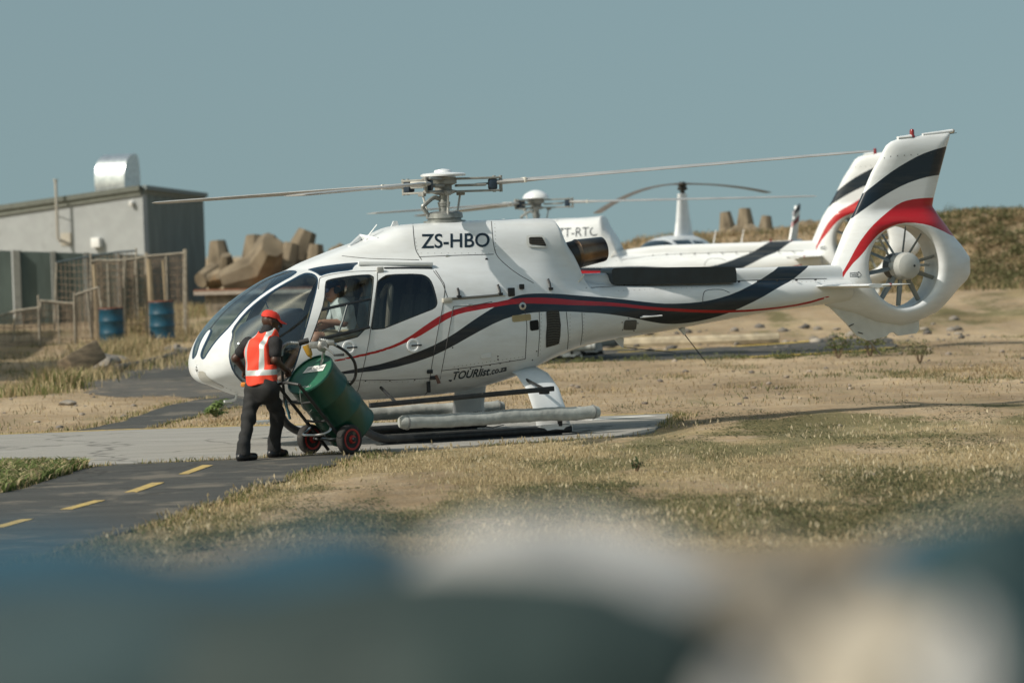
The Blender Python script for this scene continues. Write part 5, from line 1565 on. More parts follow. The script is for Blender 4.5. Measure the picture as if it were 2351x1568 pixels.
# hand pump with filter and hoses
bung = lid + e_u * .16 + e_r * .055
pump = empty('hand_pump', DO + bung)
tag(pump, 'metal hand pump with amber filter bowl and hoses on the drum lid', 'pump')
pt = wp((741, 794), -3.42) - DO - bung
CAST = M('cast_metal', (.30, .30, .285), .42, .6, var=.2, vscale=22)
MB().tube([A((0, 0, 0)) + dax * .03, pt - A((-.01, 0, .06))], .018, 10).build('suction_pipe', STEEL, pump)
ph = MB().lathe(pt + A((-.01, 0.05, 0)), (0.25, -1, .1), [(-.02, .055), (0, .066), (.07, .066), (.08, .055), (.10, .04), (.12, .035)], 20).build('pump_body', CAST, pump)
MB().bbox(pt + A((-.085, 0, .012)), (.14, .07, .075), .02).build('valve_block', CAST, pump, smooth=True)
MB().bbox(pt + A((.08, 0, .03)), (.10, .06, .06), .018).build('outlet_elbow', CAST, pump, smooth=True)
MB().tube([pt + A((.02, -.06, -.01)), pt + A((.10, -.09, -.07)), pt + A((.13, -.09, -.105))], .012, 8).build('crank_arm', CAST, pump)
MB().tube([pt + A((.12, -.10, -.105)), pt + A((.235, -.10, -.10))], [.010, .017], 8).build('crank_handle', BLACK, pump)
fb = wp((705, 776 + 12), -3.42) - DO - bung
MB().tube([fb + A((-.09, 0, .005)), fb + A((.02, 0, .03))], .032, 12).build('filter_head', BLACK, pump)
MB().lathe(fb + A((-.015, 0, -.02)), (.38, 0, -1), [(0, .040), (.02, .042), (.10, .036), (.125, .028), (.14, .012), (.155, .010)], 18).build('filter_bowl', M('amber_bowl', (.42, .24, .03), .2, coat=.6), pump)
HOSE = M('hose_black', (.015, .016, .017), .45, var=.2)
def hose(pts, r_, nm, ribs=False, n=8, mat=HOSE):
    P = spline(pts, n)
    if ribs:
        d_ = np.concatenate([[0], np.cumsum(np.linalg.norm(np.diff(P, axis=0), axis=1))])
        m_ = int(d_[-1] / .005); tt = np.linspace(0, d_[-1], m_)
        P = np.stack([np.interp(tt, d_, P[:, k]) for k in range(3)], 1)
        rr2 = r_ + .004 * (np.arange(m_) % 4 < 2)
        return MB().tube(P, rr2, 10).build(nm, mat, pump)
    return MB().tube(P, r_, 10).build(nm, mat, pump)
hq2 = lambda q, y: wp(q, y) - DO - bung
CH = M('chrome_spring', (.38, .39, .38), .35, .8)
hose([hq2((733, 780), -3.44), hq2((752, 783), -3.42), hq2((772, 793), -3.38)], .017, 'spring_guard', True, mat=CH)
hose([hq2((770, 792), -3.38), hq2((795, 808), -3.34), hq2((813, 830), -3.30), hq2((817, 856), -3.27), hq2((810, 876), -3.26), hq2((796, 883), -3.24), hq2((770, 868), -3.10)], .0165, 'delivery_hose')
hose([hq2((688, 788), -3.42), hq2((662, 788), -3.40), hq2((648, 800), -3.36), hq2((646, 816), -3.32)], .017, 'spring_guard', True, mat=CH)
hose([hq2((646, 815), -3.32), hq2((648, 850), -3.22), hq2((650, 885), -3.10), hq2((655, 925), -3.0), hq2((664, 950), -3.0)], .0165, 'return_hose')
nz = [hq2((655, 915), -3.02), hq2((660, 940), -3.02), hq2((666, 962), -3.0)]
MB().tube(nz, [.012, .014, .016], 8).build('nozzle', M('nozzle_blue', (.03, .10, .13), .4), pump)

# aluminium step stool on the pad
ss = wp((600, 968), -1.2)
so = onz([(601, 1009)])[0]
stool = empty('step_stool', (so[0], so[1], .014), math.radians(12)); tag(stool, 'small aluminium step stool standing on the pad behind the handler', 'stool')
ALU = M('aluminium', (.55, .56, .54), .4, .7, var=.12, vscale=20)
MB().bbox((0, 0, .205), (.34, .24, .022), .006).build('tread', ALU, stool)
for k in range(7):
    MB().box((-.15 + k * .05, -.122, .19), (.03, .006, .02)).build('tread_tooth', ALU, stool)
for sx_ in (-1, 1):
    for sy_ in (-1, 1):
        MB().prism([(sx_ * .155, sy_ * .11 - .012, .195), (sx_ * .155 - sx_ * .035, sy_ * .11 - .012, .195), (sx_ * .175 - sx_ * .03, sy_ * .11 - .012, 0), (sx_ * .175, sy_ * .11 - .012, 0)], (0, .024, 0)).build('leg', ALU, stool)
    MB().box((sx_ * .15, 0, .17), (.012, .2, .03)).build('side_rail', ALU, stool)

# ------------------------------------------------------------------ pilot in the front seat (helicopter frame)
PO = l2w(A((-1.42, -.45, .73)))
pilot = empty('person', PO, YAW)
tag(pilot, 'person in white shirt, navy cap and headset sitting at the helicopter controls', 'person')
po = A((-1.42, -.45, .73))
def pq_(q, y): return hq(A(q, float), y) - po
hcP = pq_((764, 668), -.45); nkP = pq_((772, 690), -.45); chP = pq_((787, 718), -.45); peP = pq_((800, 775), -.45); peP[2] = max(peP[2], .40)
sR, sL = pq_((785, 701), -.62), pq_((778, 703), -.26)
eR, hR = pq_((789, 741), -.70), pq_((722, 738), -.62)
hR = eR + (hR - eR) / np.linalg.norm(hR - eR) * .27
eL, hL = pq_((762, 742), -.22), pq_((722, 758), -.32)
fx = A((-1.0, 0, 0)); ry = A((0, 1.0, 0))
hpP, fP, uP, rP = head_prims(hcP, A((-1, -.05, -.35)), A((-.25, 0, 1)), .98)
tp = [limb(peP, chP, .14, .155, .75, fx), limb(chP, nkP - A((0, 0, .05)), .155, .09, .72, fx), limb(sR, sL, .062, .062)]
up_ = [limb(sR, eR, .055, .044), limb(sL, eL, .055, .044)]
lw = [limb(eR, eR + (hR - eR) * .86, .045, .030), limb(eL, eL + (hL - eL) * .86, .045, .030)]
knn = [A((peP[0] - .47, -.16, peP[2] + .02)), A((peP[0] - .47, .14, peP[2] + .02))]
ft = [A((peP[0] - .78, -.15, .10)), A((peP[0] - .80, .13, .10))]
th = [limb(peP + A((0, -.09, -.02)), knn[0], .085, .066), limb(peP + A((0, .09, -.02)), knn[1], .085, .066)]
sh = [limb(knn[0], ft[0], .058, .042), limb(knn[1], ft[1], .058, .042), limb(ft[0], ft[0] + A((-.15, 0, -.02)), .04, .035), limb(ft[1], ft[1] + A((-.15, 0, -.02)), .04, .035)]
FbP = f_prims(tp + up_ + lw + th + sh + [limb(nkP - A((0, 0, .05)), hcP, .058, .055)], .03); FhP = f_prims(hpP, .012)
FdP = f_prims(hand(hR, eR + (hR - eR) * .86, A((-.2, .3, -1)), 1) + hand(hL, eL + (hL - eL) * .86, A((-.2, -.3, -1)), -1), .006)
fmesh('body', lambda x, y, z: smin(smin(FbP(x, y, z), FhP(x, y, z), .015), FdP(x, y, z), .01), (-1.05, -.42, .02), (.32, .40, 1.25), .0115, TANSKIN, pilot)
FsP = fold(f_prims(tp + [limb(sR, sR + (eR - sR) * .72, .072, .070), limb(sL, sL + (eL - sL) * .72, .072, .070)], .025, .012), .005, 22, 19, .5)
fmesh('shirt', lambda x, y, z: smax(FsP(x, y, z), (peP[2] + .0) - z, .01), (-.5, -.45, .3), (.35, .42, 1.1), .012, M('white_shirt', (.66, .64, .59), .85, var=.06), pilot)
fmesh('shorts', fold(f_prims([limb(peP + A((0, -.09, -.02)), peP + A((-.33, -.145, 0)), .105, .088), limb(peP + A((0, .09, -.02)), peP + A((-.33, .125, 0)), .105, .088), limb(peP, peP + A((0, 0, .06)), .15, .15, .8, fx)], .03, .01), .004, 20, 20, .3), (-.75, -.42, .15), (.35, .42, .75), .013, M('khaki_cotton', (.36, .27, .17), .85, var=.1), pilot)
cap('cap', hcP + uP * .024, fP, uP, rP, M('navy_cap', (.016, .020, .045), .8, var=.15), pilot, 1.0)
for sg in (-1, 1):
    MB().lathe(hcP + rP * sg * .075 - fP * .01, rP * sg, [(0, .035), (.02, .042), (.035, .040), (.042, .02)], 16).build('headset_cup', BLACK, pilot)
MB().tube(spline([hcP + rP * .095, hcP + rP * .06 + uP * .125, hcP + uP * .150, hcP - rP * .06 + uP * .125, hcP - rP * .095], 6), .010, 8).build('headset_band', BLACK, pilot)


# ------------------------------------------------------------------ second helicopter of the same kind, further back
h2 = copy_tree(heli, None, skip=('registration', 'side_lettering', 'rotor_blade', 'rotor_cap', 'swashplate', 'mast', 'rotor_hub', 'blade_arm', 'damper_block', 'flex_link', 'pitch_link', 'pitch_horn', 'scissor_link', 'blade_band', 'streamer_tag', 'heat_shield', 'exhaust_elbow', 'exhaust_pipe', 'exhaust_bracket', 'louvre_frame', 'louvre', 'louvre_slat'))
Y2 = 28.0
h2.location = (0.52, Y2, 0.03)
YAW2 = math.radians(-12)
h2.rotation_euler = (0, 0, YAW2)
h2.name = 'helicopter'
tag(h2, 'white helicopter with white rotor dome standing behind the refuelled one', 'helicopter', 'helicopters parked at the airfield')
rotor(h2, math.radians(8), [2.93, 2.86, 2.86], dome=True)
# this one is a slimmer type: its tail boom sits higher than that of the refuelled helicopter
def lift(o):
    if o.type == 'MESH':
        o.data = o.data.copy()
        n_ = len(o.data.vertices); c_ = np.empty(n_ * 3, np.float32); o.data.vertices.foreach_get('co', c_); c_ = c_.reshape(-1, 3)
        c_[:, 2] += .13 * sstep(c_[:, 2], .9, 2.2) + .13 * sstep(c_[:, 0], .9, 2.6) * sstep(c_[:, 2], .75, 1.1)
        o.data.vertices.foreach_set('co', c_.ravel()); o.data.update()
    for ch in o.children:
        lift(ch)
for ch in h2.children:
    if ch.name.split('.')[0] not in ('rotor_blade', 'rotor_cap', 'rotor_hub', 'mast', 'swashplate', 'blade_arm', 'damper_block', 'flex_link', 'pitch_link', 'pitch_horn', 'scissor_link'):
        lift(ch)
def side_pt(xz, off=.004):
    out = []
    for x, z in np.atleast_2d(A(xz, float)):
        h = BVH.ray_cast(Vector((x, -3, z)), Vector((0, 1, 0)))
        out.append(A(h[0]) + off * A(h[1]) if h[0] is not None else A((x, -.5, z)))
    return A(out)
h2cowl = [c for c in h2.children if c.name.startswith('engine_cowling')][0]
letter('registration', 'ZT-RTC', [(.52, 2.19), (1.29, 2.19), (1.29, 2.36), (.52, 2.36)], INK, h2cowl, lambda q: side_pt(q) + A((0, 0, .13)))

# ------------------------------------------------------------------ small piston helicopter at the far end
Y3 = 46.0
b3 = ony([1571, 560], Y3)
YAW3 = math.radians(58)
h3 = empty('light_helicopter', (float(b3[0]), Y3, gh(b3[0], Y3) + .0), YAW3); h3.scale = (.93, .93, .93)
tag(h3, 'small white helicopter with tall mast fairing and two drooping rotor blades', 'helicopter', 'helicopters parked at the airfield')
zt3 = prof([(-2.35, .95), (-2.30, 1.08), (-2.1, 1.33), (-1.7, 1.62), (-1.2, 1.80), (-.6, 1.86), (0, 1.86), (.5, 1.78), (.9, 1.64), (1.3, 1.52), (5.6, 1.62), (6.4, 1.66)])
zb3 = prof([(-2.35, .95), (-2.3, .84), (-2.1, .68), (-1.6, .55), (-.8, .5), (.3, .52), (.8, .75), (1.3, 1.12), (5.6, 1.42), (6.4, 1.5)])
hw3 = prof([(-2.35, .03), (-2.3, .22), (-2.1, .42), (-1.6, .60), (-1, .65), (0, .65), (.6, .55), (1.0, .35), (1.4, .2), (5.6, .10), (6.4, .07)])
def F3(x, y, z):
    a, b_ = zt3(x), zb3(x)
    f = loft_f(x, y, z, a, b_, (a + b_) / 2, hw3(x), 2.5, 2.4)
    return np.maximum(np.maximum(f, x - 6.4), -2.35 - x)
P3_, T3_ = surface(F3, (-2.45, -.7, .4), (6.5, .7, 1.95), .045)
if (vnormals(P3_, T3_)[:, 2] * (P3_[:, 2] - 1.2)).mean() < 0:
    T3_ = T3_[:, ::-1]
xz = P3_[:, [0, 2]]
def carve3(pl):
    global P3_, T3_
    P3_, ti, to = split(P3_, T3_, poly_sdf(P3_[:, [0, 2]], pl)); T3_ = to
    return compact(P3_, ti)
for pl in ([(-2.4, 1.0), (-1.9, 1.05), (-1.35, 1.15), (-1.38, 1.74), (-1.6, 1.9), (-2.4, 1.6)], [(-1.25, 1.12), (-.55, 1.15), (-.55, 1.74), (-1.25, 1.74)], [(-.42, 1.15), (.15, 1.2), (.05, 1.68), (-.42, 1.72)]):
    obj('cabin_window', *carve3(pl), M('far_dark_glass', (.02, .03, .035), .12, coat=.6), h3, smooth=True)
DARKS = M('far_dark_stripe', (.02, .025, .04), .4)
obj('boom_stripe', *carve3([(1.0, 1.30), (2.4, 1.42), (4.2, 1.46), (5.3, 1.66), (4.9, 1.75), (4.6, 1.56), (2.4, 1.50), (1.0, 1.42)]), DARKS, h3, smooth=True)
obj('boom_band', *carve3([(5.5, 1.3), (5.75, 1.3), (5.95, 1.8), (5.7, 1.8)]), M('far_maroon', (.20, .012, .014), .4), h3, smooth=True)
obj('cabin', *compact(P3_, T3_), WHITE, h3, smooth=True)
rings = []
for z, a_, b_ in ((1.70, .62, .20), (1.9, .40, .15), (2.3, .29, .12), (2.75, .21, .095), (2.92, .19, .085)):
    rings.append([(-.02 + a_ * math.cos(t), b_ * math.sin(t), z) for t in np.linspace(0, 2 * math.pi, 20, endpoint=False)])
MB().loft(rings).build('mast_fairing', WHITE, h3, smooth=True)
MB().lathe((0, 0, 2.90), (0, 0, 1), [(0, .06), (.10, .06), (.11, .12), (.16, .13), (.2, .10), (.26, .12), (.32, .07)], 14).build('rotor_head', M('greasy_steel', (.05, .05, .045), .5, .6, var=.4, vscale=18), h3)
BLT = M('tan_blade', (.13, .105, .08), .5, var=.15)
for sgn, tipq in ((1, (1372, 489)), (-1, (1762, 442))):
    base = A((0, 0, 3.17))
    tw = (ony([tipq], Y3 + (-4.3 if sgn > 0 else 4.3))[0] - A(h3.location)) / .93
    tl = A((tw[0] * math.cos(YAW3) + tw[1] * math.sin(YAW3), -tw[0] * math.sin(YAW3) + tw[1] * math.cos(YAW3), tw[2]))
    e = tl[:2] / np.linalg.norm(tl[:2]); e = A((e[0], e[1], 0)); t_ = A((-e[1], e[0], 0)); L = np.linalg.norm(tl[:2])
    rings = []
    for k in np.linspace(0.02, 1, 9):
        z = base[2] + (tl[2] - base[2]) * k ** 2.1
        ch, th = (.25, .035) if k > .1 else (.10, .06)
        rings.append([e * L * k + A((0, 0, z)) + t_ * ch / 2 * math.cos(b) + A((0, 0, th / 2 * math.sin(b))) for b in np.linspace(0, 2 * math.pi, 10, endpoint=False)])
    bl = MB().loft(rings).build('rotor_blade', BLT, h3, smooth=True)
MB().prism([(5.75, -.02, 1.62), (6.15, -.02, 1.62), (6.42, -.02, 2.55), (6.17, -.02, 2.55)], (0, .04, 0)).build('upper_fin', WHITE, h3)
for z0, m_ in ((1.98, M('far_maroon', (.2, .012, .014), .4)), (2.28, DARKS)):
    MB().prism([(5.80 + (z0 - 1.62) * .30, -.026, z0), (6.2 + (z0 - 1.62) * .28, -.026, z0 + .16), (6.2 + (z0 - 1.5) * .28, -.026, z0 + .32), (5.82 + (z0 - 1.5) * .30, -.026, z0 + .14)], (0, .052, 0)).build('fin_band', m_, h3)
MB().prism([(5.8, -.02, 1.5), (6.1, -.02, 1.5), (6.0, -.02, .95), (5.85, -.02, .95)], (0, .04, 0)).build('lower_fin', WHITE, h3)
MB().box((5.75, .35, 1.60), (.35, .8, .03)).build('stabiliser', WHITE, h3)
for s in (-1, 1):
    MB().tube(spline([(1.1, s * .95, .05), (-1.3, s * .95, .05), (-1.7, s * .95, .14), (-1.8, s * .95, .25)], 4), .04, 8).build('skid', GREYM, h3)
    for xx in (-.9, .5):
        MB().tube(spline([(xx, s * .95, .06), (xx, s * .7, .35), (xx, s * .3, .58)], 4), .035, 8).build('skid_leg', GREYM, h3)
for xx, hgt in ((1.5, .42), (3.0, .40)):
    MB().tube([(xx, 0, 1.5), (xx + .2, 0, 1.55 + hgt)], [.018, .008], 6).build('antenna', WHITE, h3)
MB().lathe((4.7, 0, 1.6), (0, 0, 1), [(0, .03), (.06, .03), (.09, .0)], 8).build('beacon', M('beacon_red', (.22, .006, .006), .15), h3)

# ------------------------------------------------------------------ building on the left
BLD_Y = 64.6
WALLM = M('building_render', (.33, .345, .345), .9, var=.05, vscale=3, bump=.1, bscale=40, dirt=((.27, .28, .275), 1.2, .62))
FASC = M('fascia_green', (.115, .125, .105), .7, var=.12)
FASC2 = M('fascia_light', (.19, .20, .17), .7, var=.12)
aB = math.radians(25)
fB = A((-math.cos(aB), math.sin(aB), 0)); bB = A((math.sin(aB), math.cos(aB), 0))
cB = ony([329, 600], BLD_Y)
def onface(q, o, dr):
    """picture point on the upright face through o along dr"""
    nr = A((-dr[1], dr[0], 0)); d = rd(q)
    return CAM + ((o - CAM) @ nr) / (d @ nr) * d
bld = empty('building', (cB[0], cB[1], gh(cB[0], cB[1])))
tag(bld, 'plain grey rendered building with sloping fascia behind the fence', 'building')
inv = A(bld.location)
LB = [onface((-120, 620), cB, fB), onface((329, 620), cB, fB)]
top = [onface((-120, 512), cB, fB), onface((327, 446), cB, fB)]
rt = onface((467, 458), cB, bB); rt2 = onface((473, 722), cB, bB)
gz0 = -.3
def bp_(p): return A(p) - inv
fl, fr = top
MB().prism([bp_((fl[0], fl[1], gz0)), bp_((fr[0], fr[1], gz0)), bp_(fr), bp_(fl)], bB * .25).build('front_wall', WALLM, bld)
s0 = fr + bB * .25
rr_ = rt
MB().prism([bp_((s0[0], s0[1], gz0)), bp_((rr_[0], rr_[1], gz0)), bp_(rr_), bp_(s0)], fB * .25).build('side_wall', M('building_side_shaded', (.165, .19, .18), .9, var=.12, vscale=1.6, bump=.1, bscale=30, stretch=(3, 3, .5)), bld)  # side turned from the sun: its shade is painted in as a darker wall colour
def fascia(qs, dr, nrm, th, nm, mat):
    P = [bp_(onface(q, cB, dr)) for q in qs]
    MB().prism([p + nrm * th for p in P], -nrm * (th - .004)).build(nm, mat, bld)
nf = -bB; ns = -fB
fascia([(-120, 489), (325, 426), (325, 437), (-120, 501)], fB, nf, .16, 'fascia_board', FASC)
fascia([(-120, 501), (325, 437), (325, 447), (-120, 513)], fB, nf, .08, 'soffit_board', FASC2)
fascia([(325, 426), (466, 444), (467, 453), (325, 436)], bB, ns, .16, 'fascia_board', M('fascia_blue', (.16, .19, .19), .6))
fascia([(325, 436), (467, 453), (467, 460), (325, 446)], bB, ns, .08, 'soffit_board', FASC2)
rq = [bp_(onface((-120, 490), cB, fB)), bp_(onface((325, 427), cB, fB)), bp_(onface((466, 445), cB, bB))]
rq.append(rq[0] + (rq[2] - rq[1]))
MB().prism([p + A((0, 0, -.10)) for p in rq], (0, 0, .08)).build('roof', FASC, bld)
# roof cowl of galvanised sheet
GALV = M('galvanised_sheet', (.62, .66, .68), .32, .75, col2=(.45, .49, .52), vscale=9)
q0 = bp_(onface((185, 452), cB, fB)) + bB * .9; q1 = bp_(onface((253, 447), cB, fB)) + bB * .9
wv = q1 - q0; wv[2] = 0; Lw = np.linalg.norm(wv); wv /= Lw
pf = [(0, 0), (-.10, .30), (-.08, .65), (.08, .92), (.38, 1.06), (.75, 1.08), (.85, .6), (.80, 0)]
cw = MB().prism([q0 + bB * a + A((0, 0, b - .12)) for a, b in chaikin(A(pf) * A((1, 1.24)), 2)], wv * Lw).build('roof_cowl', GALV, bld, auto=40)
MB().box((q0 + q1) / 2 + bB * .35 + A((0, 0, -.16)), (Lw * 1.05, .9, .22), rot=A([fB, bB, (0, 0, 1)]).T).build('cowl_base', GALV, bld)
# flue pipe, vent box, lamp
fp = lambda q, o: bp_(onface(q, cB, fB)) - bB * o
MB().tube([fp((143.5, 413), .38), fp((149, 545), .38), fp((151, 551), .36), fp((160, 560), .04)], .045, 10).build('flue_pipe', M('flue_steel', (.5, .47, .42), .4, .6), bld)
MB().tube([fp((143.3, 412), .38), fp((143.4, 415), .38)], .075, 12).build('flue_cap', M('flue_steel', (.5, .47, .42), .4, .6), bld)
MB().tube([fp((150, 497), .38), fp((163, 507), .02)], .012, 6).build('flue_brace', GREYM, bld)
MB().box(fp((153, 549), .01), (.36, .04, .36), rot=A([fB, bB, (0, 0, 1)]).T).build('flue_plate', M('plate_tan', (.40, .37, .31), .8), bld)
MB().bbox(fp((226, 557), .10), (.28, .20, .28), .02, rot=A([fB, bB, (0, 0, 1)]).T).build('vent_box', M('vent_white', (.72, .72, .70), .5), bld)
MB().lathe(fp((305, 465), .0), -bB + A((0, 0, -.3)), [(0, .07), (.12, .075), (.16, .06), (.17, 0)], 14).build('wall_lamp', M('lamp_white', (.7, .7, .68), .4), bld)

# boundary wall of upright precast panels
BW_Y = 57.0
PANEL_SHADE = M('precast_panel_shade', (.095, .125, .113), .9, var=.16, vscale=1.4, bump=.15, bscale=30, stretch=(2, 2, .6))  # the wall stands in shade; that shade is put into this dark tone
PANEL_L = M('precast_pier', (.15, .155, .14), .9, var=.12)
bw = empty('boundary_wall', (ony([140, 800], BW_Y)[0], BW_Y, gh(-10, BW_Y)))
tag(bw, 'precast panel wall with shade painted into its colour, standing in front of the building', 'wall')
bwo = A(bw.location)
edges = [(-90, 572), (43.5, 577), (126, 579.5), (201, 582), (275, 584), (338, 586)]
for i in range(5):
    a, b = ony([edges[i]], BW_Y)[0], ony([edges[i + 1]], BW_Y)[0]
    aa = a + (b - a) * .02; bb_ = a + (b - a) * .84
    MB().prism([aa - bwo + A((0, .02, 0)), bb_ - bwo + A((0, .20, 0)), (bb_[0] - bwo[0], .20, -1.0), (aa[0] - bwo[0], .02, -1.0)], (0, .08, 0)).build('wall_panel', PANEL_SHADE, bw)
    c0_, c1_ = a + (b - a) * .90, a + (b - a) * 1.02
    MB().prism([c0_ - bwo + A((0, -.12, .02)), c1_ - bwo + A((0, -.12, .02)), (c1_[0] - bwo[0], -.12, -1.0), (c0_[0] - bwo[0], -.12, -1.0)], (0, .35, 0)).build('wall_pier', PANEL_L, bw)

# ------------------------------------------------------------------ mesh fence panels
FY = 45.5
POST = M('fence_post', (.34, .30, .235), .7, var=.25, vscale=9)
POSTB = M('fence_rail_blue', (.05, .075, .085), .6, var=.2)
WIRE = M('fence_wire', (.24, .185, .13), .7, var=.3, vscale=8)
fz = lambda zx, zy, y=FY: ony([(zx * .25, 551 + zy * .25)], y)[0]
def fence(label, posts, rail, y=FY, stakes=(), railmat=POST, mesh=True, dens=.042):
    o0 = fz(*posts[0][1], y)
    g0 = gh(o0[0], y)
    f = empty('fence_panel', (o0[0], y, g0)); oo = A(f.location)
    tag(f, label, 'fence', 'mesh fence panels on the left')
    for a, b in posts:
        pa = fz(*a, y) - oo; pb = fz(*b, y) - oo
        pb[2] = min(pb[2], gh(pb[0] + oo[0], y) - g0 - .1)
        MB().tube([pa, pb], .023, 8).build('post', POST, f)
    for a, b in stakes:
        pa = fz(*a, y - .04) - oo; pb = fz(*b, y - .04) - oo
        MB().tube([pa, pb], .020, 6).build('stake', POST, f)
    R_ = A([fz(*r, y) - oo for r in rail])
    MB().tube(R_, .024, 8).build('top_rail', railmat, f)
    if mesh:
        mb = MB(); x0, x1 = R_[0][0], R_[-1][0]
        zt_ = lambda x: np.interp(x, R_[:, 0], R_[:, 2])
        n_ = max(3, int((x1 - x0) / dens))
        for k in range(n_ + 1):
            x = x0 + (x1 - x0) * k / n_
            w_ = .012 * math.sin(k * 1.7)
            mb.tube([(x, 0, zt_(x)), (x + w_, .015 * math.sin(k), zt_(x) * .5 + .1), (x + w_ * .3, 0, gh(x + oo[0], y) - g0)], .0105, 3, caps=False)
        zz = .12
        while zz < R_[:, 2].max():
            xs_ = [x for x in np.linspace(x0, x1, 14) if zt_(x) >= zz]
            if len(xs_) > 1:
                mb.tube([(x, .01 * math.sin(x * 9), zz + .02 * math.sin(x * 5 + zz)) for x in xs_], .010, 3, caps=False)
            zz += .17
        mb.build('wire_mesh', WIRE, f, kind='stuff')
    return f
fence('low rusty mesh fence panel at the left edge of the picture', [((-180, 560), (-170, 980)), ((350, 505), (365, 1000))], [(-180, 735), (0, 695), (150, 650), (365, 620)], stakes=[((145, 665), (120, 925))])
fence('low mesh fence panel right of the leftmost one', [((372, 560), (370, 990)), ((690, 490), (700, 960))], [(365, 556), (480, 566), (590, 578), (700, 582)], FY + .15, stakes=[((532, 590), (545, 960))])
fence('short leaning mesh fence panel just left of the near blue drum', [((678, 480), (690, 960)), ((905, 430), (975, 960))], [(690, 508), (790, 470), (905, 435)], FY - .1, stakes=[((800, 480), (838, 900))])
fence('tall mesh fence panel behind the near blue drum', [((832, 125), (842, 900)), ((1135, 150), (1145, 860))], [(845, 195), (900, 185), (1000, 190), (1130, 185)], FY + 1.6, stakes=[((985, 210), (1005, 700))])
fence('tall mesh fence panel between the two blue drums', [((1150, 145), (1150, 860)), ((1338, 115), (1345, 860))], [(1150, 182), (1240, 170), (1340, 150)], FY + 1.9, stakes=[((1238, 180), (1243, 700))])
fence('tall mesh fence panel behind the far blue drum', [((1352, 120), (1352, 850)), ((1690, 85), (1690, 850)), ((1706, 85), (1706, 850))], [(1350, 148), (1520, 135), (1710, 118)], FY + 2.1, stakes=[((1525, 150), (1540, 640))])
fence('dark blue mesh fence panel leaning against the boundary wall', [((520, 205), (490, 700)), ((1250, 75), (1255, 400))], [(515, 207), (830, 150), (1080, 112), (1250, 100)], FY + 6, railmat=POSTB, dens=.11)
LOG = M('bleached_timber', (.34, .27, .175), .85, var=.25, vscale=7, bump=.2, stretch=(1, 1, .2))
for lab, a, b, r_, y in (('thick bleached pole leaning beside the near blue drum', (860, 220), (885, 640), .055, FY + 1.2), ('bleached timber pole standing left of the far blue drum', (1365, 175), (1390, 700), .075, FY + 1.5), ('thin brown timber stake behind the far blue drum', (1495, 185), (1520, 700), .03, FY + 1.5)):
    pa, pb = fz(*a, y), fz(*b, y); pb[2] = gh(pb[0], y) - .02
    MB().tube([pa - pb, (pa - pb) * .5 + A((.02, 0, 0)), (0, 0, 0)], [r_ * .8, r_, r_], 9).build('timber_pole', LOG, label=lab, cat='pole', group='timber poles by the fence', loc=pb)
# blue drums
BLUE = M('drum_blue', (.009, .065, .105), .45, var=.15, vscale=5, dirt=((.10, .07, .05), 7, .66), coat=.2)
RUST = M('rust', (.16, .06, .035), .85, var=.4, vscale=18)
for lab, x0, x1, yt, y in (('blue steel drum with rusty rim standing in front of the leaning fence stake', 226.5, 282.5, 709, FY - .8), ('blue steel drum half in shadow at the right end of the fence', 341, 399, 693, FY - .2)):
    c = ony([((x0 + x1) / 2, yt)], y)[0]
    r = (x1 - x0) / 2 / FPX * (y + 45.4)
    z0 = c[2] - .86
    d_ = empty('blue_drum', (c[0], y, z0)); tag(d_, lab, 'drum', 'blue drums by the fence')
    MB().lathe((0, 0, 0), (0, 0, 1), drum_profile(r, .86), 30).build('shell', BLUE, d_, smooth=True, auto=40)
    MB().lathe((0, 0, .85), (0, 0, 1), [(0, r + .004), (.02, r + .012), (.035, r + .006), (.03, r - .02), (.0, r - .02)], 30, close=False).build('rim', RUST, d_)

# ------------------------------------------------------------------ sea wall and concrete armour units
SWY = 62.0
a, b = ony([(470, 668)], SWY)[0], ony([(1000, 656)], SWY)[0]
sw = empty('sea_wall', (a[0], SWY, 0)); so_ = A(sw.location)
tag(sw, 'low rough stone wall with pale ledge under the concrete blocks', 'wall')
MB().prism([(0, 0, -.3), (b[0] - a[0], 0, -.3), (b[0] - a[0], 0, b[2] - .12), (0, 0, a[2] - .12)], (0, .6, 0)).build('stone_face', M('rubble_face', (.33, .27, .195), .95, col2=(.14, .12, .095), vscale=4.5, bump=1.0, bscale=9), sw)
MB().prism([(-.3, -.15, a[2] - .11), (b[0] - a[0], -.15, b[2] - .11), (b[0] - a[0], -.15, b[2]), (-.3, -.15, a[2])], (0, 1.4, 0)).build('ledge', M('ledge_concrete', (.42, .36, .30), .85, var=.15), sw)
MB().prism([(-.3, -.155, a[2] + .002), (b[0] - a[0], -.155, b[2] + .002), (b[0] - a[0], -.155, b[2] + .04), (-.3, -.155, a[2] + .04)], (0, .5, 0)).build('rusty_edge', M('rust_edge', (.26, .11, .06), .9, var=.2), sw)
TET = M('weathered_concrete', (.235, .19, .13), .92, col2=(.105, .083, .055), vscale=1.8, bump=.35, bscale=14, dirt=((.24, .13, .05), 1.1, .58), stretch=(1, 1, .6))
def tetra_mesh():
    mb = MB()
    dirs = [A((0, 0, 1.0))] + [A((math.cos(t) * math.sin(1.911), math.sin(t) * math.sin(1.911), math.cos(1.911))) for t in (0, 2.094, 4.189)]
    bm = bmesh.new()
    for d in dirs:
        m = MB().lathe((0, 0, 0), d, [(-.12, .40), (.12, .44), (.40, .41), (1.05, .275)], 8)
        mb.add(m.P, m.F)
    return mb
tm = tetra_mesh()
tme = pymesh('armour_unit', tm.P, tm.F); tme.materials.append(TET); tme.shade_flat()
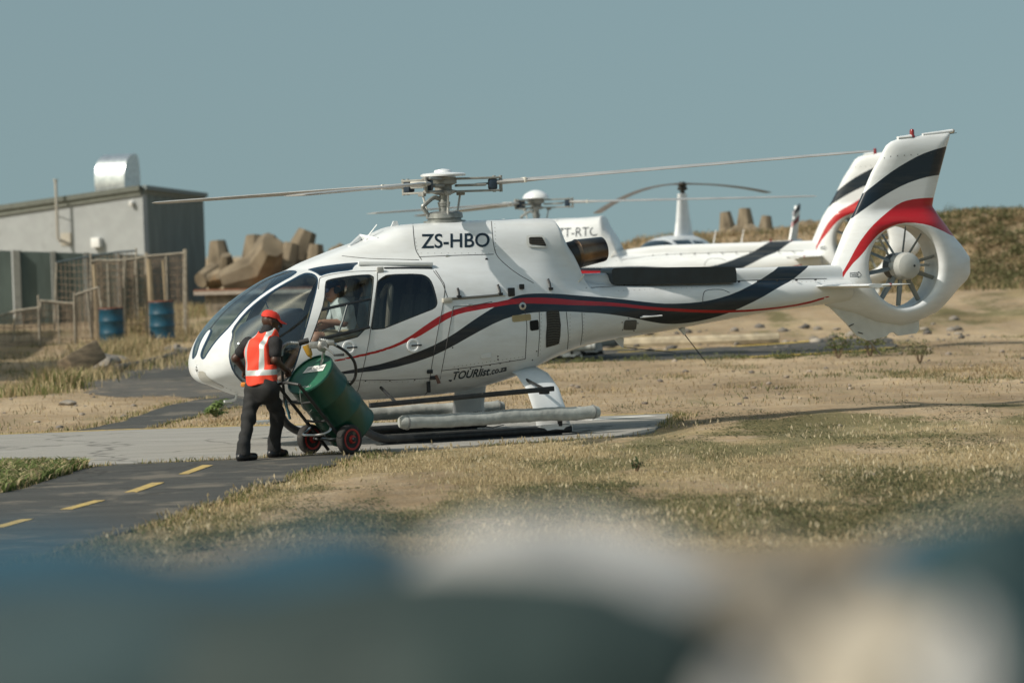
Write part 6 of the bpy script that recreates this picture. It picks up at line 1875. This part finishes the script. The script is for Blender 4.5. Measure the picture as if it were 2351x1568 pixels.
def tetrapod(q, y, d, spin, s, label, grp):
    o = bpy.data.objects.new('concrete_armour_block', tme); link(o)
    p = ony([q], y)[0]
    o.location = [float(v) for v in p]
    e = Vector(d).to_track_quat('Z', 'Y').to_matrix().to_4x4() @ Matrix.Rotation(spin, 4, 'Z')
    o.rotation_euler = e.to_euler(); s *= (.90 if 'bank' not in label else .80); o.scale = (s, s, s)
    return tag(o, label, 'concrete block', grp)
gL = 'concrete armour blocks on the sea wall'
TY = 64.0
tetrapod((505, 622), TY + 1.2, (-.05, .1, 1), .4, .92, 'pale concrete block with upright leg nearest the building', gL)
tetrapod((522, 628), TY - .2, (.0, -.3, .6), .9, .62, 'small stubby concrete block between the two upright ones', gL)
tetrapod((584, 612), TY + .8, (.02, .15, 1), .2, .95, 'concrete block with tall upright leg above the big lying leg', gL)
tetrapod((604, 616), TY - 1.0, (-1, -.10, -.28), .45, 1.3, 'largest concrete block with a long leg lying to the left', gL)
tetrapod((655, 600), TY + 2.2, (-.7, .2, .75), .8, 1.0, 'concrete block lying behind the dark shaded one', gL)
tetrapod((655, 622), TY - .6, (.25, .1, .9), 1.3, .85, 'dark shaded concrete block left of the tilted tall one', gL)
tetrapod((675, 612), TY + .9, (.42, .1, 1), .3, 1.15, 'tallest concrete block with leg tilted to the right', gL)
tetrapod((722, 622), TY - .4, (.10, .05, 1), .6, .80, 'concrete block with upright leg above the helicopter roof slope', gL)
tetrapod((757, 606), TY + 1.8, (.5, .3, .6), .2, .7, 'rightmost small concrete block just peeping over the helicopter roof', gL)
tetrapod((790, 640), TY + .2, (-.2, .3, .8), .7, 1.0, 'concrete block seen through the helicopter windscreen', gL)
gR = 'concrete armour blocks on the right bank'
for q, y, d, sp, s, lab in (((1672, 520), 60, (-.1, .1, 1), .3, .70, 'pale squat concrete block at the left of the pair on the bank'), ((1712, 514), 59, (0, .1, 1), .2, .72, 'brown concrete block with upright leg on the bank behind the rotor blade'), ((1757, 522), 60, (.1, .1, 1), .8, .60, 'pale cone shaped concrete block on the bank right of the brown one'), ((1868, 512), 61, (.9, .2, .35), .5, .60, 'weathered concrete block lying on the bank beside the far tail fin'), ((1606, 548), 60, (.3, -.2, .5), 1, .40, 'small reddish concrete block behind the white mast fairing')):
    tetrapod((q[0], q[1] + 16), y, d, sp, s, lab, gR)

# container stacks added out of view on the left to shade fence and wall
for k, cx_, cy_, lab in ((0, -17.3, 43.0, 'lower container of the far unseen stack added for shade beyond the left edge'), (1, -17.3, 43.0, 'upper container of the far unseen stack added for shade beyond the left edge'), (0, -15.3, 30.0, 'lower container of the near unseen stack added for shade beyond the left edge'), (1, -15.3, 30.0, 'upper container of the near unseen stack added for shade beyond the left edge')):
    ct = empty('shade_container', (cx_, cy_, gh(cx_, cy_) + k * 2.5)); tag(ct, lab, 'container', 'added shade casters beyond the left edge')
    m_ = MB(); n_ = 60
    for sx_ in (-1, 1):
        m_.prism([(sx_ * 1.2 + (.03 if (j // 2) % 2 else 0), -6 + j * .2, .0) for j in range(n_ + 1)] + [(sx_ * 1.2 - .06 * sx_, -6 + j * .2, .0) for j in range(n_, -1, -1)], (0, 0, 2.46))
    m_.box((0, 0, 2.44), (2.4, 12, .06)); m_.box((0, 0, .06), (2.4, 12, .1)); m_.box((0, -6, 1.23), (2.4, .06, 2.4)); m_.box((0, 6, 1.23), (2.4, .06, 2.4))
    m_.build('shell', M('container_grey', (.16, .17, .17), .6, var=.2), ct)

# ------------------------------------------------------------------ grass, weeds, stones
def leaf_mat(name, trans=.35, rough=.7):
    m = bpy.data.materials.new(name); m.use_nodes = True
    n = m.node_tree; b = n.nodes['Principled BSDF']; b.inputs['Roughness'].default_value = rough; b.inputs['Specular IOR Level'].default_value = .25
    a = n.nodes.new('ShaderNodeAttribute'); a.attribute_name = 'tint'
    n.links.new(a.outputs['Color'], b.inputs['Base Color'])
    t = n.nodes.new('ShaderNodeBsdfTranslucent'); n.links.new(a.outputs['Color'], t.inputs[0])
    mx = n.nodes.new('ShaderNodeMixShader'); mx.inputs[0].default_value = trans
    o = n.nodes['Material Output']
    n.links.new(b.outputs[0], mx.inputs[1]); n.links.new(t.outputs[0], mx.inputs[2]); n.links.new(mx.outputs[0], o.inputs[0])
    return m
LEAF = leaf_mat('plant_tissue')
def tinted(name, P, F, C, label, cat, parent=None, kind='stuff', loc=None, group=None, mat=None):
    o = obj(name, P, F, mat or LEAF, parent, label=label, cat=cat, kind=kind, loc=loc, group=group)
    a = o.data.attributes.new('tint', 'FLOAT_COLOR', 'POINT')
    a.data.foreach_set('color', np.hstack([C, np.ones((len(C), 1))]).astype(np.float32).ravel())
    return o
def spots(n, y0, y1, pad=60, bias=1.0):
    """points on the ground, evenly spread over the picture"""
    d = 1 / (1 / (y0 + 45.4) + rng.random(n) ** bias * (1 / (y1 + 45.4) - 1 / (y0 + 45.4)))
    y = d - 45.4
    x = ((rng.random(n) * (2351 + 2 * pad) - pad) - CX) / FPX * d
    return x, y
def blades(x, y, z, h, wd, lean, col, bend=None):
    n = len(x)
    a = rng.random(n) * 2 * np.pi
    b = rng.random(n) * 2 * np.pi
    base = np.stack([x, y, z], 1)
    s = np.stack([np.cos(a), np.sin(a), np.zeros(n)], 1) * (wd / 2)[:, None]
    l = np.stack([np.cos(b), np.sin(b), np.zeros(n)], 1) * (lean * h)[:, None]
    mid = base + l * .35 + A((0, 0, 1)) * (h * .6)[:, None]
    tip = base + l + A((0, 0, 1)) * (h * (1 - .3 * lean))[:, None]
    P = np.stack([base - s, base + s, mid + s * .7, mid - s * .7, tip], 1).reshape(-1, 3)
    k = np.arange(n)[:, None] * 5
    T = np.vstack([k + A([[0, 1, 2]]), k + A([[0, 2, 3]]), k + A([[3, 2, 4]])])
    return P, T, np.repeat(col, 5, 0)
def pick(c0, c1, n):
    t = rng.random((n, 1)); j = .75 + .5 * rng.random((n, 1))
    return (A(c0) * (1 - t) + A(c1) * t) * j
def keep(x, y, f, margin=.0):
    ok = rng.random(len(x)) < f
    x, y = x[ok], y[ok]
    d = paved_sd(x, y)
    ok = d > margin + .12 * (rng.random(len(x)) - .7)
    return x[ok], y[ok]

# short turf, dry and green
Ps, Ts, Cs = [], [], []; off = 0
def push(P, T, C):
    global off
    Ps.append(P); Ts.append(T + off); Cs.append(C); off += len(P)
x, y = spots(300000, -25, 5.5)
v = veg(x, y); g = green(x, y)
x, y = keep(x, y, np.clip((v - .34) * 1.7, 0.02, .9) * (1 - .6 * sstep(CX + FPX * x / (y + 45.4), 1520, 1800) * sstep(y, -9, -5)))
g = green(x, y); n = len(x)
isg = rng.random(n) < np.clip((g - .32) * 1.3, .06, .75)
col = np.where(isg[:, None], pick((.085, .095, .040), (.22, .22, .105), n), pick((.30, .225, .12), (.58, .48, .30), n))
patchy = .5 + fbm(x * 1.4 + 5, y * .7, 3)
lowm = .42 + .58 * sstep(-y, 1.5, 7)
h = np.where(isg, .022 + .035 * rng.random(n), .022 + .060 * rng.random(n) ** 1.6) * patchy * lowm * .8
push(*blades(x, y, ground_h(x, y) - .004, h, .004 + .006 * rng.random(n), .25 + .75 * rng.random(n), col))
x, y = spots(130000, 4.5, 33)
x, y = keep(x, y, np.clip((veg(x, y) - .10) * 1.5, .05, .95))
n = len(x); g = green(x, y)
isg = rng.random(n) < np.clip((g - .25) * 1.1 + .35 * sstep(y, 23, 27), .05, .75)
col = np.where(isg[:, None], pick((.07, .085, .03), (.17, .18, .075), n), pick((.27, .19, .10), (.48, .38, .23), n))
push(*blades(x, y, ground_h(x, y) - .004, .03 + .07 * rng.random(n) ** 1.7, .008 + .008 * rng.random(n), .3 + .7 * rng.random(n), col))
# fringe along the pad and taxiway edges
for pl, lo_, hi_, cnt in ((PAD, -3.6, 6, 9000), (TAXI, -17, -2.5, 12000), (LANE, 2, 15, 5000)):
    L = np.linalg.norm(np.roll(pl, -1, 0) - pl, axis=1); c = np.cumsum(L); r = rng.random(cnt) * c[-1]
    i = np.searchsorted(c, r); t = 1 - (c[i] - r) / L[i]
    p = pl[i] + t[:, None] * (np.roll(pl, -1, 0)[i] - pl[i]) + rng.normal(0, .16, (cnt, 2))
    ok = (p[:, 1] > lo_) & (p[:, 1] < hi_); p = p[ok]
    d = paved_sd(p[:, 0], p[:, 1]); f = fbm(p[:, 0] * 1.1 + 8, p[:, 1] * 1.1)
    p = p[(d > -.03) & (f > .45)]; n = len(p)
    isg = rng.random(n) < .45
    col = np.where(isg[:, None], pick((.09, .11, .03), (.22, .23, .09), n), pick((.30, .22, .11), (.52, .42, .25), n))
    push(*blades(p[:, 0], p[:, 1], np.full(n, 0.0), .025 + .06 * rng.random(n) ** 1.6, .006 + .006 * rng.random(n), .2 + .7 * rng.random(n), col))
tinted('turf', np.vstack(Ps), np.vstack(Ts), np.vstack(Cs), 'short dry and green turf covering the ground around the pad', 'grass')

# creeping green ground cover: small leaves lying close to the soil
x, y = spots(190000, -22, 6)
uu = CX + FPX * x / (y + 45.4)
f = np.clip((green(x, y) - .42) * 2.6 + .9 * sstep(uu, 1500, 1750) * sstep(-y, -4.5, -2) * sstep(y, -9, -6), 0, 1) * np.clip((fbm(x * 1.3 + 77, y * .45 + 4, 4) - .46) * 8, 0, 1)
x, y = keep(x, y, f, .05); n = len(x)
zz = ground_h(x, y) + .07 * rng.random(n) * fbm(x * 3, y * 2)
a = rng.random(n) * 6.283; sz = .008 + .016 * rng.random(n)
u = np.stack([np.cos(a), np.sin(a), .5 * (rng.random(n) - .3)], 1) * sz[:, None]; w_ = np.stack([-np.sin(a), np.cos(a), .5 * (rng.random(n) - .5)], 1) * (sz * .6)[:, None]
c = np.stack([x, y, zz], 1)
P = np.stack([c - u, c - w_, c + u, c + w_], 1).reshape(-1, 3); k = np.arange(n)[:, None] * 4
tinted('ground_cover', P, np.vstack([k + A([[0, 1, 2]]), k + A([[0, 2, 3]])]), np.repeat(pick((.045, .055, .024), (.13, .135, .06), n), 4, 0), 'creeping dark green weeds in patches on the sand', 'weeds')

# pale seed heads standing above the turf
x, y = spots(32000, -25, .3)
cl = fbm(x * .9 + 130, y * .5 + 9, 4)
x, y = keep(x, y, np.clip((cl - .50) * 7, 0, 1) * .55 * np.clip(veg(x, y) * 1.6, .1, 1)); n = len(x)
hh = (.035 + .06 * rng.random(n)) * (.55 + .45 * sstep(-y, 1.5, 7)); a = rng.random(n) * 6.283; ln = .03 + .04 * rng.random(n)
base = np.stack([x, y, ground_h(x, y)], 1); tilt = np.stack([np.cos(a), np.sin(a), np.zeros(n)], 1) * .5
s0 = base + tilt * hh[:, None] * .5 + A((0, 0, 1)) * hh[:, None]
dr = tilt * .9 + A((0, 0, 1)); dr /= np.linalg.norm(dr, axis=1, keepdims=True)
s1 = s0 + dr * ln[:, None]; mid = (s0 + s1) / 2
Pq = []; Tq = []; k0 = np.arange(n)[:, None]
b = rng.random(n) * 3.14
for j in range(2):
    sd2 = np.stack([np.cos(b + j * 1.57), np.sin(b + j * 1.57), np.zeros(n)], 1) * (.006 + .006 * rng.random(n))[:, None]
    Pq.append(np.stack([s0, mid + sd2, s1, mid - sd2], 1))
P = np.concatenate(Pq, 1).reshape(-1, 3); k = k0 * 8
T = np.vstack([k + A([t]) for t in ([0, 1, 2], [0, 2, 3], [4, 5, 6], [4, 6, 7])])
st = np.stack([base, base + A((.003, 0, 0)), s0], 1).reshape(-1, 3)
T = np.vstack([T, k0 * 3 + A([[0, 1, 2]]) + len(P)])
tinted('seed_heads', np.vstack([P, st]), T, np.vstack([np.repeat(pick((.42, .34, .21), (.66, .58, .42), n), 8, 0), np.repeat(pick((.3, .23, .12), (.4, .32, .18), n), 3, 0)]), 'pale dry seed heads standing in the foreground grass', 'grass')

# tall dry tufts by the fence and along the left bank
Ps, Ts, Cs = [], [], []; off = 0
for (qx, qy, cnt, sprd, hgt, gr) in [(20, 872, 120, .5, .28, .4), (70, 868, 70, .4, .2, .5), (140, 852, 200, .35, .45, .5), (105, 862, 80, .4, .25, .5), (235, 805, 320, .6, .55, .25), (262, 795, 260, .5, .55, .2), (300, 790, 260, .7, .4, .2), (350, 770, 320, .8, .5, .2), (380, 757, 320, .7, .55, .25), (420, 745, 300, .8, .45, .2), (450, 720, 260, .6, .5, .4), (455, 735, 260, .6, .4, .4), (330, 800, 260, 1.2, .3, .15), (400, 775, 300, 1.2, .3, .15), (200, 835, 200, .6, .3, .3), (290, 812, 240, 1, .3, .15)]:
    p = onz([(qx, qy)], .3)[0]
    cnt *= 3
    xx = p[0] + rng.normal(0, sprd * .6, cnt); yy = p[1] + rng.normal(0, sprd * 1.4, cnt)
    isg = rng.random(cnt) < gr
    col = np.where(isg[:, None], pick((.10, .12, .035), (.22, .23, .09), cnt), pick((.34, .25, .13), (.56, .46, .28), cnt))
    push(*blades(xx, yy, ground_h(xx, yy), hgt * (.3 + .8 * rng.random(cnt)), .012 + .012 * rng.random(cnt), .15 + .6 * rng.random(cnt), col))
x, y = spots(60000, 24, 50)
ok = (x < -4.5) & (rng.random(len(x)) < .45); x, y = x[ok], y[ok]
x, y = keep(x, y, np.clip((fbm(x * .7 + 3, y * .3, 4) - .40) * 4, .02, .8)); n = len(x)
isg = rng.random(n) < .3
push(*blades(x, y, ground_h(x, y), .05 + .16 * rng.random(n) ** 1.6, .012 + .01 * rng.random(n), .3 + .7 * rng.random(n), np.where(isg[:, None], pick((.09, .10, .035), (.2, .2, .09), n), pick((.30, .22, .12), (.52, .42, .26), n))))
tinted('dry_tufts', np.vstack(Ps), np.vstack(Ts), np.vstack(Cs), 'tall dry grass tufts along the fence and left bank', 'grass')

# low growth at the left edge between pad and taxiway
Ps, Ts, Cs = [], [], []; off = 0
cnt = 9000
q_ = np.stack([rng.random(cnt) * 205 - 5, 1072 + rng.random(cnt) * 62], 1)
q_ = q_[(q_[:, 1] < 1135 - .30 * q_[:, 0])]
p = onz(q_); ok = paved_sd(p[:, 0], p[:, 1]) > -.02; p = p[ok]; n = len(p)
push(*blades(p[:, 0], p[:, 1], p[:, 2], .05 + .12 * rng.random(n), .015 + .03 * rng.random(n), .5 + .5 * rng.random(n), np.where((rng.random(n) < .6)[:, None], pick((.08, .12, .03), (.22, .26, .10), n), pick((.3, .24, .12), (.5, .42, .26), n))))
tinted('edge_weeds', np.vstack(Ps), np.vstack(Ts), np.vstack(Cs), 'leafy green weeds between pad and taxiway at the left edge', 'weeds')

# scrub on the bank at the right, and weeds along the far taxiway
Ps, Ts, Cs = [], [], []; off = 0
def leafcloud(c, r, n, sz, c0, c1):
    p = rng.normal(0, 1, (n, 3)); p /= np.linalg.norm(p, axis=1, keepdims=True); p *= (rng.random((n, 1)) ** .4) * (.7 + .5 * rng.random((n, 1)))
    p = A(c) + p * A(r); p[:, 2] = np.maximum(p[:, 2], c[2] - .02)
    a = rng.normal(0, 1, (n, 3)); a /= np.linalg.norm(a, axis=1, keepdims=True); b2 = np.cross(a, rng.normal(0, 1, (n, 3))); b2 /= np.linalg.norm(b2, axis=1, keepdims=True)
    s = sz * (.6 + .8 * rng.random((n, 1)))
    P = np.stack([p - a * s, p - b2 * s * .45, p + a * s, p + b2 * s * .45], 1).reshape(-1, 3); k = np.arange(n)[:, None] * 4
    return P, np.vstack([k + A([[0, 1, 2]]), k + A([[0, 2, 3]])]), np.repeat(pick(c0, c1, n), 4, 0)
for k in range(950):
    yy = 50.5 + 8.5 * rng.random() ** .8
    uq = 1440 + 960 * rng.random() ** .62
    xx = (uq - CX) / FPX * (yy + 45.4)
    dens = (.16 + 1.0 * sstep(uq, 1950, 2150)) * (.4 + fbm(A([xx * .8]), A([yy * .5]))[0])
    if rng.random() > dens * 1.15:
        continue
    z = gh(xx, yy); r = (.12 + .26 * rng.random()) * (1 - .5 * float(sstep(yy, 54, 57)))
    dry = rng.random() < (.72 - .40 * float(sstep(uq, 1950, 2150)))
    push(*leafcloud((xx, yy, z + r * .2), (r * 1.3, r * 1.3, r * .75), 110, .035, *(((.22, .16, .085), (.40, .31, .18)) if dry else ((.07, .078, .032), (.22, .21, .10)))))
x, y = spots(46000, 49, 60)
ok = x > 1.5; x, y = x[ok], y[ok]; n = len(x)
isg = rng.random(n) < .25 + .3 * sstep(CX + FPX * x / (y + 45.4), 1950, 2200)
push(*blades(x, y, ground_h(x, y), .06 + .22 * rng.random(n) ** 2, .016 + .014 * rng.random(n), .3 + .6 * rng.random(n), np.where(isg[:, None], pick((.07, .08, .03), (.18, .18, .08), n), pick((.28, .20, .11), (.50, .39, .24), n))))
tinted('bank_scrub', np.vstack(Ps), np.vstack(Ts), np.vstack(Cs), 'dry grass and green scrub covering the bank on the right', 'scrub')
Ps, Ts, Cs = [], [], []; off = 0
for k in range(150):
    uq = 1240 + rng.random() * 830; vq = 838 - 6 * rng.random() - (uq - 1290) * .028 + 3 * rng.normal()
    p = onz([(uq, vq)])[0]
    if float(paved_sd(A([p[0]]), A([p[1]]))[0]) < .05: continue
    r = .06 + .13 * rng.random()
    push(*leafcloud((p[0], p[1], r * .15), (r * 1.8, r * 1.8, r * .8), 60, .022, (.06, .075, .03), (.16, .18, .07)))
tinted('verge_weeds', np.vstack(Ps), np.vstack(Ts), np.vstack(Cs), 'low green weeds along the near edge of the far taxiway', 'weeds')

# single shrubs and the leafy plant
def shrub(q, r, n, label, c0, c1, sz=.03, name='shrub'):
    p = onz([q])[0]; e = empty(name, (p[0], p[1], gh(p[0], p[1])))
    tag(e, label, 'shrub', 'single shrubs on the airfield')
    P, T, C = leafcloud((0, 0, r * .75), (r, r, r * .9), n, sz, c0, c1)
    tinted('foliage', P, T, C, None, None, e, kind=None)
    mb = MB()
    for k in range(6):
        a = k * 1.05; mb.tube([(0, 0, -.03), (math.cos(a) * r * .3, math.sin(a) * r * .3, r * .6), (math.cos(a) * r * .7, math.sin(a) * r * .7, r * 1.1)], [.010, .007, .003], 5)
    mb.build('stems', M('woody_stem', (.16, .11, .07), .8), e)
shrub((1998, 822), .32, 420, 'loose green shrub just below the tail guard', (.07, .085, .035), (.20, .21, .09))
shrub((1925, 826), .30, 380, 'green shrub left of the tail guard by the taxiway', (.06, .08, .03), (.17, .19, .08))
shrub((2112, 835), .24, 260, 'small grey green shrub right of the tail fin', (.10, .10, .05), (.22, .21, .11))
shrub((2190, 600 + 70), .34, 300, 'dark shrub at the foot of the bank right of the tail', (.05, .06, .025), (.14, .14, .06))
shrub((1462, 1085), .075, 70, 'tiny dark green weed in the foreground grass', (.03, .055, .025), (.08, .11, .05), .02)
pl = onz([(497, 956)])[0]
plant = empty('leafy_plant', (pl[0], pl[1], gh(pl[0], pl[1]) - .005)); tag(plant, 'broad leaved green plant growing beside the asphalt lane', 'plant')
for k in range(26):
    a = k * 2.4; r = .04 + .15 * ((k * .618) % 1); z = .05 + .21 * ((k * .37) % 1)
    s = .05 + .03 * ((k * .77) % 1); c = A((r * math.cos(a), r * math.sin(a), z)); e = A((math.cos(a), math.sin(a), -.25)); t = A((-math.sin(a), math.cos(a), .0)); u = A((.3 * math.cos(a), .3 * math.sin(a), 1))
    V = [c]
    for j in range(14):
        b = j / 14 * 6.283; rr2 = s * (1 + .28 * math.cos(b * 5)); V.append(c + e * math.cos(b) * rr2 + t * math.sin(b) * rr2 - u * .010 * (1 + math.cos(b * 5)))
    tinted('leaf', V, [(0, j + 1, (j + 1) % 14 + 1) for j in range(14)], np.repeat(pick((.10, .17, .05), (.22, .29, .10), 1), 15, 0), None, None, plant, kind=None)
    MB().tube([(0, 0, 0), c * .6, c], .004, 4).build('stalk', M('green_stalk', (.10, .15, .05), .7), plant)

# stones
def rock_mesh(seed, sub=2, rough=.35, sq=(1, 1, .7)):
    bm = bmesh.new(); bmesh.ops.create_icosphere(bm, subdivisions=sub, radius=1)
    for v in bm.verts:
        p = v.co * 1.1 + Vector((seed * 7.3, seed * 3.1, seed))
        d = mnoise.noise(p) * rough + mnoise.noise(p * 2.6) * rough * .45
        c = v.co.normalized()
        d += -.25 * max(0, abs(mnoise.cell(v.co * 1.2 + Vector((seed, 0, 0)))) - .3)
        v.co = Vector((c.x * sq[0], c.y * sq[1], c.z * sq[2])) * (1 + d)
    bm.verts.index_update()
    P = A([tuple(v.co) for v in bm.verts]); F = A([[v.index for v in f.verts] for f in bm.faces]); bm.free()
    return P, F
rocks = [rock_mesh(i + 1, 1) for i in range(8)]
Ps, Ts, Cs = [], [], []; off = 0
STONEM = leaf_mat('stone', 0.0, .9)
def stones(x, y, smin_, smax_, p_=2.5, c0=(.13, .12, .11), c1=(.38, .33, .27)):
    for xx, yy in zip(x, y):
        P, F = rocks[rng.integers(8)]
        s = smin_ + (smax_ - smin_) * rng.random() ** p_; a = rng.random() * 6.28
        Rm = A([[math.cos(a), -math.sin(a), 0], [math.sin(a), math.cos(a), 0], [0, 0, .8]])
        push(P @ Rm.T * s + A((xx, yy, gh(xx, yy) + s * .2)), F, np.repeat(pick(c0, c1, 1), len(P), 0))
x, y = spots(300, 5.5, 27); ok = (x > -.5) & (paved_sd(x, y) > .1); stones(x[ok], y[ok], .010, .075, 3.5, (.10, .09, .085), (.36, .30, .24))
x, y = spots(260, 5, 30); ok = (x < -3) & (paved_sd(x, y) > .05); stones(x[ok], y[ok], .012, .07)
x, y = spots(360, 31, 40); ok = (x > 2) & (x < 10); stones(x[ok], y[ok], .03, .16, 2.2, (.10, .095, .09), (.30, .265, .22))
x, y = spots(160, -15, 0); ok = (x > 0) & (paved_sd(x, y) > .1); stones(x[ok], y[ok], .008, .03)
tinted('loose_stones', np.vstack(Ps), np.vstack(Ts), np.vstack(Cs), 'loose stones and rubble scattered over the sand', 'stones', mat=STONEM)
# single rocks on the left bank
RK = M('grey_rock', (.27, .245, .21), .92, col2=(.15, .135, .115), vscale=6, bump=.6, bscale=12)
for i, (q, s, sq, lab) in enumerate((((232, 838), .36, (1.1, .9, .75), 'rounded grey rock right of the tilted stone block'), ((263, 832), .26, (1.3, .9, .6), 'dark flat rock in the dry grass below the near blue drum'), ((452, 742), .42, (1.6, 1, .6), 'pale boulder at the foot of the building corner'), ((383, 768), .18, (1.3, 1, .6), 'small dark rock in front of the far blue drum'), ((402, 806), .20, (1.2, 1, .6), 'small grey rock beside the old pipe'), ((120, 880), .16, (1.5, 1, .5), 'small flat rock at the edge of the left bank'), ((155, 917), .10, (1.4, 1, .6), 'dark stone alone on the sandy patch left of the yard'))):
    P, F = rock_mesh(20 + i, 3, .4, sq)
    p = onz([q], .1)[0]
    obj('rock', P * s, F, RK, label=lab, cat='rock', group='rocks on the left bank', loc=(p[0], p[1], gh(p[0], p[1]) + s * .25), auto=40)
bl = onz([(188, 848)], .1)[0]
rot = Matrix.Rotation(-.5, 3, 'Y') @ Matrix.Rotation(.6, 3, 'Z')
MB().bbox((0, 0, 0), (.78, .5, .42), .04, rot=A(rot)).build('stone_block', M('layered_stone', (.24, .185, .12), .92, col2=(.12, .095, .065), vscale=5, bump=.7, bscale=11, stretch=(1, 1, 3)), label='tilted brown stone block lying below the fence', cat='rock', loc=(bl[0], bl[1], gh(bl[0], bl[1]) + .28))
pp = onz(A([(268, 853), (330, 842), (395, 824), (445, 810), (520, 795)], float))
MB().tube([(a[0] - pp[0][0], a[1] - pp[0][1], .07) for a in pp], .075, 10).build('old_pipe', M('pipe_brown', (.12, .105, .085), .85, var=.3, vscale=4), label='old brown pipe lying along the edge of the worn yard', cat='pipe', loc=(pp[0][0], pp[0][1], 0))

# ------------------------------------------------------------------ stones close to the lens (well out of focus)
def fore(q, d, r, seed, mat, label, sub=4, rough=.22, flat=1.0):
    p = ony([q], -45.4 + d)[0]
    P, F = rock_mesh(seed, sub, rough, (1, 1, 1))
    P[:, 2] = np.sign(P[:, 2]) * np.abs(P[:, 2]) ** flat
    return obj('boulder', P * A(r), F, mat, label=label, cat='boulder', group='boulders close to the camera', loc=p, auto=45)
DK = M('dark_slate', (.020, .036, .034), .75, var=.25, vscale=4, bump=.4, bscale=14)
PALE = M('pale_stone', (.40, .395, .385), .85, var=.12, vscale=5, bump=.3, bscale=14)
BEI = M('beige_stone', (.33, .295, .24), .85, var=.2, vscale=5, bump=.3, bscale=14)
fore((60, 1785), 3.0, (.34, .20, .160), 31, M('slate_blue', (.030, .054, .058), .75, var=.25, vscale=4, bump=.4, bscale=14), 'large dark slate boulder filling the lower left foreground', rough=.05, flat=.55)
fore((960, 1775), 2.95, (.285, .18, .160), 37, DK, 'dark slate boulder in the lower centre foreground', rough=.05, flat=.6)
fore((1290, 1593), 3.5, (.205, .16, .160), 33, PALE, 'pale stone boulder glowing behind the dark ones', rough=.06, flat=.75)
fore((1840, 1600), 3.3, (.115, .14, .140), 38, M('brown_stone', (.14, .125, .10), .85, var=.2, vscale=5, bump=.3, bscale=14), 'brown boulder right of the pale one in the foreground', rough=.15)
fore((2040, 1728), 2.8, (.088, .10, .120), 34, BEI, 'beige boulder in the right foreground', rough=.12)
fore((2205, 1840), 2.4, (.028, .05, .120), 35, PALE, 'pale stone at the right foreground edge')
fore((1715, 1905), 2.3, (.036, .05, .100), 36, PALE, 'small pale stone at the bottom right')
P, F = rock_mesh(41, 4, .05, (1, 1, 1)); p = ony([(2325, 1616)], -45.4 + 3.0)[0]
obj('kit_bag', P * A((.105, .11, .170)), F, M('navy_canvas', (.006, .030, .036), .8, var=.2, bump=.2, bscale=40), label='dark navy bag lying at the right foreground edge', cat='bag', loc=p, smooth=True)
# blue tarpaulin lying over the bank behind the boulders
TARP = M('blue_tarpaulin', (.014, .062, .095), .45, var=.2, vscale=5)
P = []; n1, n2 = 60, 16
c_l = ony([(-300, 1258)], -41.8)[0]; c_r = ony([(2750, 1165)], -41.8)[0]
for i in range(n1):
    t = i / (n1 - 1)
    for j in range(n2):
        s = j / (n2 - 1)
        q = c_l + (c_r - c_l) * t
        zz = q[2] - .05 * float(sstep(A(t), .36, .5) * (1 - sstep(A(t), .7, .85))) - .30 * abs(s - .35) ** 1.6 + .012 * math.sin(t * 37 + s * 5) * s + .010 * math.sin(t * 19)
        P.append((q[0], q[1] - .25 + .7 * s, zz))
F = [(i * n2 + j, (i + 1) * n2 + j, (i + 1) * n2 + j + 1, i * n2 + j + 1) for i in range(n1 - 1) for j in range(n2 - 1)]
b_ = len(P); P += [(p[0], p[1], p[2] - .01) for p in P]; F += [tuple(k + b_ for k in f[::-1]) for f in F]
obj('tarpaulin', P, F, TARP, smooth=True, label='blurred blue tarpaulin spread over the bank in the foreground', cat='tarpaulin')
